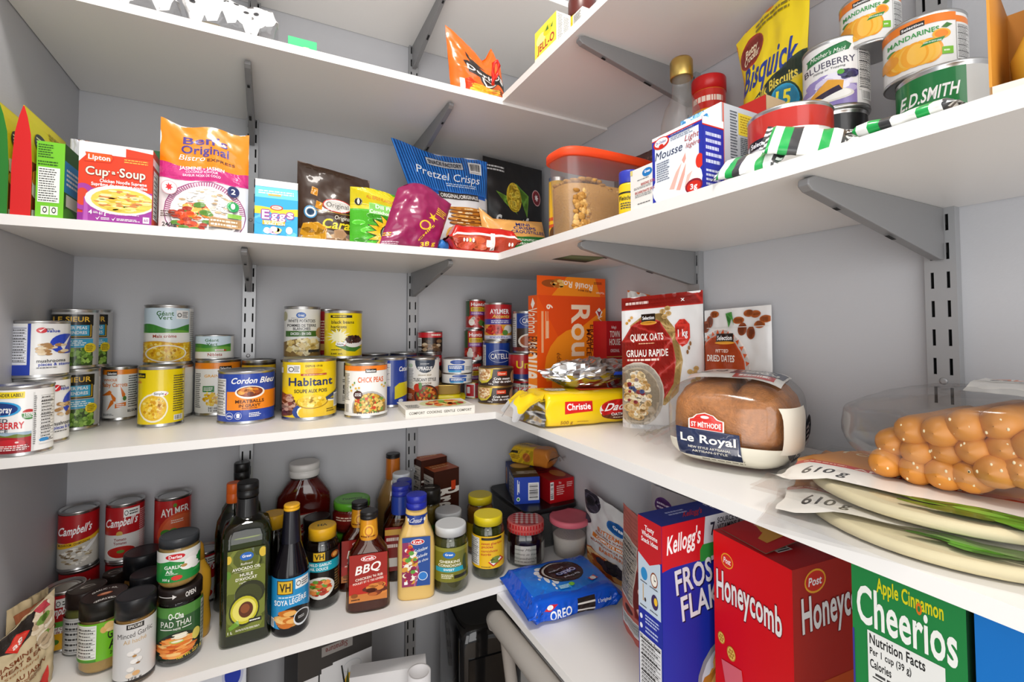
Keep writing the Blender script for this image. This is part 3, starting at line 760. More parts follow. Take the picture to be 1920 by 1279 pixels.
k = I().R(.1, .08, .9, .85, '#c8c8c6').L(.2, .2, .8, .7, 12, '#666', 2)
w1 = can('potato_can', 'dull silver can holding up the white potato can, behind the yellow soup can', 524, 600, None, Z3, k, '#bfbfbd', y=-.083, h=.112, group=GC)
k = I().E(.46, .87, .13, .065, '#1d62b8').T('Great', .46, .87, .18, .05, '#fff').L(.2, .8, .75, .82, 1, '#999', 2).T('WHITE POTATOES', .48, .75, .72, .06, '#444').T('POMMES DE TERRE', .48, .655, .76, .055, '#444').T('BLANCHES', .48, .585, .46, .055, '#444')
k.P([(.06, .42), (.86, .42), (.93, .48), (.86, .54), (.06, .54)], '#3f6b2a').T('DICED - EN DÉS', .46, .48, .54, .05, '#fff').E(.04, .85, .06, .1, '#b9b48a').E(.98, .5, .12, .12, '#c19a68').W(0, 0, 1, .3, '#8a6d3a', .08, ph=0, per=.5)
k.S(8, 60, .02, .0, .98, .42, .09, .06, ['#f0dfa2', '#e3ca82', '#f8edc4', '#d8b968'], True, 4).R(.66, .08, .96, .14, '#333').L(.3, .1, .62, .14, 2, '#4a3a1a', 3)
can('potato_can', 'white diced potato can raised on another can above the yellow soup can', 531, 602, 574, 0, k, '#ecebe6', on=w1, group=GC)
r1_ = can('tomato_can', 'lower red can hidden behind the yellow bean can stack', 590, 640, None, Z3, I(), '#a3242a', y=-.04, h=.112, group=GC)
can('tomato_can', 'dark red can peeking out between the potato can and the black bean can', 588, 640, 579, 0, I().L(.1, .3, .6, .8, 8, '#e8d0c0', 3).R(0, .1, .7, .25, '#d8b36a'), '#a3242a', on=r1_, group=GC)
k = I().R(0, 0, 1, .98, '#e9e9e6').R(.12, .68, .5, .98, '#1d1d1b').T('Selection', .3, .82, .3, .07, '#fff').E(.3, .93, .1, .05, '#6fae3e').L(.1, .55, .5, .63, 2, '#666', 3).T('Black', .26, .46, .3, .08, '#333').T('Beans', .26, .36, .3, .08, '#333').L(.1, .16, .5, .28, 4, '#888', 4).R(0, 0, 1, .1, '#1d1d1b')
b1 = can('bean_can', 'black and white bean can between the yellow soup can and the chick pea can', 628, 704, 668, Z3, k, '#e9e9e6', vb=772, group=GC, turn=.25)
k = I().R(.17, .89, .72, .95, '#1d1a12').L(.22, .9, .68, .94, 1, YEL, 2, .7).T('black beans', .48, .79, .58, .07, '#4a4010').T('haricots', .38, .68, .4, .065, '#4a4010').T('noirs', .3, .61, .24, .065, '#4a4010').G(.38, .45, .32, .2, '#fbf6c8', 14, .5)
k.P([(.3, .24), (.5, .34), (.98, .2), (.8, .1), (.6, .12)], '#3f7a2c').E(.76, .32, .24, .12, '#f4f1ea').S(4, 70, .54, .28, .98, .48, .035, .028, ['#2e1813', '#4a281d', '#5f3a2a', '#1f0f0c']).E(.43, .28, .13, .05, '#fff').T('Simple', .42, .28, .17, .04, '#333').P([(.5, .27), (.53, .23), (.59, .31), (.54, .26)], '#d6212c').L(.2, .13, .5, .17, 1, '#6a5c10', 5).T('540 mL', .34, .06, .3, .035, '#4a4010')
can('bean_can', 'yellow black bean can standing on top of the black and white bean can', 607, 680, 582, 0, k, YEL, on=b1, y=b1['y']+.004, group=GC)

k = I().R(.1, .8, .33, .95, '#f3f3f1').E(.17, .87, .05, .045, '#222').E(.17, .87, .036, .032, '#f3f3f1').L(.22, .82, .32, .93, 4, '#333', 3).T('DEPUIS 1918', .57, .93, .3, .035, '#6a5410').E(.57, .84, .16, .05, '#e5a91a').R(.34, .755, .8, .79, '#b5432a').L(.38, .76, .76, .78, 1, '#f6dcae', 3)
k.T('Habitant', .52, .645, .78, .14, '#1b2d5e').T('SOUPE AUX POIS', .52, .475, .58, .06, '#2a2a2a')
k.P([(.0, .45), (.14, .4), (.28, .24), (.2, .05), (0, 0)], '#7a4030').S(6, 60, .0, .03, .26, .44, .045, .03, ['#7a3b2a', '#a06a55', '#c69f8a', '#5a2b1d'], True).E(.72, .1, .52, .22, '#27458f').E(.74, .1, .46, .2, '#f6efd2').E(.76, .08, .46, .19, '#e8c22e').E(.55, .27, .28, .12, '#a9821a').E(.55, .285, .26, .115, '#ecc93a')
k.S(7, 60, .32, .18, .78, .39, .04, .032, ['#f2d65a', '#e4be2c', '#d9ad1c', '#f7e38c']).P([(.78, .34), (1, .46), (1, .39), (.8, .28)], '#33405e').L(.8, .06, .95, .14, 2, '#6a5410', 6).B(.93, .14, 1, .4, True, 4).R(.0, .8, .04, .9, '#eee')
can('soup_can', 'big yellow pea soup can with dark blue lettering at the shelf front', 527, 632, 667, Z3, k, '#f0cf10', vb=790, group=GC)

k = I().R(0, .9, 1, 1, '#ef7f22').R(.48, .86, .73, .94, '#2b2018').T('Selection', .605, .9, .21, .045, '#fff').T('CHICK PEAS', .6, .72, .58, .1, '#e2682a').L(.01, .3, .13, .85, 18, '#777', 3).B(.02, .04, .12, .25)
k.E(.58, .15, .4, .34, '#b3b0aa').E(.58, .14, .37, .31, '#8d6f35').S(9, 130, .22, .0, .95, .46, .035, .03, ['#e3bb58', '#d29f34', '#efcf7e', '#c8452a', '#6d9a3c', '#e8c468'])
for x, y in ((.2, .62), (.27, .55), (.17, .5), (.34, .56), (.9, .56), (.85, .6)): k.E(x, y, .025, .02, '#e0b34a')
for x, y in ((.15, .57), (.24, .66), (.3, .5), (.93, .62)): k.E(x, y, .015, .025, '#6d9a3c')
k.E(.32, .42, .1, .085, '#4a2620').T('AUCUN', .32, .445, .13, .025, '#fff').T('SUCRE', .32, .41, .14, .03, '#fff').R(0, 0, 1, .05, '#e9e9e6').T('540 mL 19 fl oz', .55, .06, .5, .04, '#444')
can('chickpea_can', 'white and orange chick pea can at the shelf front', 645, 727, 675, Z3, k, '#efefec', vb=786, group=GC)

can('ravioli_can', 'blue can against the back wall behind the chick peas, leftmost of the three', 672, 729, 661, Z3, I().R(.1, .5, .9, .9, '#e0a020'), '#22387e', y=-.04, group=GC)
k = I().N(.0, .42, .5, .93, 14, '#eceaea').B(.05, .04, .4, .32, True, 6).T('Catelli', .9, .8, .3, .1, '#fff', sh=.2).P([(.62, .12), (1, .2), (1, .5), (.75, .48), (.62, .4)], '#d9c81e').E(.8, .08, .07, .04, '#d8e0f2')
can('ravioli_can', 'blue can with a white facts panel between the chick pea and white soup cans', 700, 764, 667, Z3, k, '#1f3f9c', vb=765, group=GC)
can('ravioli_can', 'dark blue can against the back wall left of the white minestrone can', 730, 782, 659, Z3, I().R(.1, .5, .9, .9, '#384a86'), '#22387e', y=-.04, group=GC)

def mushred(s): return I().R(0, .74, 1, 1, '#c8202c').L(.55, .8, .95, .92, 1, '#f4dcd0', s, .8).R(0, 0, 1, .74, '#2a1d18').B(.02, .3, .16, .72, False, s).S(s, 26, .2, .05, .98, .62, .09, .08, ['#8a6a4a', '#b59a78', '#5e4632', '#d3bea0', '#3d2c20'], False).L(.04, .05, .2, .22, 3, '#eee', 2)
mr = can('mushroom_can', 'lower red mushroom can half hidden behind the white minestrone can', 785, 829, 660, Z3, mushred(3), '#a81c26', y=-.038, group=GC)
can('mushroom_can', 'small red and dark mushroom can on top, beside the far upright', 783, 830, 621, 0, mushred(4), '#a81c26', on=mr, group=GC)
k = I().E(.56, .96, .3, .27, '#2f3c4e').R(.26, .93, .86, 1, '#2f3c4e').T('SPRAGUE', .56, .8, .44, .085, '#fff').L(.42, .9, .7, .92, 1, '#fff', 3).E(.13, .87, .06, .05, '#bcd0b0').L(.05, .3, .22, .8, 14, '#8a8a86', 4).T('ORGANIC SOUP', .55, .64, .4, .035, '#8a7a50').T('TUSCANY STYLE', .55, .53, .68, .075, '#2f3036').T('MINESTRONE', .55, .44, .4, .04, '#7a5a30')
k.W(0, 0, 1, .3, '#a44a28', .05, ph=2).E(.6, .14, .36, .27, '#3a2a24').E(.6, .15, .32, .23, '#8a3018').S(3, 90, .3, -.06, .9, .36, .035, .03, ['#c8502a', '#e0a040', '#6a8a3a', '#a03a1c', '#d9702a', '#7a2a14']).E(.32, .34, .09, .1, '#c8321e').E(.42, .38, .05, .09, '#4d8a3a').L(.04, .06, .2, .2, 4, '#f0d0b0', 5)
can('soup_can', 'white minestrone can with a dark blue crest, by the cookbook', 762, 824, 667, Z3, k, '#ece9e2', y=-.112, vb=None, group=GC)
tuna = lambda s: I().R(0, .0, 1, 1, '#eceae6').E(.5, .8, .25, .17, '#3c5aa8').R(.18, .18, .72, .58, '#2f62b4').L(.22, .3, .68, .52, 2, '#fff', s, .6).R(.2, .05, .62, .2, '#3aa0d6').L(.76, .2, .95, .5, 3, '#777', s)
t1 = can('tuna_can', 'lower white and blue tuna tin of the pair', 828, 885, 696, Z3+.042, tuna(2), '#eceae6', y=-.105, group=GC, turn=.2)
can('tuna_can', 'upper white and blue tuna tin of the pair', 830, 886, 669, 0, tuna(3), '#eceae6', on=t1, group=GC)
k = I().R(.0, .0, .55, 1, '#e9e7e2').R(.12, .1, .5, .9, '#c2202c').R(.16, .3, .3, .75, '#eceae6').L(.55, .1, .95, .9, 9, '#666', 3)
can('fish_tin', 'small red and white fish tin right of the tuna pair', 870, 907, None, Z3, k, '#c2202c', y=-.1, h=.0405, rim='gold_tin', group=GC)
# the tuna tins stand on a flat yellow packet and an oval golden tin
def tinbox(name, label, u0, u1, vb, z, h, d, col, mt, p=3.5):
    c = onz((u0+u1)/2, vb, z); D = pj(c)[2]; w_ = (u1-u0)*D/CAM['f']/2
    return c, w_
c = onz(850, 757, Z3); yk = thing('fish_packet', 'flat yellow wrapped fish packet under the oval golden tin', 'packet', (c.x, -.118, Z3), -.35, GC)
m = M(); m.loft([(0, .033, .02, 3), (.004, .037, .023, 3), (.014, .037, .023, 3), (.0175, .033, .02, 3)], 40, '#e2cf1a'); m.build('packet_body', 'film_print', yk)
m = M(); m.add([(.03, -.022, .002), (.047, -.02, .005), (.049, .0, .012), (.046, .016, .016), (.03, .02, .016)], [(0, 1, 2, 3, 4)], '#d8c414'); m.add([(.03, -.0221, .0019), (.047, -.0201, .0049), (.049, .0001, .0119), (.046, .0161, .0159), (.03, .0201, .0159)], [(4, 3, 2, 1, 0)], '#d8c414'); m.build('wrapper_end', 'film_print', yk)
gt = thing('fish_tin', 'oval golden tin with ribbed side, under the white and blue tuna tins', 'tin', (c.x, -.118, Z3+.0175), -.35, GC)
m = M(); m.loft([(0, .034, .022, 2.6), (.002, .036, .024, 2.6), (.02, .036, .024, 2.6), (.0215, .038, .026, 2.6), (.0238, .038, .026, 2.6), (.0238, .035, .023, 2.6), (.022, .034, .022, 2.6)], 48); m.build('tin_body', 'gold_tin', gt)
m = M(); m.add([(.0, -.005, .0222), (.02, -.004, .0236), (.024, .002, .0236), (.004, .002, .0226)], [(0, 1, 2, 3)], '#ddd'); m.build('pull_tab', 'tin', gt)

hunts = lambda s: I().R(-.02, 0, .2, 1, '#33502c').R(.2, .78, 1, .98, '#c03026').T("Hunts", .6, .87, .66, .12, '#fff').R(.26, .6, .98, .76, '#e2bd2a').L(.32, .63, .9, .73, 2, '#7a4a10', s).R(.24, .46, .94, .6, '#7c3a86').L(.3, .49, .85, .57, 2, '#e8d0ea', s).R(.0, 0, 1, .42, '#a32420').S(s, 26, .05, .02, 1, .4, .1, .09, ['#c42a22', '#8f1d1a', '#e8e2d6', '#d8432e', '#4a7030'], False).E(.3, .2, .14, .13, '#efe9de').L(.2, .1, .5, .2, 2, '#fff', s)
h0 = can('paste_can', 'lowest small tomato paste can of three, mostly behind the crab tins', 868, 903, None, Z3, hunts(3), '#a32420', y=-.046, h=.088, group='tomato paste cans in a stack')
h1 = can('paste_can', 'middle small tomato paste can of three, left of the blue pasta can', 870, 906, 617, 0, hunts(4), '#a32420', on=h0, group='tomato paste cans in a stack')
can('paste_can', 'topmost small tomato paste can of three, left of the red tomato can', 873, 911, 561, 0, hunts(5), '#a32420', on=h1, group='tomato paste cans in a stack')
k = I().R(.0, .1, .12, .95, '#dcdcd8').L(.01, .15, .11, .9, 16, '#777', 3).T('CATELLI', .66, .62, .66, .17, '#fff').E(.62, .62, .42, .2, '#1b3f94').E(.62, .63, .4, .18, '#c9d6f0').E(.62, .63, .385, .165, '#173a8c').T('CATELLI', .62, .63, .66, .14, '#fff').R(.12, 0, 1, .3, '#3a2418').T('à la viande', .66, .16, .6, .11, '#fff', sh=.2)
k0 = can('pasta_can', 'bottom can behind the crab tins holding up the blue pasta sauce can', 898, 956, None, Z3, I().R(0, .2, 1, .8, '#7a1c18'), '#d6d2c8', y=-.108, h=.043, group=GC)
k1 = can('pasta_can', 'blue pasta sauce can under the red tomato can', 905, 957, 638, 0, k, '#1b3f94', on=k0, group=GC)
k = I().R(0, .58, 1, 1, '#bf2229').T('AYLMER', .55, .8, .68, .13, '#fff').T('Accents', .6, .66, .6, .1, '#f0c84a', sh=.3).R(0, .42, 1, .58, '#4a3f9c').L(.25, .45, .92, .55, 2, '#e6e2f4', 3).R(0, 0, 1, .42, '#e5a23a').S(4, 70, .05, .1, .7, .42, .05, .04, ['#c42a22', '#e0402c', '#a81e1a']).E(.85, .28, .14, .12, '#e8e4da').E(.75, .18, .1, .08, '#5a8a38').R(0, 0, 1, .1, '#d8d8ea').L(.2, .02, .9, .08, 2, '#4a3f9c', 2)
can('tomato_can', 'red and purple tomato can on top of the blue pasta sauce can', 908, 960, 567, 0, k, '#bf2229', on=k1, group=GC)
crab = lambda s: I().R(0, 0, 1, 1, '#35261f').P([(0, 1), (.42, 1), (.38, .5), (.26, .22), (.1, .14), (0, .3)], '#c9b93a').P([(.02, 1), (.36, 1), (.34, .6), (.22, .3), (.08, .3), (.02, .5)], '#d8b888').S(s, 60, .02, .3, .36, 1, .035, .06, ['#e8cfa0', '#c99a68', '#f2e2c4', '#b5804e'], True, 6).R(.54, .62, .8, .86, '#d9482a').T('Clover', .67, .74, .2, .1, '#f6e4c8').T('Crab meat', .66, .44, .44, .13, '#fff').T('Chair de crabe', .66, .26, .5, .12, '#fff').T('113 g', .36, .14, .12, .08, '#fff').E(.98, .5, .08, .4, '#c99a68')
q1_ = can('crab_tin', 'lower brown and gold crab meat tin of the pair by the inner corner', 896, 961, None, Z3, crab(3), '#35261f', vb=759, h=.0405, rim='gold_tin', group=GC)
can('crab_tin', 'upper brown and gold crab meat tin of the pair by the inner corner', 897, 963, 685, 0, crab(4), '#35261f', on=q1_, rim='gold_tin', group=GC)
k = I().R(0, 0, .14, 1, '#d8d8d4').L(.01, .1, .12, .9, 14, '#777', 2).E(.6, .8, .36, .15, '#c9d6f0').E(.6, .8, .345, .135, '#1b3f94').T('CATELLI', .6, .8, .55, .12, '#fff').R(.14, .1, .9, .6, '#3a2a20').E(.55, .26, .36, .2, '#eee6d8').E(.55, .27, .3, .15, '#a8501c').R(0, 0, 1, .1, '#7a2a1c')
u1 = can('sauce_can', 'red can with yellow lettering under the blue can beside the orange box', 953, 1009, 660, Z3+.048, I().R(0, .0, 1, 1, '#c02028').T('Unico', .72, .6, .9, .3, '#f0d020').R(0, 0, 1, .2, '#22408c'), '#c02028', y=-.168, group=GC)
can('pasta_can', 'blue pasta sauce can right of the red tomato can, half behind the orange box', 961, 1018, 583, 0, k, '#1b3f94', on=u1, group=GC)
k = I().R(0, .86, 1, 1, '#c8202c').R(.3, .8, .6, .9, '#2a2a2a').T('TASTY', .4, .72, .4, .07, '#3a7a48').T('PIZZA', .45, .55, .8, .2, '#c8202c').T('TASTE', .45, .4, .4, .06, '#3a7a48').E(.25, .2, .16, .14, '#c8202c').E(.6, .14, .2, .1, '#c8202c').E(.45, .22, .08, .06, '#e8b090')
pz = can('pizza_sauce_can', 'white and red pizza sauce can beside the side of the orange box', 960, 1013, 700, Z3, k, '#ece9e2', y=-.17, h=.048, group=GC)

# cookbook lying on the shelf edge
c0, c1_ = onz(760, 784, Z3), onz(890, 774, Z3); d = (c1_-c0); d.z = 0; L = d.length; a = math.atan2(d.y, d.x)
bk = thing('cookbook', 'white cookbook lying flat at the shelf edge before the minestrone can', 'book', (c0.x, c0.y, Z3), a)
m = M(); m.box(.002, .001, .002, L-.002, .1, .015, '#e6e0d2'); m.build('pages', 'matte_print', bk)
m = M(); wq = .104; m.box(0, 0, 0, L, wq, .002, '#e9e6df'); m.box(0, 0, .0142, L, wq, .0162, '#efece6'); m.box(0, -.0012, 0, L, .0008, .0162, '#e4e0d8')
I().R(.02, .03, .98, .97, '#ddd9cf').E(.62, .5, .35, .45, '#c9cc9a').S(4, 60, .35, .1, .95, .9, .05, .1, ['#c8401f', '#e07a2c', '#7aa83a', '#e9c070', '#a82c18']).L(.05, .1, .25, .5, 5, '#777', 3).put(m, flat_S((0, 0, .0162), (L, 0, 0), (0, wq, 0)))
I().T('COMFORT  COOKING  GENTLE  COMFORT', .5, .5, .9, .3, '#6a665c').put(m, flat_S((0, -.0012, 0), (L, 0, 0), (0, 0, .0162)))
m.build('cover', 'matte_print', bk)
# ------------------------------------------------------------------ snack shelf on the back wall (Z2)
YF = -D2+.004
def xy(p): return (p.x, p.y)
def back_box(name, label, cat, u0, u1, v0, depth, cols, y=YF, z=Z2, z_at=None, **k):
    a, b = ony(u0, v0, y), ony(u1, v0, y); h = (ony(u0, v0, y).z if z_at is None else z_at)-z
    return carton(name, label, cat, xy(a), xy(b), z, h, depth, cols, **k)
def back_pouch(name, label, cat, u0, u1, vm, vtop, y, d, base, z=Z2, **k):
    a, b = ony(u0, vm, y), ony(u1, vm, y); h = ony((u0+u1)/2, vtop, y).z-z
    return pouch(name, label, cat, xy(a), xy(b), z, h, d, base, **k)
# taco kit boxes: gable-topped cartons seen end on
def gable(name, label, u0, u1, vtop, y, L, c_end, c_side, ink, z=Z2):
    a, b = ony(u0, 400, y), ony(u1, 400, y); w = b.x-a.x; h = ony((u0+u1)/2, vtop, y).z-z; m = M()
    rows = [(0, 1.), (.45, 1.), (.75, .78), (.9, .42), (1., .06)]
    for sx in (-1, 1):
        for (t0, k0), (t1, k1) in zip(rows, rows[1:]):
            q = [(sx*w/2*k0, 0, t0*h), (sx*w/2*k0, L, t0*h), (sx*w/2*k1, L, t1*h), (sx*w/2*k1, 0, t1*h)]
            m.add(q if sx > 0 else q[::-1], [(0, 1, 2, 3)], c_side)
    for yy in (0, L):
        pts = [(-w/2*k, yy, t*h) for t, k in rows]+[(w/2*k, yy, t*h) for t, k in reversed(rows)]
        m.add(pts if yy else pts[::-1], [tuple(range(len(pts)))], c_end)
    m.box(-w/2, 0, 0, w/2, L, .0005, c_end); m.box(-w*.03, 0, h, w*.03, L, h+.001, c_side)
    def S(u, v, hh):
        t = v
        for (t0, k0), (t1, k1) in zip(rows, rows[1:]):
            if t0 <= t <= t1: k = k0+(k1-k0)*(t-t0)/(t1-t0); break
        return (w/2*k+hh*1.5, u*L, t*h)
    ink.put(m, S, (), [r[0] for r in rows[1:-1]], rect=(0, 0, 1, 1))
    o = m.build(name, 'print', None, ((a.x+b.x)/2, y, z)); tag(o, label, 'box', 'taco kit boxes')
tk = lambda s: I().R(0, .0, 1, .5, '#7a3a1c').S(s, 60, .0, .0, 1, .52, .09, .06, ['#d9902a', '#c84a24', '#f2e8d4', '#8a2a1a', '#e8b83a'], False).E(.22, .72, .16, .09, '#2b2f36').L(.1, .68, .34, .77, 3, '#e8e2b0', s).L(.45, .85, .95, .92, 2, '#9a8a20', s).E(.7, .62, .2, .12, '#b88a2a').E(.7, .62, .17, .1, '#e3cf2c').W(0, .0, 1, .06, '#f2ede0', .02)
gable('taco_kit_box', 'green ended yellow taco kit box cut by the left frame edge', -34, 13, 190, YF+.01, .14, '#2a7a2c', '#d8cb20', tk(2))
gable('taco_kit_box', 'red ended yellow taco kit box beside the lime green box', 18, 57, 197, YF, .15, '#cf1f1f', '#d8cb20', tk(3))
f = I().L(.05, .78, .62, .97, 6, '#2c5a14', 3).L(.05, .68, .8, .75, 2, '#2c5a14', 4).R(.07, .2, .84, .66, '#eceee8'); ing(f, .1, .21, .8, .65, 14, 6)
f.R(.2, .04, .48, .15, '#e8eee0').R(.52, .04, .8, .15, '#e8eee0').E(.34, .1, .08, .04, '#2a2a2a').E(.34, .1, .05, .025, '#e8eee0').E(.66, .1, .08, .04, '#2a2a2a').E(.66, .1, .05, .025, '#e8eee0')
r = I().R(0, .0, 1, 1, '#2f6a24').R(0, .36, 1, .78, '#2a8fd0').L(.1, .45, .9, .7, 4, '#f2f6f8', 4).R(.1, .18, .9, .34, '#e4ece0').W(0, 0, 1, .12, '#4d9a34', .04)
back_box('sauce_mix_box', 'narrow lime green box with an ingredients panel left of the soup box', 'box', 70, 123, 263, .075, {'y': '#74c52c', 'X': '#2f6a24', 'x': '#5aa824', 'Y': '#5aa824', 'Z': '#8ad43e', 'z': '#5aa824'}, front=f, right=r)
a_, b_ = ony(133, 300, YF+.08), ony(156, 300, YF+.08)
m = M(); pp = [(a_.x, YF+.072, Z2+.125), (a_.x+.012, YF+.085, Z2+.10), (b_.x, YF+.09, Z2), (a_.x+.004, YF+.07, Z2)]
m.add(pp, [(0, 3, 2, 1)], '#8f6a8e'); m.add([(x+.002, y+.004, z) for x, y, z in pp], [(0, 1, 2, 3)], '#8f6a8e')
back_pouch('noodle_packet', 'thin clear and purple packet standing between the lime box and soup box', 'packet', 130, 166, 330, 262, YF+.09, .012, bandcol([(.25, '#8a4a2c'), (.8, '#7d6a86'), (1, '#b9b9c2')]))
back_box('soup_box', 'dark green box hidden behind the orange red soup box', 'box', 250, 306, 277, .05, '#1f5a30', y=YF+.062)
f = I().R(0, .86, .62, 1, '#f4f1ee').P([(0, .74), (.12, .86), (.0, .86)], '#f4f1ee').R(.62, .86, 1, 1, '#e0401f').P([(.0, .86), (.3, .92), (.62, .97), (1, .94), (1, 1), (0, 1)], '#f4f1ee')
f.P([(.08, .87), (.1, .80), (.07, .75), (.42, .76), (.46, .82), (.43, .87)], '#d8321c').P([(.09, .865), (.11, .8), (.085, .76), (.41, .77), (.445, .82), (.42, .865)], '#ee5a1e').T('Lipton', .265, .815, .29, .06, '#fff')
f.L(.6, .78, .95, .84, 2, '#f4b04a', 3).O('Cup', .24, .64, .3, .1, '#fbf0d8', '#8a1a10', .006, sh=0, arc=.0).O('a', .46, .645, .05, .05, '#fbf0d8', '#8a1a10', .005).O('Soup', .72, .65, .36, .11, '#fbf0d8', '#8a1a10', .006)
f.E(.40, .65, .012, .01, '#fbf0d8').E(.52, .65, .012, .01, '#fbf0d8').T('Chicken Noodle Supreme', .6, .525, .64, .04, '#fff').T('Suprême de poulet et nouilles', .55, .475, .76, .04, '#fff')
f.R(0, .0, 1, .1, '#93288e').P([(.07, 0), (.07, .3), (.12, .42), (1, .42), (1, 0)], '#a23c9e').E(.07, .3, .16, .17, '#a23c9e').E(.06, .3, .09, .11, '#d8452a').P([(.08, 0), (.08, .3), (1, .3), (1, 0)], '#a23c9e').P([(.08, 0), (.14, 0), (.13, .3), (.09, .3)], '#b95ab4')
f.E(.58, .29, .49, .19, '#f4ece6').E(.6, .285, .43, .155, '#e8d25a').S(5, 110, .2, .14, 1.0, .43, .07, .014, ['#f3e48a', '#efd95f', '#e2c23e', '#f8efae', '#d98a4a'], True, 7, 5)
f.T('4', .17, .115, .05, .05, '#fff').L(.21, .1, .28, .13, 2, '#fff', 2).T('61 g', .33, .11, .09, .04, '#fff').L(.42, .1, .85, .12, 1, '#e8d0e8', 4).P([(.24, .05), (.265, .02), (.3, .075), (.265, .04)], '#fff').L(.31, .025, .43, .06, 2, '#fff', 3).P([(.45, .05), (.475, .02), (.51, .075), (.475, .04)], '#fff').L(.52, .025, .84, .06, 2, '#fff', 5).R(.88, .02, .97, .1, '#f4f4f2').T('60', .925, .06, .06, .035, '#a23c9e')
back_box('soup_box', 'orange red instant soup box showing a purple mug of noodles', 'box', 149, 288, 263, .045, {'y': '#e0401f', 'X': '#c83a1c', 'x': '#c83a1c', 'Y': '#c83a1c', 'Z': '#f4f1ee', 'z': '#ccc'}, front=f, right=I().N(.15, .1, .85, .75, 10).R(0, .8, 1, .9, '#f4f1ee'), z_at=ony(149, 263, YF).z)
# rice pouch
f = I().T("Ben's", .5, .855, .5, .075, '#4a3a8c', grow=.1).T('Original', .5, .765, .53, .075, '#4a3a8c').T('Bistro', .36, .685, .28, .05, '#fff', b=0, sh=.35).T('EXPRESS', .68, .67, .32, .026, '#5a3a2c').W(0, .46, 1, .6, '#c8307c', .015, ph=2.6, per=.5).T('JASMINE - JASMIN', .47, .585, .5, .03, '#fff').T('COCONUT FLAVOUR', .47, .55, .36, .022, '#fbe0ee').T('SAVEUR NOIX DE COCO', .47, .515, .42, .022, '#fbe0ee')
f.E(.52, .16, .46, .3, '#8c3a72').E(.52, .16, .45, .29, '#f4e6ee')
for i in range(46):
    t = PI*(.02+.96*i/45); c, s = math.cos(t), math.sin(t); f.P([(.52+.38*c, .16+.245*s), (.52+.385*math.cos(t+.03), .16+.248*math.sin(t+.03)), (.52+.45*math.cos(t+.03), .16+.29*math.sin(t+.03)), (.52+.45*c, .16+.29*s)], '#a8507f')
f.E(.52, .16, .39, .25, '#f6f1ec').S(9, 150, .2, .02, .9, .4, .035, .009, ['#fbf8f4', '#e6d8c6', '#d8b990', '#fff', '#ece2d4'], True, 6, 5).S(3, 60, .12, -.02, .62, .26, .06, .022, ['#d84a1c', '#e8842a', '#a8301a', '#f0c060', '#5a8a38', '#c85a20'], True)
f.E(.12, .37, .09, .065, '#e0b0b8').E(.12, .37, .082, .058, '#fdf6f6').G(.12, .375, .045, .04, '#d6242c', 7, .5).E(.83, .4, .07, .055, '#2c3668').T('2', .83, .4, .05, .05, '#fff').E(.83, .25, .07, .05, '#2fa35c').E(.83, .255, .025, .03, '#fff').R(.77, .14, .93, .18, '#8ac34a').R(.56, .04, .93, .13, '#b58a58').L(.58, .05, .9, .12, 2, '#f4e8d8', 4).L(.03, .1, .2, .16, 3, '#6a5a50', 3).T('240 g', .13, .035, .16, .035, '#333')
back_pouch('rice_pouch', 'orange pink and white rice pouch in front of the back wall upright', 'pouch', 299, 466, 330, 240, YF+.018, .03, bandcol([(.5, '#f6f1f1'), (.58, '#c8307c'), (1, '#f28a12')]), ink=f, top=lambda s: .0035*math.cos(s*11)+.004*max(0, .15-s)*6, wr=.004, seed=3, kind='stand')
# gum carton: milk-carton top
f = I().W(0, .56, 1, .74, '#f4d83c', .02, ph=1).R(0, 0, 1, .04, '#2aa0dc').S(3, 20, .0, .0, 1, .6, .12, .07, ['#4cb8ea', '#3aaee4', '#6cc8f0'], False)
f.E(.5, .75, .15, .07, '#e0402a').E(.5, .75, .12, .05, '#f6dcd0').L(.42, .73, .58, .77, 2, '#c8281c', 2).O('E', .25, .55, .17, .22, '#fff', '#a04aa0', .025).O('g', .45, .55, .15, .19, '#fff', '#a04aa0', .025).O('g', .63, .55, .15, .19, '#fff', '#a04aa0', .025).O('s', .82, .6, .15, .22, '#fff', '#a04aa0', .025)
f.R(.18, .28, .7, .39, '#f2b82a').T('EGG SHAPED', .44, .36, .44, .045, '#fff').T('BUBBLE GUM', .46, .305, .46, .045, '#fff').S(7, 16, .2, .05, .7, .24, .08, .06, ['#f4f0f4', '#f3b8d4', '#f4e08a', '#d8c8e8', '#fff'], True).E(.8, .16, .08, .1, '#f6f4f2')
g_ = back_box('gum_carton', 'small light blue gum carton with a white pinched top', 'carton', 478, 559, 356, .05, '#3aaee4', z_at=ony(478, 368, YF).z, make_root=True, front=f)
m = M(); w_, h_, d_ = g_['w'], g_['h'], g_['d']; hh = .022
m.quad((-w_/2, 0, h_), (w_/2, 0, h_), (w_/2, .012, h_+hh), (-w_/2, .012, h_+hh), '#58bdea'); m.quad((w_/2, d_, h_), (-w_/2, d_, h_), (-w_/2, .016, h_+hh), (w_/2, .016, h_+hh), '#58bdea')
m.add([(-w_/2, 0, h_), (-w_/2, .014, h_+hh), (-w_/2, d_, h_)], [(0, 1, 2)], '#3aaee4'); m.add([(w_/2, 0, h_), (w_/2, d_, h_), (w_/2, .014, h_+hh)], [(0, 1, 2)], '#3aaee4'); m.box(-w_/2, .0115, h_+hh, w_/2, .0165, h_+hh+.012, '#f6f6f4')
I().L(.08, .3, .95, .7, 2, '#f2f6f8', 3).R(.3, .2, .6, .36, '#e8a030').put(m, flat_S((-w_/2, 0, h_), (w_, 0, 0), (0, .012, hh)))
m.build('pinched_top', 'print', g_['o'])
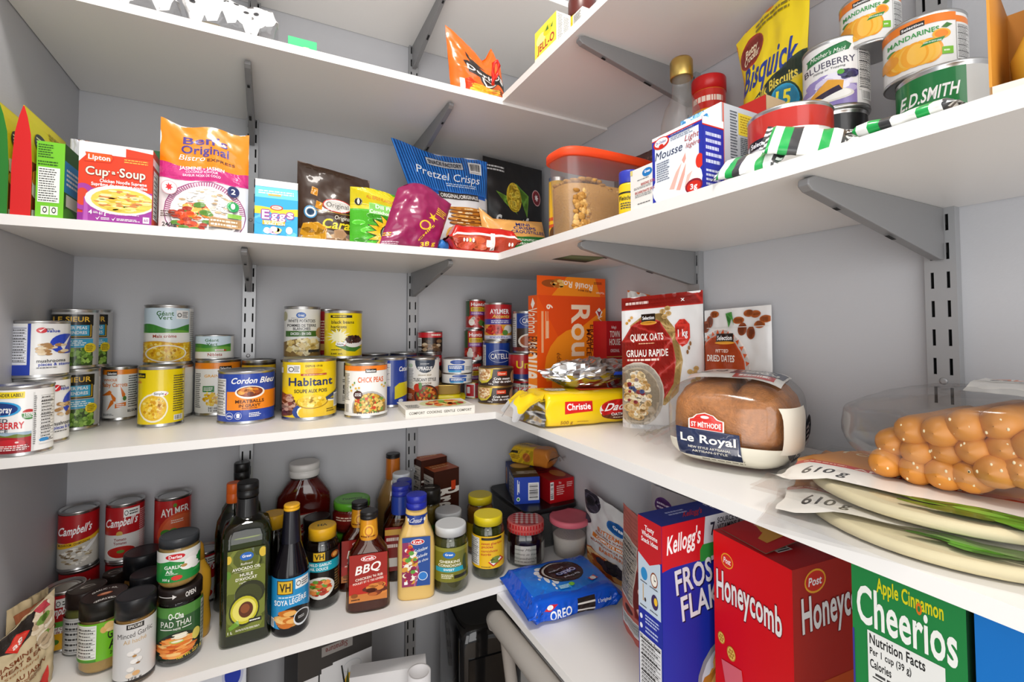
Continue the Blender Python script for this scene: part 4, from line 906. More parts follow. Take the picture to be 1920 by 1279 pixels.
# dark tray under two bags
a_, b_ = ony(572, 446, YF+.085), ony(756, 456, YF+.085)
m = M(); tw = b_.x-a_.x; m.box(-tw/2, 0, 0, tw/2, .14, .003, '#3a3b3d')
for q in ((-tw/2, 0, tw/2, .003), (-tw/2, .137, tw/2, .14), (-tw/2, 0, -tw/2+.003, .14), (tw/2-.003, 0, tw/2, .14)): m.box(q[0], q[1], 0, q[2], q[3], .012, '#4a4b4e')
o = m.build('shallow_tray', 'plastic', None, ((a_.x+b_.x)/2, YF+.085, Z2)); tag(o, 'dark grey shallow tray under the caramel pouch and green seed bag', 'tray')
ZT = Z2+.0035
f = I().L(.1, .93, .8, .97, 1, '#4a3626', 3)
for x, y in ((.22, .68), (.28, .52)): f.P([(x-.05, y-.04), (x+.04, y-.06), (x+.05, y+.03), (x-.03, y+.05)], '#d9901c')
f.E(.53, .54, .2, .085, '#c8281c').E(.53, .54, .185, .075, '#ece8e2').T('Original', .53, .545, .3, .06, '#2a241e', b=0).E(.17, .42, .085, .075, '#3f8fc0').E(.17, .42, .07, .06, '#eef2f4').E(.17, .42, .05, .04, '#2a4a68').R(.2, .25, 1, .255, '#d9a82a').R(.2, .445, 1, .45, '#d9a82a').T('Original', .6, .395, .22, .05, '#f4ecd8', b=0, sh=.2).T('Caramel', .66, .31, .66, .11, '#f0d820', b=1, sh=.3)
f.W(.02, .0, .98, .22, '#8c7a6c', .02).S(4, 34, .04, .0, .98, .23, .085, .06, ['#b8906a', '#d8b48c', '#9a6a42', '#e6d6c4', '#c8a078'], False, 5).S(5, 6, .02, .02, .4, .3, .14, .08, ['#d99a1c', '#e6b038', '#b87a18'], False, 6, 2)
pl = back_pouch('caramel_pouch', 'dark brown caramel pouch with a red and white oval logo', 'pouch', 557, 694, 380, 318, YF+.145, .035, bandcol([(.12, '#6a4a34'), (1, '#3f2716')]), z=ZT, ink=f, top=lambda s: .022*(.5-s), wr=.003, seed=11, lean=.05)
f = I().R(0, 0, 1, .62, '#4fb82c').S(2, 40, 0, 0, 1, .66, .12, .05, ['#5fcf3a', '#45a626', '#6fdc48', '#3c9820'], False).W(0, .72, 1, 1, '#d9c81e', 0).T('ALL SEEDS FLAVOUR TOURNESOL', .6, .84, .72, .05, '#c85a1c', arc=-.02).R(.28, .58, .92, .76, '#8fd870').T('Dill Pickle', .58, .71, .4, .06, '#f8fbf4').T('Cornichons à l\'aneth', .6, .62, .62, .06, '#f8fbf4').E(.12, .76, .06, .06, '#1c1c14').E(.12, .76, .02, .045, '#e6e2c8')
f.G(.68, .27, .46, .36, '#2a2a1a', 18, .66).G(.68, .27, .43, .335, '#f0c020', 18, .66).E(.68, .27, .23, .19, '#2a2a24').E(.68, .27, .21, .175, '#7d7f78').E(.62, .02, .14, .09, '#c8281c').E(.62, .02, .12, .075, '#f4f2ee').T('SPITZ', .62, .02, .18, .06, '#c8281c')
back_pouch('seed_bag', 'lime green and yellow sunflower seed bag next to the caramel pouch', 'bag', 656, 774, 400, 362, YF+.104, .024, bandcol([(.66, '#4fb82c'), (1, '#d9c81e')]), z=ZT, ink=f, top=lambda s: .004*math.sin(s*5)-.008*s+.005, wr=.004, seed=21, kind='stand')
# maroon chip bag leaning
f = I().T('38 g', .78, .1, .26, .07, '#e8c02a', rot=.25).T('CHIPS', .68, .26, .34, .035, '#e8c02a', rot=1.0).E(.62, .36, .1, .07, '#e8c02a').E(.62, .36, .075, .05, '#9a2456').G(.72, .52, .1, .08, '#e8c02a', 5, .35).L(.75, .6, .95, .72, 4, '#e8c02a', 3).L(.02, .03, .3, .08, 2, '#e8c8d8', 3).L(.0, .15, .12, .22, 2, '#e8c02a', 4)
cx_ = ony(770, 420, YF+.05)
pouch('chip_bag', 'shiny maroon chip bag leaning against the blue pretzel bag', 'bag', (cx_.x-.07, YF+.02), (cx_.x+.05, YF+.036), Z2, .128, .046, '#8f1d52', ink=f, kind='pillow', wr=.006, seed=31, lean=.25, top=lambda s: .02*math.sin(s*4), mt='film_print', side=lambda s, t: .05*t, roll=.0)
# big blue pretzel bag: standing behind
f = I().R(0, .62, 1, 1, '#1663c4')
vs_ = []; fs_ = []
for i in range(34):
    x = i/34+.004; o = len(vs_); vs_ += [(x, .62), (x+.012, .62), (x+.012, 1), (x, 1)]; fs_.append((o, o+1, o+2, o+3))
f.add(vs_, fs_, '#2f86e0').R(.1, .59, .95, .63, '#1663c4').R(.3, .865, .7, .94, '#2a2a2c').R(.305, .87, .695, .935, '#c9ced6').T('SNACK FACTORY', .5, .902, .36, .042, '#22242a').R(.77, .84, .92, .955, '#e8e8e6').B(.78, .86, .91, .945, True, 5)
f.T('Pretzel Crisps', .52, .78, .74, .075, '#f4f6f8', b=0, sh=.35).L(.45, .68, .85, .72, 2, '#cfe0f4', 4).R(.33, .56, .84, .625, '#3a332e').T('ORIGINAL/ORIGINALE', .59, .592, .48, .035, '#f4f2ee').L(.14, .42, .45, .52, 3, '#4a4a4a', 4, .3).R(.8, .05, .98, .5, '#b9bbc0')
rg = random.Random(4)
for i in range(13):
    y = .06+i*.034; w_ = .2+.05*rg.random(); x = .64+.03*rg.random(); f.E(x, y, w_, .022, '#6a3810').E(x, y+.006, w_*.98, .017, ['#c8822c', '#d99a44', '#b8701f'][i % 3]).S(i, 6, x-w_*.8, y-.008, x+w_*.8, y+.012, .03, .006, ['#f2dcb0', '#8a4a18'], False, 5, 1)
f.S(5, 16, .38, .02, .62, .3, .1, .07, ['#d89a3a', '#c8862a', '#e6b05a', '#a8661c'], True)
back_pouch('pretzel_bag', 'big bright blue and white pretzel bag, tallest of the snack bags', 'bag', 770, 918, 380, 285, -.17, .07, bandcol([(.62, '#e4e4e6'), (1, '#1663c4')]), ink=f, wr=.006, seed=41, lean=.1, top=lambda s: .022*max(0, .3-s)*3+.003*math.sin(s*9), side=lambda s, t: (-.03*max(0, t-.6)*2.4*(1-s)*1.4+.012*max(0, t-.6)*s), kind='stand', f=4)
f = I().T('Smartfood', .56, .42, .8, .12, '#f2f2f0', b=1, sh=.3).P([(.18, .7), (.3, .6), (.5, .5), (.36, .66)], '#7aa838').P([(.5, .8), (.72, .7), (.66, .48), (.6, .6)], '#6a9a30').E(.46, .66, .12, .14, '#e0c030').S(3, 60, .36, .54, .56, .79, .03, .02, ['#f0d850', '#d0a820', '#e8c83c'], True).E(.86, .7, .08, .08, '#d8a8a8').E(.86, .7, .07, .07, '#9a2430').G(.86, .7, .04, .04, '#f4e8e8', 7, .5).L(.04, .88, .35, .94, 2, '#d8d8d8', 3).L(.1, .3, .9, .34, 1, '#8ab0d8', 2)
back_pouch('popcorn_bag', 'black popcorn bag with a yellow corn cob in the back corner', 'bag', 905, 1016, 360, 306, -.07, .06, '#1a1a1c', ink=f, wr=.004, seed=51, kind='stand', top=lambda s: -.012*s+.006)
f = I().R(0, .0, 1, .3, '#5aa82c').P([(.3, .3), (1, .28), (1, .62), (.45, .58), (.36, .42)], '#1f7a34').T('MINI', .64, .88, .22, .07, '#2c3478').T('CRISPS', .66, .79, .36, .07, '#2c3478').T('CROUSTILLES', .7, .7, .54, .065, '#2c3478').L(.5, .48, .9, .54, 2, '#e8f0e0', 3).T('CORNICHON', .66, .43, .44, .05, '#f6faf2').E(.75, .14, .2, .1, '#b58a68').S(4, 26, .56, .05, .94, .24, .08, .04, ['#c89a78', '#a87a54', '#d8b090', '#8a5c3c'], True).E(.06, .5, .08, .06, '#1f7a34').P([(.0, .3), (.3, .3), (.45, 0), (.0, 0)], '#e8a850')
pouch('chip_bag', 'peach and green mini crisps bag leaning at the inner shelf corner', 'bag', xy(ony(914, 440, -.205)), xy(ony(1032, 440, -.232)), Z2, .108, .042, bandcol([(.3, '#e8a850'), (1, '#edb060')]), ink=f, wr=.005, seed=61, kind='pillow', lean=.12, top=lambda s: .03*max(0, .22-s)*4+.0, side=lambda s, t: -.018*t)
# red bag lying on its side
S = flow_S(.165, .062, .06, fin=.1, p=2.4, wr=.005, seed=4, flare=1.05, endh=.25)
a_ = ony(902, 468, -.29); m = M(); m.grid(lambda s, q: S(s, q), 28, 40, '#c81c14', tri=True)
f = I().R(0, 0, 1, .5, '#b5402a').R(.05, .46, .95, .53, '#f2efec').R(.56, .0, .62, .56, '#f2efec').R(.5, .12, .56, .34, '#f0efea').L(.25, .8, .6, .92, 2, '#f2c09a', 3).S(3, 18, .1, .04, .5, .4, .09, .1, ['#c84a30', '#a8341f', '#d0603c'], False)
for i, c in enumerate(('#f4f2ee', '#f4f2ee', '#e8c82a', '#f4f2ee')): f.E(.2+.04*i, .3, .014, .06, c)
f.E(.82, .25, .014, .06, '#f4f2ee').E(.86, .25, .014, .06, '#f4f2ee')
flow_ink(m, f, S, 28, 40, S.near[0], .53)
o = m.build('chip_bag', 'film_print', None, (a_.x, -.292, Z2), -.06); tag(o, 'bright red chip bag lying on its side at the shelf corner', 'bag')
S2_ = flow_S(.06, .05, .03, fin=.12, p=2.3, wr=.004, seed=9, flare=1.05, endh=.25)
a_ = ony(818, 455, -.27); m = M(); m.grid(lambda s, q: S2_(s, q), 14, 20, colfn=lambda s, q: '#2f78c4' if s < .4 else '#b01c24')
o = m.build('snack_packet', 'film_print', None, (a_.x+.022, -.262, Z2), .2); tag(o, 'small blue and red snack packet beneath the maroon chip bag', 'packet')
S3_ = pouch_S

# ------------------------------------------------------------------ right wall, tub shelf (Z2)
XF = W-R2+.004
def right_box(name, label, cat, u0, u1, v0, depth, cols, x=XF, z=Z2, v1=None, **k):
    a, b = onx(u0, v0, x), onx(u1, v1 or v0, x); h = max(.02, a.z-z)
    return carton(name, label, cat, xy(a), xy(b), z, h, depth, cols, **k)
# orange lidded tub, its long side facing the doorway
yn = -.592; L = .205; tb = thing('storage_tub', 'clear plastic tub of brown sugar with an orange lid', 'container', (XF+.002, yn, Z2))
hT = onx(1062, 300, XF+.03).z-Z2
m = M(); dd = .085
def rr(z, k=1., e=0.): return (z, L/2*k+e, dd/2*k+e, 3.6, L/2, dd/2)
m.loft([rr(0, .9), rr(.004, .94), rr(hT*.5, .97), rr(hT*.93, 1.), rr(hT*.95, 1., .002)], 64, cap=False); m.build('tub_body', 'frosted_plastic', tb)
m = M(); m.loft([rr(.002, .9), rr(.005, .925), rr(hT*.45, .945), rr(hT*.62, .95)], 64, '#b98a45', cap=True)
rg = random.Random(8)
for i in range(420):
    x, y = rg.uniform(.03, .97)*L, rg.uniform(.05, .95)*dd; z = hT*(.60+.07*math.sin(x*40)+.03*rg.random())
    if (abs(2*x/L-1))**3.6+(abs(2*y/dd-1))**3.6 < .72: m.blob((x, y, z), (.005+.005*rg.random(), .005, .004), rg.choice(['#c2924c', '#a97a38', '#d0a35e', '#b98a45']), n=6, k=4)
for i in range(260):
    s = rg.random(); x = s*L*.86+L*.07; z = hT*(.05+.5*rg.random()); m.blob((x, dd*.047+.002, z), (.006*(.5+rg.random()), .0022, .005*(.5+rg.random())), rg.choice(['#c89a55', '#a57434', '#d8ae6c', '#b58542']), n=6, k=4)
m.build('brown_sugar', 'crumb', tb)
m = M(); m.loft([rr(hT*.94, 1., .004), rr(hT*.95, 1., .006), rr(hT+.004, 1., .006), rr(hT+.007, 1., .004), rr(hT+.009, .97, 0)], 64, '#e8461a'); m.build('lid', 'soft_plastic', tb)
pouch('brown_packet', 'dark brown foil packet standing behind the orange lidded tub', 'packet', (1.035, -.40), (1.04, -.56), Z2, onx(1200, 289, 1.035).z-Z2, .02, '#4a2a24', ink=I().L(.1, .7, .9, .95, 5, '#6a443a', 3), wr=.004, seed=3)
q_ = solve(1031, 1052, 338, Z2, x=.88)
can('peanut_butter_jar', 'yellow jar with red lettering, just its edge left of the tub', 1029, 1062, 330, Z2, I().R(0, .0, 1, 1, '#eab81c').L(.0, .3, .6, .5, 2, '#c8281c', 3).E(.3, .2, .3, .14, '#5a3a1a'), '#eab81c', x=.905, rim='tin', cat='jar')
yj = solve(1160, 1202, 317, Z2, x=.835); root, _p = vessel('yeast_jar', 'small yellow jar with a dark blue lid behind the baking soda box', 'jar', yj[0], yj[1], Z2, face_cam(yj[0], yj[1]), [
    ('jar_body', 'plastic', rings([(0, yj[2]*.95), (.003, yj[2]), (yj[3]*.72, yj[2]), (yj[3]*.78, yj[2]*.9)]), '#ecc818'), ('lid', 'plastic', rings([(yj[3]*.76, yj[2]*.97), (yj[3]*.78, yj[2]*1.0), (yj[3]*.97, yj[2]*1.0), (yj[3], yj[2]*.95)]), '#2f3aa8')])
wrap_label(root, I().R(0, .75, 1, .8, '#222').T('Fleischmann', .45, .62, .8, .12, '#222').L(.1, .3, .8, .5, 3, '#444', 3).E(.3, .1, .2, .1, '#c8281c'), yj[2], .006, yj[3]*.72, '#ecc818')
f = I().E(.7, .83, .2, .1, '#1f74b8').T('Great', .7, .85, .22, .06, '#fff').L(.3, .68, .9, .72, 1, '#777', 2).T('BAKING SODA', .75, .58, .6, .06, '#a8342c').L(.15, .48, .9, .54, 2, '#888', 3).T('BICARBONATE DE SOUDE', .7, .4, 1.0, .06, '#a8342c').L(.2, .28, .9, .36, 2, '#888', 4).L(.3, .1, .9, .14, 1, '#555', 5).R(0, .88, .1, 1, '#d8c878')
right_box('baking_soda_box', 'small white baking soda box left of the blue mousse box', 'box', 1182, 1228, 322, .05, '#e4e1dc', v1=322, front=f)
f = I().R(0, 0, 1, 1, '#2430a0').R(.06, .04, .94, .9, '#dfe6ee').R(.0, .95, 1, 1, '#f0eeee').R(0, .94, 1, .955, '#c8281c').E(.5, .18, .5, .3, '#e9edf2').P([(.3, .06), (.34, .2), (.46, .38), (.6, .52), (.7, .6), (.74, .5), (.72, .42), (.86, .36), (.94, .22), (.94, .06)], '#f8f0ec').P([(.36, .14), (.5, .36), (.62, .47), (.56, .34), (.46, .12)], '#e6b4a8').P([(.5, .1), (.62, .32), (.7, .44), (.67, .28), (.58, .08)], '#e3a598').P([(.66, .1), (.72, .26), (.82, .3), (.76, .2), (.72, .08)], '#e9beb4').P([(.62, .5), (.69, .59), (.7, .5), (.66, .44)], '#e0a094').E(.95, .4, .07, .1, '#d8301f').E(.2, .88, .17, .09, '#c8281c').E(.2, .89, .14, .065, '#f4f2f0').T('Dr.Oetker', .2, .895, .22, .04, '#26358c').E(.2, .835, .05, .03, '#c8281c')
f.T('Mousse', .36, .7, .56, .12, '#2a3154', b=0, sh=.25).T('Light', .82, .79, .26, .08, '#a8342c', b=0, sh=.3).T('légère', .84, .68, .26, .07, '#a8342c', b=0, sh=.3).L(.4, .84, .88, .94, 4, '#8a92a4', 3).L(.1, .3, .38, .6, 9, '#6a7286', 4).E(.84, .08, .16, .1, '#8a1c2c').E(.84, .075, .13, .075, '#c8281c').T('3g', .84, .075, .13, .07, '#fff')
sd = I().R(0, .9, 1, 1, '#f0eeee').R(0, .88, 1, .9, '#c8281c').R(.05, .03, .95, .87, '#2430a0').L(.15, .35, .9, .82, 5, '#ccd2ea', 4).L(.15, .05, .9, .3, 4, '#ccd2ea', 5)
mo = right_box('mousse_box', 'white and blue mousse mix box with a pink swirl picture', 'box', 1223, 1316, 262, .036, {'y': '#2430a0', 'x': '#2430a0', 'X': '#2430a0', 'Y': '#2430a0', 'Z': '#f0eeee', 'z': '#ccc'}, v1=216, front=f, right=sd)
# the near side of the mousse box is its right side seen from the doorway
f = I().R(0, 0, 1, 1, '#e6eaee').R(0, .9, .6, 1, '#4a9ad0').S(3, 40, 0, .86, .7, 1, .06, .03, ['#8fc8ea', '#3a86c0', '#dff0fa'], False).L(.05, .1, .9, .8, 16, '#9aa4b0', 3)
sd = I().R(0, .0, 1, .07, '#26304e').R(0, .07, 1, .11, '#dfe3e8').R(.02, .0, .05, 1, '#d86a5a').R(.36, .7, .84, .94, '#e8cc3a').L(.4, .72, .8, .92, 7, '#b09018', 3).L(.18, .14, .34, .95, 26, '#5a5f68', 4).L(.4, .14, .9, .68, 26, '#5a5f68', 5).R(.16, .15, .24, .2, '#2a2a2a')
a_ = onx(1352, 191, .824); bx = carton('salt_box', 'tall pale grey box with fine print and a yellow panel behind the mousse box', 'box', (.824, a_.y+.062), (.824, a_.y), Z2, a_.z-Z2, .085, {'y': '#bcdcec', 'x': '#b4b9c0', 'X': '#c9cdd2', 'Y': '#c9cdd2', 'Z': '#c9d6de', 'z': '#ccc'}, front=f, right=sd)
# bottle with a gold cap
bq = solve(1237, 1325, None, Z2, x=.925, h=.2); X_, Y_, r_ = bq[0], bq[1], bq[2]; zt_ = onx(1279, 112, X_).z-Z2; q = zt_
pr = [(0, r_*.9), (.004, r_*.97), (.03, r_), (q*.54, r_), (q*.62, r_*.95), (q*.7, r_*.78), (q*.76, r_*.52), (q*.79, r_*.44), (q*.86, r_*.42), (q*.9, r_*.46)]
root, _p = vessel('syrup_bottle', 'empty looking clear bottle with a gold cap behind the mousse box', 'bottle', X_, Y_, Z2, face_cam(X_, Y_), [('bottle_body', 'frosted_plastic', rings(pr), '#fff'), ('cap', 'gold_tin', rings([(q*.885, r_*.5), (q*.89, r_*.52), (q*.985, r_*.52), (q, r_*.46)]), '#fff')])
wrap_label(root, I().R(.0, .75, 1, 1, '#2a38a8').R(.0, .0, .3, .5, '#c8503c').T('UP', .5, .55, .3, .2, '#d8a850').R(.3, .1, .9, .4, '#c9b08a'), r_, .05, q*.5, '#2a38a8')
k = I().R(0, .84, 1, .98, '#c8281c').L(.05, .87, .95, .95, 1, '#f6e0d0', 3).T("FRY'S", .8, .66, .34, .16, '#5a2a14').T("FRY'S", .35, .3, .5, .26, '#c83a1c').L(.6, .3, .95, .55, 4, '#8a4a10', 4)
fr = can('cocoa_tin', 'orange cocoa tin with a red plastic lid against the right wall', 1297, 1366, 142, Z2, k, '#eea51c', x=1.02, cat='tin'); h_ = fr['h']
m = M(); m.loft([(h_*.93, fr['r']*1.005, fr['r']*1.005, 2), (h_*.93, fr['r']*1.03, fr['r']*1.03, 2), (h_+.004, fr['r']*1.03, fr['r']*1.03, 2), (h_+.006, fr['r']*1., fr['r'], 2)], 48, '#c81c1c'); m.build('plastic_lid', 'plastic', fr['o'])
# biscuit mix pouch
f = I().E(.22, .86, .2, .08, '#b02a1c').T('Betty', .22, .875, .2, .04, '#f4e0c0', sh=.3).T('Crocker', .22, .835, .26, .04, '#f4e0c0', sh=.3).T('Bisquick', .5, .72, .84, .13, '#1f3a94', b=1, sh=.25).P([(.0, .52), (1, .72), (1, .62), (.0, .4)], '#2a3f34').T('Buttermilk Biscuits', .48, .585, .9, .05, '#e8d04a', rot=.17, asp=.5).R(0, .0, 1, .46, '#b86a28').P([(0, .40), (.62, .50), (.62, .42), (0, .30)], '#2f6f8c').T('Biscuits au babeurre', .32, .41, .6, .04, '#f0e060', rot=.1, asp=.5).S(6, 44, .0, -.05, 1, .42, .2, .1, ['#d89a4e', '#e8b870', '#c4803a', '#f0cc90', '#a8662a'], False, 9, 6).E(.78, .5, .2, .09, '#1a4a3a').E(.78, .5, .185, .08, '#2aa0d0').T('15', .78, .515, .18, .07, '#f0e020').T('Minutes', .78, .455, .22, .03, '#123')
f.L(.3, .93, .8, .98, 2, '#8a7a10', 3)
pouch('biscuit_mix_pouch', 'bright yellow biscuit mix pouch, tallest package on the tub shelf', 'pouch', xy(onx(1384, 190, .992)), xy(onx(1500, 150, .992)), Z2, onx(1478, 30, .992).z-Z2, .05, bandcol([(.4, '#b86a28'), (1, '#efd21a')]), ink=f, wr=.004, seed=8, lean=-.02, top=lambda s: .022*s+.012*math.sin(s*3), side=lambda s, t: .02*t-.035*max(0, t-.75)*(1-s)*2)
a_ = onx(1436, 177, .905); f = I().R(0, 0, 1, 1, '#c02a22').T('Robin', .5, .7, .6, .16, '#fff', sh=.2)
sd = I().R(0, .5, 1, 1, '#d8bc94').T('Sans gluten', .5, .82, .8, .09, '#b02a20').L(.1, .6, .9, .72, 3, '#6a5a48', 3).R(0, 0, 1, .5, '#c8a878')
carton('flour_box', 'small red and tan gluten free box behind the fruit cocktail can', 'box', (.905, a_.y+.05), (.905, a_.y), Z2, a_.z-Z2, .04, {'y': '#c02a22', 'x': '#d8bc94', 'Z': '#d84a3a', 'X': '#c02a22', 'Y': '#c02a22', 'z': '#aaa'}, front=f, right=sd)
# fruit cans
k = I().R(0, .7, 1, 1, '#b8291f').P([(0, .62), (1, .8), (1, .98), (0, .98)], '#b8291f').R(.04, .52, .3, .66, '#1f1a18').T('Selection', .17, .59, .22, .07, '#fff').T('COCKTAIL', .22, .36, .4, .14, '#c8281c').T('de FRUITS', .24, .2, .36, .12, '#c8281c').T('CERISES', .26, .07, .34, .07, '#c8281c').R(.4, .2, .82, .7, '#f4f4f2').E(.5, .48, .07, .12, '#222').E(.5, .48, .052, .09, '#f4f4f2').L(.6, .3, .8, .6, 4, '#555', 3)
can('fruit_can', 'short red and white fruit cocktail can behind the striped packets', 1400, 1568, 187, Z2, k, '#ecebe8', x=.868)
k = I().R(0, 0, 1, 1, '#1c1c1e').L(.2, .3, .9, .8, 5, '#ddd', 3)
bl0 = can('filling_can', 'dark can under the blueberry filling can, hidden by the striped packets', 1503, 1634, None, Z2, k, '#1c1c1e', x=.972, h=.104)
k = I().P([(.08, .74), (.7, .84), (.74, .92), (.66, .98), (.08, .86), (.12, .8)], '#1c6a38').P([(.1, .75), (.68, .85), (.66, .96), (.1, .855)], '#2a7a44').T("Mother's Maid", .4, .85, .5, .07, '#f4f4ee', b=0, sh=.3, rot=.06).T('BLUEBERRY', .42, .68, .74, .1, '#3a3450', rot=.05, b=0).T('Filling or Topping', .42, .59, .46, .03, '#777', sh=.2, rot=.05).R(0, .0, .8, .3, '#8a7ab8').S(4, 50, .0, .02, .8, .5, .12, .06, ['#b8acd8', '#d8d0ea', '#9a8cc8', '#ece8f4'], True, 9).E(.4, .16, .36, .1, '#e0dcd4').E(.4, .17, .32, .08, '#f2f0ec').P([(.1, .2), (.4, .42), (.62, .36), (.6, .22), (.3, .14)], '#e0a030').P([(.2, .2), (.55, .3), (.6, .22), (.32, .14)], '#2a1a38').S(6, 26, .52, .38, .84, .54, .05, .035, ['#33305c', '#4a4678', '#26244a'], True).E(.58, .5, .05, .04, '#5aa83a').N(.82, .2, .99, .95, 20, '#efeeea').B(.86, .05, .98, .2, True, 4)
can('filling_can', 'white and lilac blueberry filling can left of the mandarin cans', 1502, 1633, 65, 0, k, '#efeeec', on=bl0, x=.972)
k = I().R(0, .0, .72, 1, '#0f7a3a').T('E.D.SMITH', .36, .78, .58, .13, '#fff', sh=.2).L(.2, .6, .55, .64, 1, '#cfe8d4', 3).T('PUMPKIN', .38, .44, .5, .14, '#f2ecd8', b=0)
ed = can('pumpkin_can', 'green and silver pumpkin can at the bottom of the mandarin stack', 1625, 1791, 165, Z2, k, '#cfcfcc', x=.982)
def mand(s):
    k = I().R(0, .84, .86, 1, '#ee7f1c').R(.86, .8, 1, .93, '#ee7f1c').R(.24, .83, .52, .93, '#2b2420').T('Selection', .38, .88, .25, .05, '#fff').T('MANDARINES', .38, .7, .6, .09, '#3a9a4a', rot=.03).E(.7, .6, .1, .1, '#f6b23a').E(.7, .6, .075, .075, '#f08a1c').E(.13, .54, .06, .045, '#4a8a38').P([(.7, .72), (.76, .8), (.82, .76), (.76, .7)], '#3f7a34')
    for i, (x, c) in enumerate(((.2, '#f2a01c'), (.3, '#f6b22c'), (.56, '#f2a01c'), (.48, '#f8bc3c'), (.4, '#f4a824'))): k.E(x, .32, .16, .24, c).E(x+.02, .32, .11, .2, '#f8c04a')
    return k.E(.1, .36, .12, .12, '#f0a030').P([(.46, .42), (.52, .5), (.74, .54), (.7, .46)], '#2f8a40').T('DANS UN SIROP LÉGER', .6, .48, .2, .025, '#fff').R(.7, .2, .82, .34, '#7ac02c').L(.72, .24, .8, .3, 1, '#eaf4dc', 2).N(.86, .1, 1, .8, 22, '#e6e6e4', s)
m1_ = can('mandarin_can', 'white and orange mandarin can standing on the green pumpkin can', 1627, 1779, 50, 0, mand(3), '#efeeec', on=ed, x=.982)
m2_ = can('mandarin_can', 'topmost mandarin can, cut by the top of the frame', 1632, 1779, None, 0, mand(4), '#efeeec', on=m1_, x=.984, h=m1_['h'])
# green striped wrapped snacks
def packet(label, u, v, rz, L, x=None, z=Z2, tilt=0., seed=0, roll=0.):
    p = onz(u, v, z) if x is None else onx(u, v, x)
    S = flow_S(L, .044, .012, fin=.1, p=2.3, wr=.002, seed=seed, flare=1.02, endh=.12); m = M()
    def cf(s, q):
        k = int(s*9)
        if s < .06 or s > .94: return '#3a3a3c' if int(q*20) % 2 else '#e9ebe8'
        return ['#18a04a', '#f0f1ee', '#18a04a', '#3a3a3c', '#f0f1ee', '#f0f1ee', '#18a04a', '#f0f1ee', '#3a3a3c'][k % 9] if .3 < q < .97 or q < .03 else '#e6e8e6'
    m.grid(lambda s, q: S(s, q), 27, 20, colfn=cf)
    o = m.build('snack_packet', 'film_print', None, (p.x, p.y, z), rz); tag(o, label, 'packet', 'green and white striped snack packets'); o.rotation_euler = (roll, tilt, rz); return o
for a in (('green and white striped snack packet lying at the shelf edge below the fruit cocktail can', .797, -.905, -1.4, .07, Z2+.012, 0., 1, .7), ('striped snack packet leaning on the fruit cocktail can', .812, -.95, -1.0, .075, Z2+.022, .25, 2, .9), ('striped snack packet with its silver underside up, by the blueberry can', .832, -.993, -1.75, .062, Z2+.012, -.1, 3, .5), ('striped snack packet at the shelf edge in front of the pumpkin can', .797, -1.04, -1.5, .07, Z2+.003, 0., 5, .15)):
    S = a[4]
    o = packet(a[0], 1, 1, a[3], a[4], None, a[5], a[6], a[7], a[8]); o.location = (a[1], a[2], a[5])
# golden chocolate figure in a cardboard tray, right edge
gx, gy = .815, -1.107
ch = thing('chocolate_figure', 'golden wrapped rounded figure inside the open cardboard tray', 'chocolate', (gx+.03, gy-.02, Z2+.004), -1.4)
m = M(); m.loft([(0, .03, .03, 2.2), (.01, .038, .036, 2.2), (.035, .04, .038, 2.1), (.06, .03, .03, 2), (.075, .02, .02, 2), (.082, .018, .018, 2), (.095, .026, .026, 2), (.115, .028, .028, 2), (.132, .02, .02, 2), (.138, .008, .008, 2)], 40, '#c8a440'); m.build('body', 'liquid', ch)
m = M(); m.tube([(.023*math.cos(a), .023*math.sin(a), .08+.002*math.sin(3*a)) for a in [i*PI/10 for i in range(21)]], .0045, '#e6e2d8'); m.build('ribbon', 'film_print', ch)
cb = thing('cardboard_tray', 'open orange brown cardboard tray at the right frame edge', 'box', (gx+.03, gy-.02, Z2), -1.4)
m = M(); w_, h_ = .046, .1
m.box(-w_, -w_, 0, w_, w_, .0015, '#e8e4da'); m.box(-w_, -w_, 0, -w_+.0015, w_, h_, '#c98a34'); m.box(-w_, w_-.0015, 0, w_, w_, h_, '#b87a2c'); m.box(w_-.0015, -w_, 0, w_, w_, h_, '#c98a34'); m.box(-w_, -w_, 0, w_, -w_+.0015, .012, '#d9d4c4')
m.build('tray_walls', 'matte_print', cb)

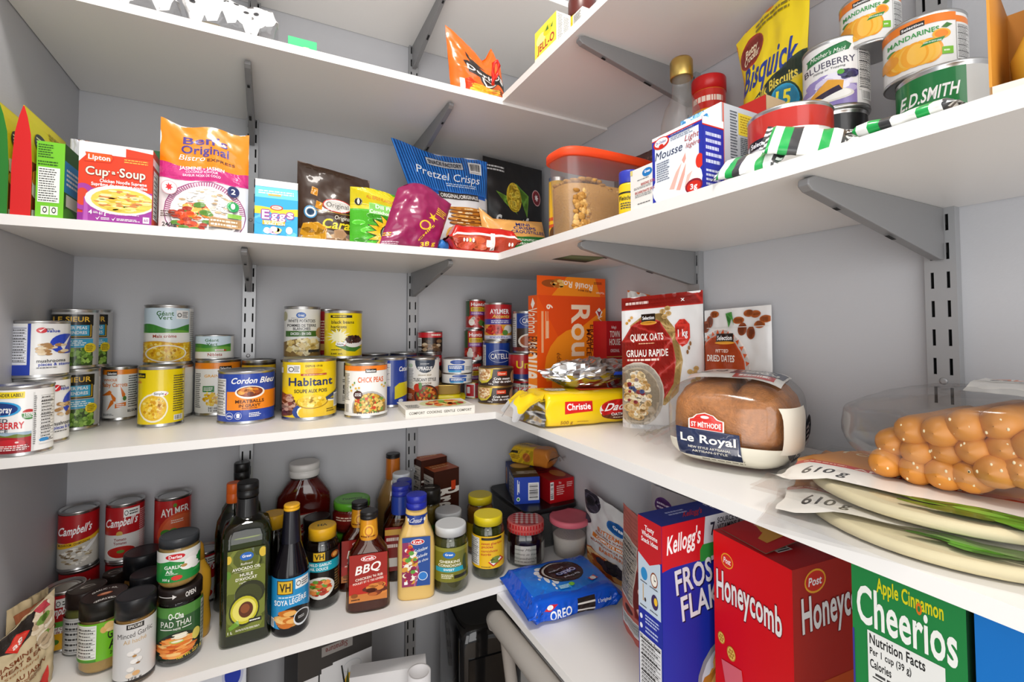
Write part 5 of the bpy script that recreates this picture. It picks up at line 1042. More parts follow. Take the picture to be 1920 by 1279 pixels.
# ------------------------------------------------------------------ top shelves
def treat_bag(label, x0, x1, y, h, n, seed):
    root = thing('treat_bag', label, 'bag', ((x0+x1)/2, y, Z1), 0, 'ghost print treat bags'); L = x1-x0
    S = flow_S(L, .1, h, fin=.05, p=2.2, wr=.006, seed=seed, flare=1.02, endh=.15); m = M(); m.grid(lambda s, q: S(s, q), 30, 30, tri=True); m.build('bag_film', 'clear_film', root)
    rg = random.Random(seed); g = I()
    for i in range(n):
        cx, cy, sc = (i+.5)/n+rg.uniform(-.02, .02), .45+.3*rg.random(), .8+.4*rg.random(); rx = .03*sc/L; ry = .2*sc
        g.E(cx, cy, rx, ry, '#f6f6f6').P([(cx-rx*.7, cy), (cx-rx*1.7, cy+ry*.7), (cx-rx*1.5, cy+ry), (cx-rx*.4, cy+ry*.6)], '#f6f6f6').P([(cx-rx*.6, cy-ry*.5), (cx-rx*.2, cy-ry*1.9), (cx+rx*.3, cy-ry*1.7), (cx+rx*.6, cy-ry*.5)], '#f6f6f6').P([(cx+rx*.7, cy), (cx+rx*1.6, cy+ry*.3), (cx+rx*1.5, cy), (cx+rx*.8, cy-ry*.4)], '#f6f6f6')
        g.E(cx-rx*.3, cy+ry*.3, rx*.17, ry*.17, '#26262a').E(cx+rx*.3, cy+ry*.3, rx*.17, ry*.17, '#26262a').E(cx, cy-ry*.15, rx*.16, ry*.16, '#26262a')
    m = M(); flow_ink(m, g, S, 30, 30, .93, .53); m.build('ghost_print', 'film_print', root)
    for i in range(max(3, n+2)):
        m = M(); c = rg.choice(['#b0341c', '#d99a24', '#3a2a20', '#c8c4b8', '#4a3a6a', '#d8702a', '#e8d8b8', '#7a2a1c']); l = .03+.02*rg.random()
        S4 = flow_S(l, .022, .01, fin=.15, p=2.3, wr=.001, seed=i, flare=1., endh=.15); m.grid(lambda s, q: S4(s, q), 10, 12, c)
        o = m.build('wrapped_candy', 'film_print', None, ((x0+x1)/2-L*.4+L*.8*(i+.5)/(n+2.), y+rg.uniform(-.022, .022), Z1+.006+.014*(i % 2)), rg.uniform(-1, 1)); tag(o, 'foil wrapped candy inside the ghost print treat bags', 'candy', 'candies inside the treat bags')
p0, p1, p2_ = ony(215, -5, -.275), ony(345, 20, -.275), ony(522, 60, -.275)
treat_bag('clear ghost print treat bag cut by the top frame edge', p0.x-.06, p1.x, -.272, .06, 3, 4)
treat_bag('clear ghost print treat bag with its rounded end beside the green packet', p1.x+.004, p2_.x, -.272, .075, 5, 7)
a_, b_ = ony(540, 70, -.3), ony(594, 82, -.3); f = I().S(3, 12, .2, .05, .9, .6, .1, .1, ['#1f8a4e', '#d8c8b0', '#5a5a4a'], True)
carton('candy_packet', 'small bright green packet at the edge of the top back shelf', 'packet', xy(a_), xy(b_), Z1, ony(540, 66, -.3).z-Z1, .012, '#35b877', front=f, mt='film_print')
f = I().T('JO', .6, .34, .5, .3, '#141414').T('JO', .62, .35, .44, .26, '#d8d8e0', b=0).E(.4, .7, .08, .06, '#2ab8b0').E(.2, .2, .07, .05, '#2ab8b0').E(.62, .72, .16, .08, '#2aa8a8')
pouch('chip_bag', 'purple chip bag half hidden behind the orange chip bag', 'bag', xy(ony(798, 130, -.2)), xy(ony(872, 145, -.21)), Z1, .072, .04, '#5a2a9a', ink=f, kind='pillow', wr=.005, seed=12, top=lambda s: -.012*s)
f = I().P([(.28, .74), (.62, .6), (.5, .56), (.42, .52), (.36, .5)], '#2e2622').P([(.33, .71), (.42, .62), (.56, .61)], '#f0a050').P([(.37, .67), (.42, .61), (.5, .6)], '#2e2622').P([(.22, .55), (.3, .585), (.98, .46), (.97, .27), (.28, .36)], '#2e2622').T('Doritos', .6, .43, .68, .11, '#f4f2ee', rot=-.08).P([(.46, .36), (.56, .14), (.82, .3), (.7, .31)], '#2e2622').P([(.5, .36), (.57, .18), (.78, .29)], '#f2ece4').P([(.53, .34), (.585, .22), (.72, .29)], '#2e2622')
f.P([(.14, .0), (.16, .2), (.3, .28), (.46, .2), (.5, .0)], '#e8401c').S(6, 60, .28, -.02, .86, .2, .1, .022, ['#f2a020', '#f6bc3a', '#e88418', '#fbd060'], False, 8, 5).L(.84, .1, .96, .22, 3, '#5a2a10', 3).R(.12, .06, .2, .22, '#f2f0ec').P([(.0, .06), (1, .0), (1, -.02), (0, -.02)], '#f0a020')
def dtop(s): return .055*max(0, 1-s/.62)**.8-.0+.036*max(0, 1-abs(s-.84)/.14)
pd = pouch('chip_bag', 'orange tortilla chip bag with two top corners standing up like ears', 'bag', xy(ony(846, 175, -.305)), xy(ony(948, 182, -.305)), Z1, ony(900, 118, -.29).z-Z1, .05, '#e8650f', ink=f, kind='stand', wr=.005, seed=17, lean=.04, top=dtop, root=True, body='bag_body', side=lambda s, t: -.012*t)
m = M(); m.tube([(0, 0, 0), (.004, -.002, .012), (.006, -.003, .03), (.0, -.004, .038), (-.007, -.003, .03), (-.006, -.002, .012), (-.003, 0, 0), (-.003, -.001, -.014)], .0038, '#e0281c', n=8)
o = m.build('bag_clip', 'plastic', pd['o'], (.021, -.034, .036)); o['label'] = 'red plastic clip'; o.rotation_euler = (0, .1, 0)
a_ = ony(965, 150, -.2); pouch('snack_packet', 'black packet seen behind the corner of the top right shelf', 'packet', (a_.x-.03, -.18), (a_.x+.06, -.2), Z1, .05, .03, '#2a2a2c', kind='pillow', seed=3)
XT = W-R1+.004
f = I().R(0, 0, 1, 1, '#f0e24a').R(.0, .0, 1, .14, '#f6f2d8').E(.3, .62, .22, .18, '#f4ee9a').E(.62, .7, .2, .14, '#e8d428').P([(.5, .72), (.62, .86), (.66, .7)], '#4a7a34').P([(.75, .7), (.86, .8), (.82, .66)], '#4a7a34').T('JELL-O', .52, .36, .78, .24, '#b82a34', rot=.0, b=1)
sd = I().R(0, 0, 1, 1, '#f2efe6').L(.1, .1, .45, .95, 18, '#6a665c', 3).L(.5, .2, .9, .9, 18, '#6a665c', 4)
right_box('gelatin_box', 'yellow gelatin box with red lettering on the top right shelf', 'box', 1003, 1043, 64, .03, {'y': '#f0e24a', 'x': '#f2efe6', 'X': '#f2efe6', 'Y': '#eee', 'Z': '#f4f0d8', 'z': '#ccc'}, x=XT, z=Z1R, v1=17, front=f, right=sd)
nb = solve(1066, 1118, None, Z1R, x=.872, h=.07); r_ = nb[2]; hN = onx(1092, 2, nb[0]).z-Z1R
root, _p = vessel('spread_jar', 'yellow jar with a brown lid at the top of the frame', 'jar', nb[0], nb[1], Z1R, face_cam(nb[0], nb[1]), [('jar_body', 'plastic', rings([(0, r_*.92), (.004, r_*.97), (hN*.7, r_*.97), (hN*.74, r_*.9)]), '#e8c81c'), ('lid', 'plastic', rings([(hN*.72, r_), (hN*.74, r_*1.02), (hN*.97, r_*1.02), (hN, r_*.97)]), '#5a2620')])
wrap_label(root, I().E(.5, .5, .3, .3, '#5a2620').R(0, .85, 1, 1, '#e8c81c'), r_*.97, .006, hN*.7, '#e8c81c')
a_ = onx(1075, 38, XT); carton('pudding_box', 'white box edge just right of the yellow gelatin box', 'box', (XT, onx(1074, 45, XT).y), (XT, onx(1092, 30, XT).y), Z1R, max(.02, onx(1078, 30, XT).z-Z1R), .03, '#ece9e2', front=I().L(.1, .1, .9, .9, 8, '#777', 3))
# ------------------------------------------------------------------ bread shelf on the right wall (Z3)
def quadbox(name, label, cat, near, right, lpt, ztop, z, cols, far=None, **k):
    """carton from its three visible top corners; near corner is the front left one"""
    a, b, c = onz(*near, ztop), onz(*right, ztop), onz(*lpt, ztop)
    return carton(name, label, cat, xy(a), xy(b), z, ztop-z, (c-a).length, cols, **k)
# orange cake roll box, open, with its lid flap standing up
yq = -.352; a_, b_ = ony(1007, 553, yq), ony(1135, 564, yq); hq = a_.z-Z3
f = I().R(0, 0, 1, 1, '#e8530f').P([(0, 1), (1, 1), (1, .83), (.62, .72), (.32, .6)], '#e04a12').E(.62, .36, .52, .36, '#f28a1a').P([(.5, .66), (1, .9), (1, 0), (.5, 0)], '#f28a1a').R(.0, .0, .2, .25, '#e8530f')
f.T('Roulé', .62, .58, .95, .19, '#f6dcc0', rot=-PI/2, asp=.72).T('Roll', .9, .06, .3, .08, '#f6dcc0', rot=-PI/2, asp=.72).T('ÉRABLE', .79, .62, .34, .045, '#6a2a12', rot=-PI/2, asp=.72).T('MAPLE', .74, .58, .34, .05, '#6a2a12', rot=-PI/2, asp=.72).T('Vachon', .91, .68, .42, .05, '#f8ecd8', b=0, sh=.3, rot=-PI/2, asp=.72).P([(.84, .86), (.9, .9), (.95, .86), (.9, .8)], '#f6f0ea').P([(.86, .88), (.9, .86), (.94, .88), (.9, .81)], '#9a1f2a')
f.T('6', .17, .9, .06, .06, '#f8e4d0', rot=-PI/2, asp=.72).L(.12, .55, .16, .85, 1, '#f6c8a0', 3).R(.055, .5, .085, .86, '#f0a878').R(.11, .62, .125, .86, '#f0a878').R(.14, .68, .15, .86, '#f0a878').T('édition', .3, .42, .2, .045, '#6a2a12', b=0, sh=.3, rot=-PI/2, asp=.72).E(.47, .22, .13, .07, '#d89040').S(3, 30, .34, .1, .62, .3, .07, .03, ['#f0b860', '#c87820', '#f6d090', '#b86018', '#fbe0a8'], True)
g_ = I().R(0, 0, 1, 1, '#f08418').P([(0, 1), (1, 1), (1, .66), (0, .58)], '#ea5a12').T('Roulé Roll', .55, .3, 2.9, .5, '#f8e6d4', rot=-PI/2, asp=.2).T('Vachon', .5, .78, 1.1, .3, '#f8ecd8', b=0, rot=-PI/2, asp=.2).P([(.3, .92), (.5, .98), (.75, .93), (.5, .88)], '#f6f0ea').T('ÉRABLE', .5, .56, .8, .2, '#6a2a12', rot=-PI/2, asp=.2)
rb = carton('cake_box', 'tall open orange cake roll box standing behind the foil packet', 'box', xy(a_), xy(b_), Z3, hq, .038, {'y': '#e8530f', 'x': '#f08418', 'X': '#e8530f', 'Y': '#e8530f', 'Z': '#b8926a', 'z': '#ccc'}, front=f, left=g_, make_root=True)
w_ = rb['w']; fh = ony(1007, 516, yq).z-a_.z
m = M(); m.box(-w_/2, 0, hq, w_/2, .0012, hq+fh, '#ea5a14', cols={'Y': '#c8a884'})
I().P([(.2, 0), (.42, 1), (.84, 1), (.92, 0)], '#f28a1a').T('Roulé Roll', .56, .56, .48, .32, '#f8e6d4', rot=PI-.12, asp=3.4).T('ÉRABLE MAPLE', .68, .3, .2, .1, '#6a2a12', rot=PI-.1, asp=3.4).E(.2, .62, .14, .2, '#9a4a1a').E(.3, .62, .07, .22, '#f0d090').S(4, 16, .2, .4, .4, .85, .05, .1, ['#e8b860', '#b86820'], True).T('Vachon', .92, .2, .13, .12, '#f8ecd8', b=0, rot=PI, asp=3.4).L(.82, .66, .95, .8, 2, '#6a2a12', 3).put(m, flat_S((-w_/2, 0, hq), (w_, 0, 0), (0, 0, fh)), rect=(0, 0, 1, 1))
m.build('lid_flap', 'print', rb['o'])
# cookie pack lying, torn open at its left end
pc = Vector((.8, -.425, 0)); root = thing('cookie_pack', 'bright yellow cookie pack with a torn left end under the foil packet', 'packet', (.892, -.474, Z3), math.radians(-8))
S = flow_S(.208, .105, .062, fin=.001, p=5.5, wr=.002, seed=5, flare=1.0, endh=.9); m = M(); m.grid(lambda s, q: S(s, q), 36, 48, '#efc908', tri=True)
for e in (0., 1.):
    ring = [S(e, j/48) for j in range(48)]; m.add(ring if e else ring[::-1], [tuple(range(48))], '#e8c208')
f = I().P([(.18, .44), (.45, .5), (.45, .84), (.18, .84)], '#d01f1f').T('Christie', .315, .67, .23, .2, '#fff', rot=.02).E(.72, .5, .2, .34, '#f6f0e6').E(.72, .6, .18, .24, '#d01f1f').E(.72, .34, .18, .2, '#6a3420').P([(.53, .46), (.9, .62), (.91, .48), (.56, .3)], '#d01f1f').T("Dad's", .72, .6, .26, .24, '#fff', rot=.08, sh=.2, asp=2.2).T('OATMEAL', .74, .34, .2, .09, '#fff').L(.66, .2, .84, .26, 1, '#e8d8c0', 3).T('500 g', .2, .17, .12, .12, '#a87a10').L(.3, .14, .42, .2, 1, '#b88a10', 4)
flow_ink(m, f, S, 36, 48, *S.near)
f = I().E(.2, .5, .09, .3, '#f2efe6').L(.1, .2, .3, .8, 4, '#5a7a3a', 3).R(.5, .2, .9, .8, '#d01f1f').T("Dad's", .7, .5, .3, .4, '#fff', sh=.2); flow_ink(m, f, S, 36, 48, *S.top)
m.build('wrapper', 'film_print', root)
rg = random.Random(5); m = M()
def torn(u, v):
    x = -.1035-.05*u; yy = -.062+.124*v; n = noise.noise(Vector((u*3, v*6, 2.)))
    return (x+.012*n, yy*(1-.15*u), .055-.03*u*u-.012*u*math.sin(v*9)+.012*n)
m.grid(torn, 12, 22, colfn=lambda u, v: '#f0ce12' if u < .8 else '#b9b9bb')
m.build('torn_end', 'film_print', root)
m = M()
def gus(u, v):
    n = noise.noise(Vector((u*4, v*5, 7.))); return (-.104-.028*u*(1-v)-.004*n, -.05+.1*u*.98, .004+.05*v*(1-.25*u)+.004*n)
m.grid(gus, 12, 12, '#c6c6ca'); o = m.build('foil_lining', 'foil', root); o['label'] = 'silver inner lining'
# foil parcel on the cookie pack
root = thing('foil_parcel', 'crumpled silver foil parcel resting on the yellow cookie pack', 'parcel', (.912, -.462, Z3+.0615), math.radians(-12)); m = M()
def foil(u, v):
    az, el = 2*PI*u, PI*(v-.5); x, y, z = math.cos(el)*math.cos(az), math.cos(el)*math.sin(az), math.sin(el)
    p = Vector((x*.08, y*.043, z*.03+.026)); c = Vector((u*7 % 7, v*6, 1))
    q = Vector((math.floor(x*6+noise.noise(Vector((x*2, y*2, z*2)))*3), math.floor(y*5), math.floor(z*5+x*2)))
    n = noise.noise(Vector((x*3.1, y*3.3, z*3.7)))+.55*abs(noise.noise(Vector((x*7, y*8, z*8))))-.2*abs(noise.noise(Vector((x*15, y*14, z*15))))
    p *= 1+.2*n; ex = max(0, abs(x)-.8)*5; p.x *= 1+.22*ex; p.z = max(.0015, p.z*(1-.35*ex)+.012*ex*(1 if x < 0 else -.4)); return p
m.grid(foil, 46, 26, wrap=True); m.s = [False]*len(m.s); m.build('foil_wrap', 'foil', root)
m = M(); m.box(-.036, -.0415, .0, .03, .0, .001, '#c9401c'); m.build('cracker', 'print', root, (0, 0, .001))
# red cracker box, orange pouch and clip behind
a_, b_ = ony(1137, 602, -.40), ony(1190, 603, -.40)
f = I().T("Kellogg's", .45, .93, .3, .03, '#f6dede', sh=.3).T('TOWN', .5, .85, .6, .07, '#f6eee6').T('HOUSE', .5, .76, .66, .07, '#f6eee6').T('ORIGINAL', .5, .66, .55, .035, '#f6dede').R(0, .585, 1, .595, '#d8b060').N(.4, .12, 1, .56, 14, '#e0dcd6').E(.1, .18, .22, .1, '#d89a3a')
carton('cracker_box', 'red cracker box standing between the orange box and the oats bag', 'box', xy(a_), (min(b_.x, W-.012), -.40), Z3, a_.z-Z3, .055, '#b81a22', front=f)
a_, b_ = ony(1176, 640, -.475), ony(1218, 640, -.487)
op = pouch('date_pouch', 'white and orange pouch squeezed behind the oats bag', 'pouch', (a_.x+.008, -.468), (min(b_.x, W-.006), -.49), Z3, ony(1185, 553, -.475).z-Z3, .035, bandcol([(.6, '#dd6a1c'), (1, '#e6e4e0')]), ink=I().E(.5, .72, .16, .1, '#5a9a30').E(.85, .35, .3, .2, '#f2ece0').S(3, 12, .5, .05, 1, .3, .14, .08, ['#5a2a1a', '#8a4a20', '#e0a040'], True), wr=.004, seed=6, top=lambda s: .01*(1-s))
cl = thing('bag_clip', 'blue and black plastic bag clip sticking out left of the oats bag', 'clip', (.962, -.515, Z3+.093), math.radians(-20)); m = M(); m.box(-.025, -.004, -.004, .03, .004, .002, '#1e3fa8'); m.build('clip_arm', 'plastic', cl, bevel=.001); m = M(); m.box(-.022, -.0035, -.009, .03, .0035, -.0045, '#1c1c1e'); m.build('clip_jaw', 'plastic', cl, bevel=.001)
# oats
f = I().R(0, .9, 1, 1, '#c02a22').L(.05, .93, .35, .97, 1, '#f4d8d0', 3).T('x', .75, .95, .05, .03, '#fff').P([(.1, .78), (.26, .85), (.5, .86), (.66, .72), (.72, .5), (.66, .28), (.5, .18), (.2, .22)], '#c3a060').P([(.0, .66), (.12, .78), (.3, .84), (.46, .8), (.6, .66), (.64, .5), (.6, .34), (.46, .2), (.0, .2)], '#b8261e')
f.R(.24, .795, .41, .86, '#2b2018').T('Selection', .325, .83, .14, .025, '#fff').E(.325, .79, .1, .015, '#e8a030').T('QUICK OATS', .3, .685, .4, .05, '#f6eee6').L(.2, .63, .4, .645, 1, '#e8a878', 3).T('GRUAU RAPIDE', .3, .565, .5, .05, '#f6eee6').L(.06, .5, .46, .53, 1, '#f4d8c8', 4)
f.E(.18, .26, .31, .24, '#cfc4b4').E(.17, .25, .27, .21, '#b8a890').S(7, 160, .0, .06, .34, .44, .035, .017, ['#d8b478', '#efe0bc', '#c89a58', '#f4ead4', '#e2c894', '#d0a868'], True, 8, 5).S(8, 12, .04, .14, .26, .4, .026, .014, ['#6a3a2a', '#3f4a78', '#8a2a2a'], True, 8, 1).R(0, 0, .62, .03, '#eee')
f.P([(.64, .76), (.7, .8), (.76, .8), (.82, .76), (.82, .66), (.78, .62), (.72, .6), (.68, .62), (.64, .66)], '#dd3324').T('1 kg', .73, .7, .12, .05, '#fff')
for x, y in ((.5, .87), (.56, .89), (.52, .83), (.57, .85), (.8, .42), (.86, .41), (.9, .37), (.84, .35), (.88, .44)): f.E(x, y, .035, .018, '#cfa868')
for i in range(5): f.E(.66+.028*i, .12+.035*i, .022, .013, '#c8862a').E(.64+.028*i, .14+.035*i, .016, .02, '#c8862a')
for i in range(3): f.E(.78+.02*i, .56+.03*i, .014, .016, '#9a6a3a').E(.06+.03*i, .8+.02*i, .018, .012, '#d8a040')
f.B(.86, .04, .93, .2, False, 4)
oa = pouch('oats_bag', 'tall white and red rolled oats bag in front of the dates pouch', 'bag', (.922, -.552), (1.035, -.64), Z3, .238, .05, bandcol([(.9, '#ecebea'), (1, '#c02a22')]), ink=f, wr=.004, seed=71, kind='stand', top=lambda s: .014*s-.004, lean=.03)
# dates
f = I().E(.28, .5, .46, .34, '#f0e6e0')
for i in range(30):
    t = 2*PI*i/30; f.P([(.28+.4*math.cos(t-.07), .5+.3*math.sin(t-.07)), (.28+.45*math.cos(t), .5+.335*math.sin(t)), (.28+.4*math.cos(t+.07), .5+.3*math.sin(t+.07))], '#d2551f')
f.E(.28, .5, .39, .29, '#cc4f1c').R(.22, .73, .5, .8, '#2b2018').T('Selection', .36, .765, .24, .035, '#fff').E(.36, .725, .16, .012, '#e8a030').T('PITTED', .32, .66, .2, .025, '#f6e4d8').T('DRIED DATES', .3, .6, .46, .05, '#f6eee6').T('DATTES SÉCHÉES', .3, .46, .66, .055, '#f6eee6').T('DÉNOYAUTÉES', .3, .39, .52, .04, '#f6eee6').E(.1, .2, .3, .12, '#b88a60').S(5, 30, -.05, .08, .36, .3, .08, .05, ['#c89a70', '#a87848', '#d8b490'], True)
for x, y, a in ((.1, .9, 1), (.03, .86, 1), (.56, .9, 0), (.62, .83, 1), (.74, .8, 1), (.86, .86, 0), (.8, .94, 0), (.94, .9, 0), (.18, .96, 0), (.7, .95, 0)): f.E(x, y, .06 if a else .075, .05 if a else .028, ['#a8541c', '#8a3f18'][a])
f.P([(.36, .96), (.42, .84), (.46, .92), (.5, .86), (.46, .97)], '#3f8a3a').R(.05, .845, .98, .85, '#d8d6d2')
a_, b_ = onx(1322, 650, 1.04), onx(1448, 650, 1.05)
dt = pouch('date_pouch', 'white dried dates pouch with an orange badge against the right wall', 'pouch', xy(a_), xy(b_), Z3, onx(1400, 580, 1.045).z-Z3, .024, '#dfdedd', ink=f, wr=.004, seed=72, kind='stand', top=lambda s: .006*s)
# bread loaf in its bag
ba = math.radians(25); bc = Vector((.934, -.78, Z3))
# local x runs along the front end, local -y is the front end
root = thing('bread_loaf', 'round topped brown bread loaf in a clear printed bag', 'bread', bc, ba-PI/2)
A_, B_, C_ = .077, .095, .056
def sup(az, el, k=1., e1=.62, e2=.5, h=0.):
    f_ = lambda t, e: math.copysign(abs(t)**e, t)
    ce = f_(math.cos(el), e1); x = A_*k*ce*f_(math.sin(az), e2); y = -B_*k*ce*f_(math.cos(az), e2); z = C_*k*f_(math.sin(el), e1)+C_*1.02
    n = Vector((x/A_**2, y/B_**2, (z-C_*1.02)/C_**2)).normalized()
    return Vector((x, y, z))+n*h
def breadS(u, v):
    p = sup(2*PI*u, PI*(v-.5), .955, .7, .6); q = p-Vector((0, 0, C_)); crease = math.exp(-((p.x-.01)/.006)**2)*max(0, q.z/C_)
    d = .004*noise.noise(p*38)+.0015*noise.noise(p*110)-.016*crease-.004*math.exp(-((p.z-.03)/.006)**2)
    v_ = p+q.normalized()*d; v_.z = max(.001, v_.z); return v_
m = M(); m.grid(breadS, 90, 50, wrap=True); m.build('bread', 'bread_crust', root)
def bagS(u, v, h=0.):
    p = sup(2*PI*u, PI*(v-.5), 1.03, .6, .48, h); p += Vector((p.x, p.y, 0))*.012*noise.noise(p*30)+Vector((0, 0, 1))*.003*noise.noise(p*42+Vector((3, 1, 2))); p.z = max(.0006, p.z); return p
m = M(); m.grid(bagS, 80, 44, wrap=True, tri=False)
def tail(u, v):
    n = noise.noise(Vector((u*5, v*7, 4.))); w_ = .07*(1-.35*u); return (-.05-.075*u, -.06+.02*u+(v-.5)*w_*1.3+.006*n, .012+.045*(1-u)**1.5*(1-abs(2*v-1)**2)+.012*n*u+.01)
m.grid(tail, 14, 14); m.build('bag_film', 'clear_film', root)
def solveF(a, c, axis, k=1.03, e1=.6, e2=.48):
    """bag surface depth along one axis for the two other local coordinates"""
    Z0 = C_*1.02
    if axis == 'y':
        t = max(0., 1-abs((c-Z0)/(C_*k))**(2/e1))**(e1/e2)-abs(a/(A_*k))**(2/e2); return Vector((a, -B_*k*max(0., t)**(e2/2), c))
    if axis == 'x':
        t = max(0., 1-abs((c-Z0)/(C_*k))**(2/e1))**(e1/e2)-abs(a/(B_*k))**(2/e2); return Vector((A_*k*max(0., t)**(e2/2), a, c))
    t = max(0., 1-(abs(a/(A_*k))**(2/e2)+abs(c/(B_*k))**(2/e2))**(e2/e1)); return Vector((a, c, Z0+C_*k*t**(e1/2)))
def patch(name, axis, a0, a1, c0, c1, base, ink, h=.004, NS=22, NQ=14):
    q = M(); nv = dict(x=Vector((1, 0, 0)), y=Vector((0, -1, 0)), z=Vector((0, 0, 1)))[axis]
    def S_(u, v, hh=0.):
        p = solveF(a0+(a1-a0)*u, c0+(c1-c0)*v, axis); return p+nv*(h+hh*1.2+.0012*noise.noise(p*45))
    if base: q.grid(lambda u, v: S_(u, v), NS, NQ, base, tri=True)
    ink.put(q, plin(S_, NS, NQ), [i/NS for i in range(1, NS)], [i/NQ for i in range(1, NQ)], rect=(0, 0, 1, 1), diag=(NS, NQ, range(1, NS+NQ)), h0=.0003)
    return q.build(name, 'film_print', root)
patch('printed_band', 'y', -.066, .07, .006, .036, '#e9e4d2', I().L(.3, .15, .7, .4, 2, '#8a8474', 3))
f = I().P([(.05, .0), (.96, -.02), (.94, .6), (.04, .64)], '#1f2a4c').T('Le Royal', .5, .42, .78, .17, '#f2eee4', b=1).T('NEW STYLE ARTISANAL', .52, .22, .6, .05, '#d8d4c8').T('ARTISAN-STYLE', .52, .13, .5, .05, '#d8d4c8').P([(.24, .63), (.24, .84), (.3, .87), (.36, .95), (.48, 1.), (.6, .95), (.66, .87), (.74, .84), (.74, .61)], '#f2e6dc').P([(.26, .64), (.26, .83), (.32, .86), (.37, .94), (.48, .98), (.59, .94), (.64, .86), (.72, .83), (.72, .62)], '#c8281f').T('ST MÉTHODE', .49, .73, .42, .1, '#fbf4ee').E(.48, .9, .06, .03, '#fbf4ee')
patch('front_label', 'y', -.058, .028, .016, .074, None, f, .0055)
f = I().P([(.42, .3), (.98, .36), (.98, .9), (.42, .82)], '#1f2a4c').T('Royal', .72, .5, .4, .2, '#f2eee4', rot=PI).L(.46, .62, .9, .78, 2, '#d8d4c8', 3).P([(.5, .04), (.92, .08), (.92, .3), (.5, .28)], '#c8281f').L(.55, .12, .88, .24, 1, '#fbf4ee', 3, .8).E(.12, .5, .07, .12, '#3a3a3a').E(.12, .5, .055, .09, '#eae7df').E(.28, .58, .07, .12, '#2a2a2a').E(.28, .58, .045, .075, '#eae7df').R(.03, .24, .18, .38, '#9a968c')
patch('top_label', 'z', -.052, .062, -.06, .045, '#eae7df', f, .004, 18, 16)
patch('side_label', 'x', -.075, .08, .012, .06, None, I().P([(.05, .1), (.3, .16), (.28, .6), (.05, .5)], '#1f1f26').T('Royal', .17, .34, .2, .2, '#f2eee4').L(.36, .2, .7, .9, 6, '#6a3a18', 3).E(.9, .5, .1, .45, '#1f2a4c').E(.9, .5, .05, .15, '#c8c4b8'), .004)
patch('corner_flap', 'x', -.088, -.04, .03, .085, '#ece6d6', I(), .006, 10, 8)
# tortilla packs
def tort(label, c, rz, z, R_, seed, tilt):
    root = thing('tortilla_pack', label, 'tortillas', (c[0], c[1], z), rz, 'flat tortilla packs'); root.rotation_euler = (tilt[0], tilt[1], rz)
    m = M(); m.loft([(.0012, R_*.97, R_*.97, 2), (.003, R_, R_, 2), (.009, R_*1.0, R_*1.0, 2), (.0115, R_*.97, R_*.97, 2)], 48, '#d9cda6'); m.build('tortilla_stack', 'tortilla', root)
    Lx, Ly = R_*1.18, R_*1.1
    def bs(u, v, h=0.):
        x, y = (2*u-1)*Lx, (2*v-1)*Ly; r = math.hypot(x, y)/R_; n = noise.noise(Vector((u*6+seed, v*6, seed)))
        z_ = .0145 if r < 1. else max(.004, .0145-.045*(r-1.)); z_ += .0016*n+max(0, abs(2*u-1)-.9)*.06*noise.noise(Vector((v*9, seed, 2)))
        return Vector((x+.006*noise.noise(Vector((v*7, seed, u*3))), y+.006*noise.noise(Vector((u*7, seed+4, v*3))), max(.0015, z_)+h))
    m = M(); m.grid(lambda u, v: bs(u, v), 34, 30); m.grid(lambda u, v: Vector((bs(1-u, v).x, bs(1-u, v).y, .0006)), 8, 8); m.build('bag_film', 'clear_film', root)
    f = I().R(.03, .4, .97, .82, '#d98a14').T('Tortillas', .3, .7, .4, .09, '#f4e2b8', b=0).R(.03, .37, .97, .42, '#c8281c').T('ARTIFICIELS', .42, .395, .36, .03, '#fbf0e0').L(.06, .385, .22, .41, 1, '#f0c8a0', 3).R(.03, .17, .97, .37, '#ece9e2').T('610 g', .17, .27, .15, .075, '#2a2a2a').P([(.4, .17), (.7, .1), (.97, .04), (.97, .18), (.6, .2)], '#3f6a1c').S(seed, 26, .4, .08, .98, .19, .07, .02, ['#4f8a24', '#2f5a14', '#6aa83a', '#3a6a18'], False)
    q = M(); f.put(q, plin(lambda u, v, hh: bs(u, v, .0012+hh), 34, 30), [i/34 for i in range(1, 34)], [i/30 for i in range(1, 30)], rect=(0, 0, 1, 1), diag=(34, 30, range(1, 64)), h0=.0003); q.build('printed_film', 'film_print', root)
tort('lower tortilla pack lying at the shelf front edge, under its twin', (.902, -1.02), math.radians(-70), Z3, .112, 3, (0, 0))
tort('upper tortilla pack with a white and orange band beneath the breadsticks', (.926, -1.012), math.radians(-78), Z3+.0185, .112, 8, (0, .0))
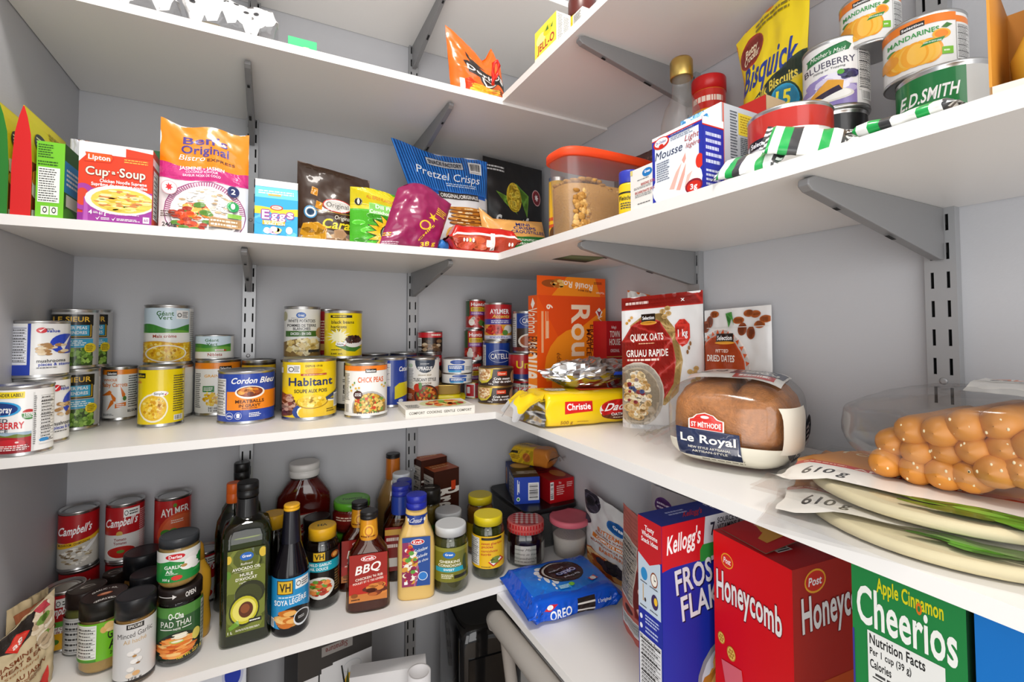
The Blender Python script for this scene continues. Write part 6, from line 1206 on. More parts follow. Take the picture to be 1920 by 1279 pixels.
# breadsticks
root = thing('breadstick_bag', 'clear bag of round golden breadsticks lying on the tortilla packs', 'bread', (.88, -1.0, Z3+.034), 0)
ends = [(1651, 870), (1657, 834), (1705, 885), (1709, 850), (1700, 810), (1760, 850), (1757, 893), (1756, 812), (1806, 899), (1816, 848), (1800, 802), (1858, 887), (1874, 846), (1862, 800), (1910, 889), (1926, 842), (1965, 885)]
x0 = .872; rg = random.Random(3)
for (u, v) in ends:
    p = onx(u, v, x0)-Vector((.88, -1.0, Z3+.034)); r = .0138+.001*rg.random(); m = M(); L_ = .125
    pts = [(-.0012, .02), (0, .2), (.002, .55), (.006, .82), (.012, .97), (.02, 1), (.06, .96), (.1, .98), (.14, .95), (L_-.01, .9), (L_-.003, .6), (L_, .02)]
    n = 16; o_ = len(m.v)
    for (d_, k) in pts:
        for i in range(n):
            t = 2*PI*i/n; kk = r*k*(1+.06*noise.noise(Vector((d_*30+u, t, v)))); m.v.append((d_, math.cos(t)*kk, math.sin(t)*kk))
    for j in range(len(pts)-1):
        for i in range(n):
            i2 = (i+1) % n; m.f.append([j*n+i, (j+1)*n+i, (j+1)*n+i2, j*n+i2]); m.c.append((1, 1, 1)); m.m.append(0); m.s.append(True)
    for i in range(7):
        t, k = rg.uniform(0, 2*PI), rg.uniform(.3, .85); m.blob((.002+.012*(k > .6), math.cos(t)*r*k, math.sin(t)*r*k), (.0008, .0012, .0016), '#f2e2b8', m=1, n=5, k=3)
    m.build('breadstick', ['bun_crust', 'matte_print'], root, (p.x+rg.uniform(-.006, .004), p.y, max(p.z, r)))
def bagB(u, v, h=0.):
    az, el = 2*PI*u, PI*(v-.5); f_ = lambda t, e: math.copysign(abs(t)**e, t)
    p = Vector((.064+.08*f_(math.cos(el), .6)*f_(math.cos(az), .85), -.044+.105*f_(math.cos(el), .6)*f_(math.sin(az), .85)*(1-.18*math.cos(el)*math.cos(az))-.02*math.cos(el)*math.cos(az), .046+.047*f_(math.sin(el), .6)*(1-.3*max(0, math.cos(el)*math.sin(az)))))
    n = noise.noise(p*26)+.5*noise.noise(p*60); p += (p-Vector((.064, -.044, .046))).normalized()*(.0045*n+h); p.z = max(.001, p.z); return p
m = M(); m.grid(bagB, 70, 40, wrap=True); m.build('bag_film', 'clear_film', root)
q = M(); f = I().R(0, 0, 1, 1, '#e6e3dd').T('ALLONGÉS', .5, .72, .9, .26, '#d8702a').T('RA', .5, .9, .3, .12, '#d8702a').R(0, .3, 1, .34, '#b8b4ac').T('Sesame', .35, .44, .5, .12, '#3a3a3a', sh=.3)
TS = lambda u, v, hh=0.: Vector((.03+.085*v, -.03-.1*u, 0))+Vector((0, 0, max(.02, .0935-.008*max(0, abs(2*v-1))**3)+.004+hh+.002*noise.noise(Vector((u*6, v*6, 2)))))
q.grid(lambda u, v: TS(u, v), 14, 10, '#e6e3dd', tri=True); f.put(q, plin(TS, 14, 10), [i/14 for i in range(1, 14)], [i/10 for i in range(1, 10)], rect=(0, 0, 1, 1), diag=(14, 10, range(1, 24)), h0=.0003); q.build('paper_label', 'film_print', root)

# ------------------------------------------------------------------ cereal shelf on the right wall (Z4R)
HB = .30
f = I().R(0, .0, 1, 1, '#1a2a9a').R(0, .8, .55, 1, '#c81a24').R(.42, .86, 1, 1, '#c9ccd2').R(.38, .79, 1, .87, '#2f8a3a').P([(.0, .79), (.36, .83), (.42, .88), (.44, 1), (0, 1)], '#c81a24').T("Kellogg's", .22, .915, .34, .08, '#fff', b=1, sh=.3, rot=.1, asp=.6).T('7', .52, .935, .05, .06, '#2a2a3a').T('SOURCE OF', .7, .968, .26, .025, '#2a2a3a').T('VITAMINS &', .7, .935, .26, .025, '#2a2a3a').T('MINERALS', .7, .902, .24, .025, '#2a2a3a').L(.56, .8, .95, .85, 1, '#e8f4e8', 3)
f.T('FROSTED', .475, .738, .68, .11, '#10103a', rot=.1, asp=.62).T('FROSTED', .465, .745, .68, .11, '#d9dbe2', rot=.1, asp=.62).T('FLAKES', .47, .607, .56, .11, '#10103a', rot=.1, asp=.62).T('FLAKES', .46, .614, .56, .11, '#d9dbe2', rot=.1, asp=.62)
f.E(.75, .2, .42, .22, '#8a8a92').E(.75, .2, .38, .19, '#c8ccd6').S(5, 46, .4, .05, 1, .36, .13, .06, ['#d89a3a', '#b8762a', '#e8b860', '#a8641f'], True, 7, 5)
sd = I().R(0, 0, 1, .86, '#1a2a9a').P([(0, 1), (1, 1), (1, .83), (.5, .79), (0, .86)], '#c81a24').R(0, .56, .94, .82, '#c3d3e2').P([(0, .82), (.5, .785), (1, .83), (1, .86), (0, .88)], '#c81a24').T('Tasty', .5, .955, .4, .022, '#fff').T('Wholesome', .5, .925, .66, .022, '#fff').T('Snack Ideas', .5, .895, .7, .022, '#fff').E(.26, .73, .14, .03, '#2a8ac8').E(.68, .73, .15, .035, '#8a4a2a').E(.68, .73, .12, .028, '#f2efe6').R(.675, .73, .69, .75, '#333').R(.68, .727, .75, .733, '#333').R(.2, .6, .23, .68, '#c89a3a').E(.3, .61, .04, .01, '#3a2a2a').E(.7, .63, .14, .035, '#3a2a5a').E(.74, .635, .07, .018, '#f0c030').L(.1, .685, .4, .695, 1, '#444', 3).L(.5, .685, .85, .695, 1, '#444', 4).L(.08, .57, .4, .58, 1, '#444', 5).L(.5, .575, .9, .585, 1, '#444', 6)
sd.E(.12, .52, .06, .012, '#e4e8f4').L(.3, .5, .9, .545, 3, '#b8c4ea', 3).E(.12, .475, .06, .012, '#e4e8f4').L(.3, .455, .85, .49, 2, '#b8c4ea', 4).N(.04, .02, .96, .44, 20, '#dcdde0').T('Nutrition Facts', .5, .425, .84, .02, '#1c1c1c')
tp = I().R(0, 0, 1, 1, '#20308c').T("Kellogg's", .42, .4, .2, .3, '#c81a24', sh=.3).L(.2, .45, .4, .75, 2, '#a8b4e0', 3).R(.6, .3, .85, .8, '#2a3a9a').T('FROSTED', .72, .65, .2, .18, '#dfe2ee').T('FLAKES', .72, .42, .18, .18, '#dfe2ee')
carton('cereal_box', 'tall blue and red corn flake box left of the honey cereal box', 'box', s4(.833, -.733), s4(1.02, -.742), Z4R, HB*K4, .048, {'y': '#1a2a9a', 'x': '#1a2a9a', 'X': '#1a2a9a', 'Y': '#1a2a9a', 'Z': '#20308c', 'z': '#ccc'}, front=f, left=sd, top=tp, group='cereal boxes on the lowest right shelf')
def comb(i, x, y, r, a=1.):
    i.E(x, y, r, r*a, '#c8902a').E(x, y, r*.85, r*a*.85, '#efc860')
    for k in range(6): i.E(x+r*.5*math.cos(k*PI/3), y+r*a*.5*math.sin(k*PI/3), r*.2, r*a*.2, '#b87a20')
    return i.E(x, y, r*.2, r*a*.2, '#b87a20')
f = I().E(.2, .885, .085, .035, '#f4b030').E(.2, .885, .075, .03, '#e03020').T('Post', .2, .885, .1, .026, '#fff', sh=.2).O('Honeycomb', .46, .765, .84, .125, '#f6f4f0', '#7a0c14', .006, arc=.015, grow=-.15, asp=1.0)
comb(f, .1, .5, .05, .55); comb(f, .24, .46, .06, .55); comb(f, .22, .36, .05, .55); f.P([(.1, .4), (.38, .42), (.46, .16), (.24, .14)], '#e26a72').P([(.24, .3), (.42, .3), (.45, .17), (.26, .15)], '#d8b060').S(4, 24, .24, .14, .45, .3, .04, .02, ['#e8c878', '#c89a48'], False)
f.P([(.48, .34), (.56, .36), (.9, .27), (.98, .1), (.98, -.02), (.5, -.02), (.42, .1)], '#f2b41c').T('Makes a', .68, .25, .24, .035, '#6a2a10', rot=-.12).T('GREAT snack!', .72, .17, .46, .045, '#b8281c', rot=-.12).T('Fait une', .7, .09, .24, .035, '#6a2a10', rot=-.12).T('EXCELLENTE', .72, .02, .4, .045, '#b8281c', rot=-.12)
sd = I().R(0, 0, 1, .5, '#c8501c').W(0, .0, 1, .44, '#d8641f', .03).E(.27, .93, .13, .05, '#f4b030').E(.27, .93, .115, .042, '#d83020').T('Post', .27, .93, .16, .034, '#fff', sh=.2).O('Honeycomb', .58, .81, .96, .14, '#f6f2ee', '#7a1410', .008, rot=.04, asp=.6)
sd.P([(0, .2), (.15, .24), (.5, .2), (.75, .26), (1, .24), (1, .18), (0, .14)], '#b8381c').R(0, 0, 1, .17, '#2a2f4a').P([(.5, .1), (.62, .34), (.74, .1)], '#2c3570').R(.56, .08, .7, .22, '#39407c').R(.6, .14, .66, .2, '#e8c040').S(5, 30, .0, -.02, 1, .2, .12, .06, ['#3a4a5a', '#4a3a6a', '#2a3a2a', '#6a6a4a', '#39407c'], False)
comb(sd, .24, .08, .09, .6); comb(sd, .75, .3, .06, .6)
tp = I().R(0, .0, 1, 1, '#b8141c').B(.3, .16, .7, .34, True, 6)
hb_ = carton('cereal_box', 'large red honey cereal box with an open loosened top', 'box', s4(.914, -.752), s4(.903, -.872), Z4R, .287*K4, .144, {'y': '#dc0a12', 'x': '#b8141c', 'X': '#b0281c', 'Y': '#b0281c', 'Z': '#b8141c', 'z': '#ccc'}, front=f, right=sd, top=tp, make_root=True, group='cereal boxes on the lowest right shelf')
m = M(); w_ = hb_['w']; m.add([(-w_/2+.002, .01, .2805), (w_*.18, .004, .2815), (w_*.2, .075, .29), (-w_/2+.004, .085, .288)], [(0, 1, 2, 3)], '#c01820'); m.add([(-w_/2+.002, .01, .2795), (w_*.18, .004, .2805), (w_*.2, .075, .289), (-w_/2+.004, .085, .287)], [(3, 2, 1, 0)], '#b8a48c')
m.add([(-w_*.35, .03, .2825), (w_*.05, .025, .284), (w_*.05, .06, .2885), (-w_*.3, .065, .287)], [(0, 1, 2, 3)], '#d8a040'); m.build('lid_flap', 'print', hb_['o'])
a_ = onx(1597, 1100, .822); b_ = onx(1812, 1180, .822)
f = I().T('Apple Cinnamon', .54, .955, .58, .034, '#d8d018', b=1).T('Cheerios', .49, .892, .88, .09, '#f2f4ee', b=1).E(.63, .94, .025, .014, '#d8701c').E(.63, .94, .012, .007, '#2a7a3c').N(.15, .3, .83, .833, 18, '#e9eae6').R(.16, .735, .82, .828, '#e9eae6').T('Nutrition Facts', .42, .815, .5, .024, '#1c1c1c').T('Per 1 cup (39 g)', .36, .785, .38, .016, '#1c1c1c').T('Calories', .27, .755, .2, .02, '#1c1c1c').T('150', .66, .75, .08, .018, '#1c1c1c').R(.95, .62, 1, .8, '#4a3a9a').R(0, .66, .02, .82, '#3a3a8a')
sd = I().R(0, .62, 1, .8, '#4a3a9a').R(.2, 0, .8, .6, '#2a6a38')
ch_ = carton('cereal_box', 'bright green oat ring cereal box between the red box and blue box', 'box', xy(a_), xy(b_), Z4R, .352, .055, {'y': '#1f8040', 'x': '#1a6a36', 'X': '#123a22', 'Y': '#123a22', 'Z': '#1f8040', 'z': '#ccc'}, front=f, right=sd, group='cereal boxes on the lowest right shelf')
a_ = onx(1828, 1200, .824); f = I().T("Kellogg's", .6, .82, .7, .07, '#c8202c', b=1, sh=.3).O('RICE', .52, .68, .56, .12, '#f4f6f8', '#124a8a', .008).O('KRISPIES', .6, .54, .95, .13, '#f4f6f8', '#124a8a', .008).E(.5, .2, .45, .2, '#2a4a9a').S(3, 60, .1, .06, .9, .34, .05, .02, ['#e8c070', '#f2d898', '#d8a850'], True)
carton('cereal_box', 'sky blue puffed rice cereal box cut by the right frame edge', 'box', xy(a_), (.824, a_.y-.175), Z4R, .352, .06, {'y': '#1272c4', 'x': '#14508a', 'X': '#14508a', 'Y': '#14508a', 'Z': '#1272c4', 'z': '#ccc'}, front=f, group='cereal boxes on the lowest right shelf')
# oreo pack
root = thing('sandwich_cookie_pack', 'blue cookie pack with a picture of a dark sandwich cookie, lying at the corner', 'packet', (*s4(.905, -.368), Z4R), math.radians(-6))
S = flow_S(.212, .148, .046, fin=.09, p=4.2, wr=.0035, seed=15, flare=1.06, endh=.12); m = M(); m.grid(lambda s, q: S(s, q), 44, 60, '#0b58d0', tri=True)
f = I().R(0, 0, 1, 1, '#0a55cf').W(.1, .1, .9, .9, '#1272dc', .0).E(.5, .5, .36, .46, '#1a7ce0')
for x, y, rx, ry in ((.33, .42, .02, .1), (.3, .58, .018, .08), (.36, .26, .014, .05), (.27, .48, .012, .04), (.36, .16, .01, .03), (.4, .34, .03, .08), (.3, .7, .03, .06), (.35, .8, .05, .05), (.62, .88, .04, .03)): f.E(x, y, rx, ry, '#e6e9ee')
f.E(.54, .6, .225, .345, '#1a1412').E(.545, .6, .205, .315, '#d8d4cc').E(.56, .585, .2, .315, '#15100e').E(.56, .585, .185, .29, '#2c211c')
for i in range(40):
    t = 2*PI*i/40; f.E(.56+.178*math.cos(t), .585+.278*math.sin(t), .006, .012, '#4a3a30')
f.S(6, 40, .44, .42, .68, .76, .02, .02, ['#3f3028', '#1c1512', '#4a382e'], True)
f.T('OREO', .575, .535, .25, .1, '#0e3fa8', rot=PI+.3, asp=1.5, b=1).O('OREO', .575, .54, .24, .085, '#e6eaf4', '#1a50c0', .006, rot=PI+.3, asp=1.5).T('The Original', .6, .4, .2, .04, '#dfe4f0', rot=PI+.3, asp=1.5).T("L'original", .5, .66, .18, .04, '#dfe4f0', rot=PI+.3, asp=1.5)
f.P([(.72, .24), (.8, .3), (.82, .2), (.74, .16)], '#c8202c').E(.77, .225, .03, .05, '#f2f2f2').R(.38, .1, .5, .2, '#3aa8e0').E(.52, .17, .03, .04, '#7ac03a').L(.39, .11, .5, .19, 3, '#e6f2fa', 3)
flow_ink(m, f, S, 44, 60, *S.top)
f = I().R(0, 0, 1, 1, '#0b52c8').P([(.16, .7), (.22, .92), (.3, .86), (.22, .62)], '#c8202c').E(.22, .8, .03, .1, '#f2f2f2').T('OREO', .33, .45, .22, .4, '#f0f2f6', rot=.08, asp=4).R(.5, .1, .68, .92, '#2a2220').R(.5, .32, .68, .4, '#e2ded6').R(.5, .62, .68, .7, '#e2ded6').T("L'original", .78, .6, .14, .14, '#dfe6f4').L(.2, .0, .9, .06, 1, '#e6e8ec', 3)
flow_ink(m, f, S, 44, 60, *S.near)
m.build('wrapper', 'film_print', root)
f = I().L(.3, .1, .7, .5, 2, '#3a6ad0', 3)
# pancake mix, pink bag, white zip bag
f = I().E(.16, .88, .22, .14, '#3a3240').S(3, 22, .0, .78, .38, .99, .1, .05, ['#2a2432', '#4a4252', '#191520'], True).S(4, 10, .0, .58, .2, .7, .1, .05, ['#2a2432', '#4a4252'], True).E(.74, .74, .2, .085, '#1f6ab8').T('Great', .78, .745, .24, .045, '#fff').T('BUTTERMILK', .66, .6, .6, .05, '#d8702a').T('PANCAKE & WAFFLE', .62, .545, .62, .026, '#a8502a').R(.24, .46, 1, .51, '#e0802a').T('COMPLETE MIX', .62, .485, .56, .028, '#fff').T('MÉLANGE POUR CRÊPES', .56, .42, .7, .026, '#a8502a').T('BABEURRE', .66, .355, .5, .045, '#d8702a').P([(.0, .24), (.2, .3), (1, .22), (1, .0), (.1, .0)], '#c0561c').S(5, 20, .05, .0, 1, .26, .2, .05, ['#d8722a', '#e8a860', '#b84a18', '#f0c890'], False).S(6, 12, .3, .08, .95, .26, .11, .055, ['#221c2a', '#3a3242', '#17131c'], True)
a_, b_ = onx(1103, 1000, 1.034), onx(1192, 1020, 1.044)
pouch('pancake_mix_bag', 'white pancake mix bag with blackberries and orange lettering by the wall', 'bag', xy(a_), xy(b_), Z4R, onx(1112, 922, 1.034).z-Z4R, .036, '#d2d0ce', ink=f, wr=.005, seed=81, kind='stand', top=lambda s: -.022*s, side=lambda s, t: -.012*t)
f = I().R(0, 0, 1, 1, '#d9766a').N(.02, .3, .42, .78, 14, '#cfc6bc').R(.42, .22, 1, .6, '#8a2f2c').E(.7, .48, .2, .05, '#e8b0a4').E(.7, .32, .2, .05, '#e8b0a4').L(.5, .62, .9, .68, 2, '#a87a30', 3).B(.1, .06, .55, .18, False, 4).E(.3, .24, .1, .03, '#5a2a28').L(.1, .8, .9, .84, 1, '#b85a50', 4)
a_, b_ = s4(.975, -.49), s4(.94, -.655)
pouch('baking_mix_bag', 'salmon pink baking mix bag left of the corn flake box', 'bag', a_, b_, Z4R, onx(1172, 940, .965).z-Z4R, .04, '#d9766a', ink=f, wr=.004, seed=82, kind='stand', top=lambda s: -.02*s)
a_, b_ = onx(1222, 940, 1.04), onx(1310, 940, 1.045)
pouch('zip_bag', 'clear whitish zip bag with a purple badge behind the corn flake box', 'bag', xy(a_), xy(b_), Z4R, onx(1250, 919, 1.04).z-Z4R, .03, '#b8b4b6', ink=I().E(.3, .86, .2, .07, '#5a2a7a').L(.15, .83, .45, .89, 2, '#e0d0ea', 3), wr=.004, seed=83, kind='stand')
# ------------------------------------------------------------------ sauce shelf on the back wall (Z4)
GS = 'soup cans in the lower left corner'
def sp(uL, uR, vt, vb=None, y=None, z=Z4):
    X, Y, r, h = solve(uL, uR, None, z, vb, y, None, .1); uc = (uL+uR)/2
    return X, Y, r, (ony(uc, vt, Y).z-z if vt is not None else None)
def campb(kind, s):
    k = I().R(0, .48, 1, 1, '#b0181e').T("Campbell's", .42, .72, .78, .15, '#fff', b=1, sh=.35, rot=.05)
    if kind == 'mush': k.P([(.0, .36), (1, .5), (1, .6), (.8, .54), (0, .46)], '#e2b01c').T('MUSHROOM - CHAMPIGNONS', .4, .455, .74, .04, '#3a2a10', rot=.06).R(0, 0, 1, .36, '#c9c4ba').S(s, 50, .05, .05, .85, .4, .06, .02, ['#e2dccd', '#b8a888', '#8a765a', '#f0ebe0'], True).P([(.6, .3), (.95, .52), (.98, .5), (.7, .26)], '#e8e8e6')
    elif kind == 'tom': k.R(.45, .8, .85, .96, '#f0efec').E(.52, .88, .05, .05, '#222').E(.52, .88, .036, .036, '#f0efec').L(.6, .83, .82, .93, 2, '#333', 3).E(.36, .5, .08, .05, '#c8a24a').R(0, 0, 1, .47, '#d5d3cf').T('Tomato', .38, .39, .3, .05, '#8a1a1c').T('Tomates', .38, .32, .32, .05, '#8a1a1c').E(.42, .14, .36, .13, '#e6e4de').E(.42, .15, .34, .11, '#b8241c').E(.4, .16, .1, .03, '#5a8a30').L(.85, .1, 1, .9, 20, '#d8b0b0', 3)
    elif kind == 'chk': k.R(.3, .78, .82, .94, '#f0efec').E(.36, .85, .05, .05, '#222').E(.36, .85, .036, .036, '#f0efec').L(.45, .8, .8, .9, 2, '#333', 3).R(0, .42, 1, .52, '#5a9a3a').E(.2, .47, .12, .06, '#8a3a1c').R(0, .3, 1, .42, '#e9e6df').T('Cream of Chicken', .36, .39, .7, .05, '#8a1a1c').T('Crème de poulet', .36, .33, .66, .05, '#8a1a1c').R(0, 0, 1, .3, '#e2a81c').E(.3, .15, .1, .05, '#4a7a2a').L(.86, .1, 1, .9, 18, '#c8a0a0', 3)
    return k
cmL = can('soup_can', 'lower red soup can of the stack in the back left corner', 106, 188, None, Z4, campb('mush', 2), '#b0181e', y=-.045, h=.1, group=GS)
can('soup_can', 'red and white mushroom soup can on top of the back left corner stack', 105, 188, 940, 0, campb('mush', 3), '#c2bdb4', on=cmL, group=GS, bands=((0, .48, '#c9c4ba'), (.48, 1, '#b0181e')))
ctL = can('soup_can', 'lower red soup can under the tomato soup can', 194, 271, None, Z4, campb('tom', 2), '#b0181e', y=-.045, h=.1, group=GS)
can('soup_can', 'red and white tomato soup can on top, second stack from the corner', 195, 273, 926, 0, campb('tom', 3), '#d5d3cf', on=ctL, group=GS, bands=((0, .48, '#d5d3cf'), (.48, 1, '#b0181e')))
k = I().R(0, 0, 1, 1, '#b8201f').T('AYLMER', .55, .78, .74, .15, '#f4f0ea', b=1, rot=.05).E(.55, .9, .05, .04, '#5a8a30').E(.7, .3, .6, .45, '#d8532f').E(.7, .3, .52, .4, '#e0683e').E(.32, .36, .14, .08, '#4a8a30').E(.52, .38, .12, .07, '#5a9a38').E(.4, .26, .08, .05, '#3f7a28').L(.45, .54, .8, .62, 2, '#f4dcd0', 3)
ayL = can('soup_can', 'lower red can under the tomato soup can with basil leaves', 286, 358, None, Z4, I(), '#a81c1c', y=-.045, h=.1, group=GS)
can('soup_can', 'red tomato soup can with basil leaves on top, nearest the upright', 287, 360, 915, 0, k, '#b8201f', on=ayL, group=GS)
cc = can('soup_can', 'single red and yellow chicken soup can behind the rice pouch', 76, 163, None, Z4, campb('chk', 4), '#b0181e', y=-.125, h=.1, group=GS, bands=((0, .3, '#e2a81c'), (.3, .42, '#e9e6df'), (.42, 1, '#b0181e')))
can('soup_can', 'red soup can behind the garlic jar, left of the oil bottles', 352, 414, None, Z4, campb('tom', 6), '#b0181e', y=-.075, h=.1, group=GS)
can('soup_can', 'dark rimmed can just behind the stacked garlic jar', 336, 392, None, Z4, campb('tom', 7), '#8a1a1c', y=-.135, h=.085, group=GS)
# rice pouches, left frame edge
f = I().P([(.08, 1), (.75, .98), (.62, .78), (.3, .7), (.0, .84)], '#2b2420').P([(.3, .92), (.52, .82), (.3, .68), (.14, .8)], '#cf2a20').P([(.3, .9), (.48, .82), (.3, .71), (.18, .8)], '#dc4a3a').T('a8', .31, .8, .16, .07, '#fbe8e0', rot=.1).T('JASMINE RICE', .42, .6, .74, .05, '#7a4020').T('HEAT & EAT', .4, .52, .66, .05, '#7a4020').T('Standard', .35, .45, .5, .035, '#9a6030', b=0, sh=.3).T('RIZ AU JASMIN', .4, .35, .7, .05, '#7a4020').L(.1, .24, .7, .31, 3, '#9a6a48', 3).P([(.6, .1), (.8, .25), (.85, .0), (.5, .0)], '#c83a34').E(.8, .75, .22, .3, '#c9b79a').S(4, 30, .55, .5, 1, 1, .1, .04, ['#d8c8ae', '#b8a284', '#a85a4a', '#6a8a3a', '#e2d6c2'], True).P([(.6, .99), (.8, .99), (.9, .88), (.7, .9)], '#b8404a')
pouch('rice_pouch', 'beige jasmine rice pouch standing at the left frame edge', 'pouch', (.008, -.285), (.052, -.222), Z4, .118, .03, '#c8b692', ink=f, wr=.004, seed=91, top=lambda s: -.02+.04*s, mt='matte_print')
pouch('rice_pouch', 'second beige rice pouch behind, cut by the left frame edge', 'pouch', (.006, -.245), (.034, -.188), Z4, .128, .02, '#c2ae88', ink=I().P([(.1, .9), (.9, .9), (.6, .7), (.2, .7)], '#9a5a3a').L(.1, .2, .8, .6, 6, '#9a5a3a', 3), wr=.004, seed=92, mt='matte_print')

# jars
def jar(name, label, uL, uR, vt, vb, y, fill, lid, ink, base, lv=(.14, .72), lidh=.2, fillmat='content', glass='clear_glass', cat='jar', z=None, p=2, neck=.9, top_ink=None, lidr=.96, group=None, turn=0., h=None, full=False, on=None, lidlabel=None):
    zz = Z4 if z is None else z
    if on: zz = on['top']
    X, Y, r, hh = sp(uL, uR, vt, vb, y, zz)
    if on and y is None and vb is None: Y = on['y']
    if h: hh = h
    t = hh*(1-lidh); root = thing(name, label, cat, (X, Y, zz), face_cam(X, Y)+turn, group)
    pr = [(0, r*.82), (.002, r*.93), (.008, r*.995), (t*.8, r), (t*.9, r*.985), (t*.97, r*neck), (t, r*neck)]
    m = M(); m.loft(rings(pr, 1, p), 44); m.build('glass', glass, root)
    m = M(); k = .955; m.loft([(.002, r*.8, r*.8, p), (.008, r*.95, r*.95, p), (t*.8, r*k, r*k, p), (t*.9, r*.93, r*.93, p), (t*.955, r*neck*.93, r*neck*.93, p)], 44, fill); m.build('contents', fillmat, root)
    m = M(); lr = r*lidr; l0 = t-.001
    m.loft([(l0, lr*.95, lr*.95, 2), (l0, lr, lr, 2), (hh-.003, lr, lr, 2), (hh-.0008, lr*.97, lr*.97, 2), (hh, lr*.9, lr*.9, 2), (hh-.0008, lr*.85, lr*.85, 2)], 48, lid)
    if top_ink: top_ink.put(m, flat_S((-lr*.86, -lr*.86, hh-.0008), (lr*1.72, 0, 0), (0, lr*1.72, 0)))
    o = m.build('lid', 'plastic', root)
    if lidlabel: o['label'] = lidlabel
    if ink is not None: wrap_label(root, ink, r*1.0, hh*lv[0], hh*lv[1], base, full=full)
    return dict(o=root, x=X, y=Y, r=r, h=hh, z=zz, top=zz+hh)
GJ = 'garlic and spice jars in the lower left corner'
herb = '#6a6a34'
jar('spice_jar', 'brown lidded herb jar with a white side label beside the chicken soup can', 117, 204, 1100, 1232, None, herb, '#2a201c', I().N(0, 0, .62, 1, 6, '#c9c9c6'), '#c0bfbb', (.04, .62), .24, top_ink=I().E(.5, .5, .4, .4, '#33271f').E(.52, .52, .2, .12, '#cfcac0').E(.55, .5, .16, .09, '#33271f').R(.3, .46, .75, .49, '#cfcac0'), group=GJ, p=2)
jar('spice_jar', 'small brown lidded jar behind the herb jar', 188, 236, 1072, None, -.092, '#7a6a34', '#2a201c', None, '', lidh=.3, top_ink=I().E(.5, .5, .3, .2, '#b8b2a8').E(.52, .48, .25, .15, '#2a201c'), group=GJ)
gk = I().R(0, 0, 1, 1, '#6cb51c').N(.0, .08, .36, .96, 9, '#e4e6e0').T('GARLIC', .82, .64, .5, .22, '#1c2410', b=1, rot=.04).T('AIL', .76, .36, .34, .22, '#1c2410', b=1, rot=.04).T('200 g', .72, .13, .2, .08, '#1c2410').E(.5, .8, .07, .09, '#d8a860').E(.6, .88, .1, .1, '#e0b878').E(.64, .76, .1, .05, '#e8c890').R(0, 0, .36, .06, '#3f8a28')
jar('garlic_jar', 'minced garlic jar with a lime green label and lettered black lid', 144, 243, 1113, 1271, None, '#c39a58', '#15130f', gk, '#6cb51c', (.2, .72), .24, 'crumb', top_ink=I().T('GARLIC - AIL', .5, .84, .6, .1, '#e8e6e0', arc=.12).T('CERTIFIED', .5, .16, .5, .1, '#e8e6e0', arc=-.1, rot=PI).E(.5, .5, .18, .09, '#a85a3a').E(.52, .52, .12, .05, '#d89a78'), group=GJ, lidr=1.0)
jar('spice_jar', 'tall black capped spice jar behind the garlic jars', 228, 304, 1040, None, -.122, '#b5803a', '#15161a', I(), '#b5803a', (.3, .4), .3, 'crumb', h=.135, lidr=1.03, group=GJ)
jar('spice_jar', 'black capped spice jar just behind the white labelled garlic jar', 240, 308, 1082, None, -.19, '#a87a3a', '#15161a', None, '', lidh=.34, fillmat='crumb', h=.122, lidr=1.03, group=GJ)
ek = I().R(0, 0, 1, 1, '#d9d8d6').R(0, 0, 1, .05, '#2a2624').R(.3, .9, .7, .985, '#2a2624').T('EPICURE', .5, .945, .32, .045, '#e8e6e0').T('Minced Garlic', .5, .81, .78, .085, '#3a3634', b=0, rot=.05).T('Ail haché', .5, .7, .52, .07, '#c8a468', b=0, rot=.04)
for x, y, c in ((.42, .48, '#efece8'), (.56, .5, '#f2efec'), (.6, .36, '#efece8'), (.5, .34, '#f4f2ee'), (.42, .22, '#efece8'), (.4, .12, '#f0e0cc'), (.55, .14, '#e0b078')): ek.E(x, y, .09, .045, '#c4c0bb').E(x-.01, y+.01, .085, .04, c)
ek.E(.5, .44, .05, .02, '#b8884a').E(.58, .31, .05, .015, '#8a6038').T('175 g', .52, .07, .3, .03, '#4a4644')
jar('garlic_jar', 'black capped minced garlic jar with a tall white label, front most', 211, 293, 1112, 1292, None, '#c08a3e', '#191a1d', ek, '#d9d8d6', (.05, .74), .21, 'crumb', lidr=1.02, neck=.97, group=GJ, full=True)
ok = I().R(0, .0, 1, 1, '#2f5a30').R(0, .8, 1, 1, '#4f8a3c').T('O-Cha', .42, .83, .32, .11, '#f4f4f0').T('PAD THAI', .42, .68, .62, .11, '#f0f0ea', b=0).R(.1, .575, .34, .59, '#f0f0ea').R(.55, .575, .75, .59, '#f0f0ea').T('PASTE', .44, .58, .16, .035, '#f0f0ea').E(.48, .18, .48, .34, '#1f2a20').S(4, 70, .02, .0, .86, .44, .16, .03, ['#e0782a', '#f0a050', '#d05a1c', '#f4c47a', '#e88a3a'], True, 8, 6).S(5, 10, .3, .3, .7, .5, .12, .02, ['#f0e8d0', '#a8c850', '#f4f0e0'], True).E(.84, .36, .08, .11, '#e0d060').T('Net Wt. 227 g', .7, .05, .5, .06, '#d8b830', rot=.1).N(.93, .1, 1, .95, 10, '#c8d0c0')
oc = jar('sauce_jar', 'dark curry paste jar with a green noodle label, under the garlic jar', 292, 380, 1118, 1254, None, '#1c120d', '#231c1a', ok, '#2f5a30', (.1, .78), .17, 'liquid', lidr=1.0, neck=.94, h=.122, lidlabel='dark brown lid with an arrow')
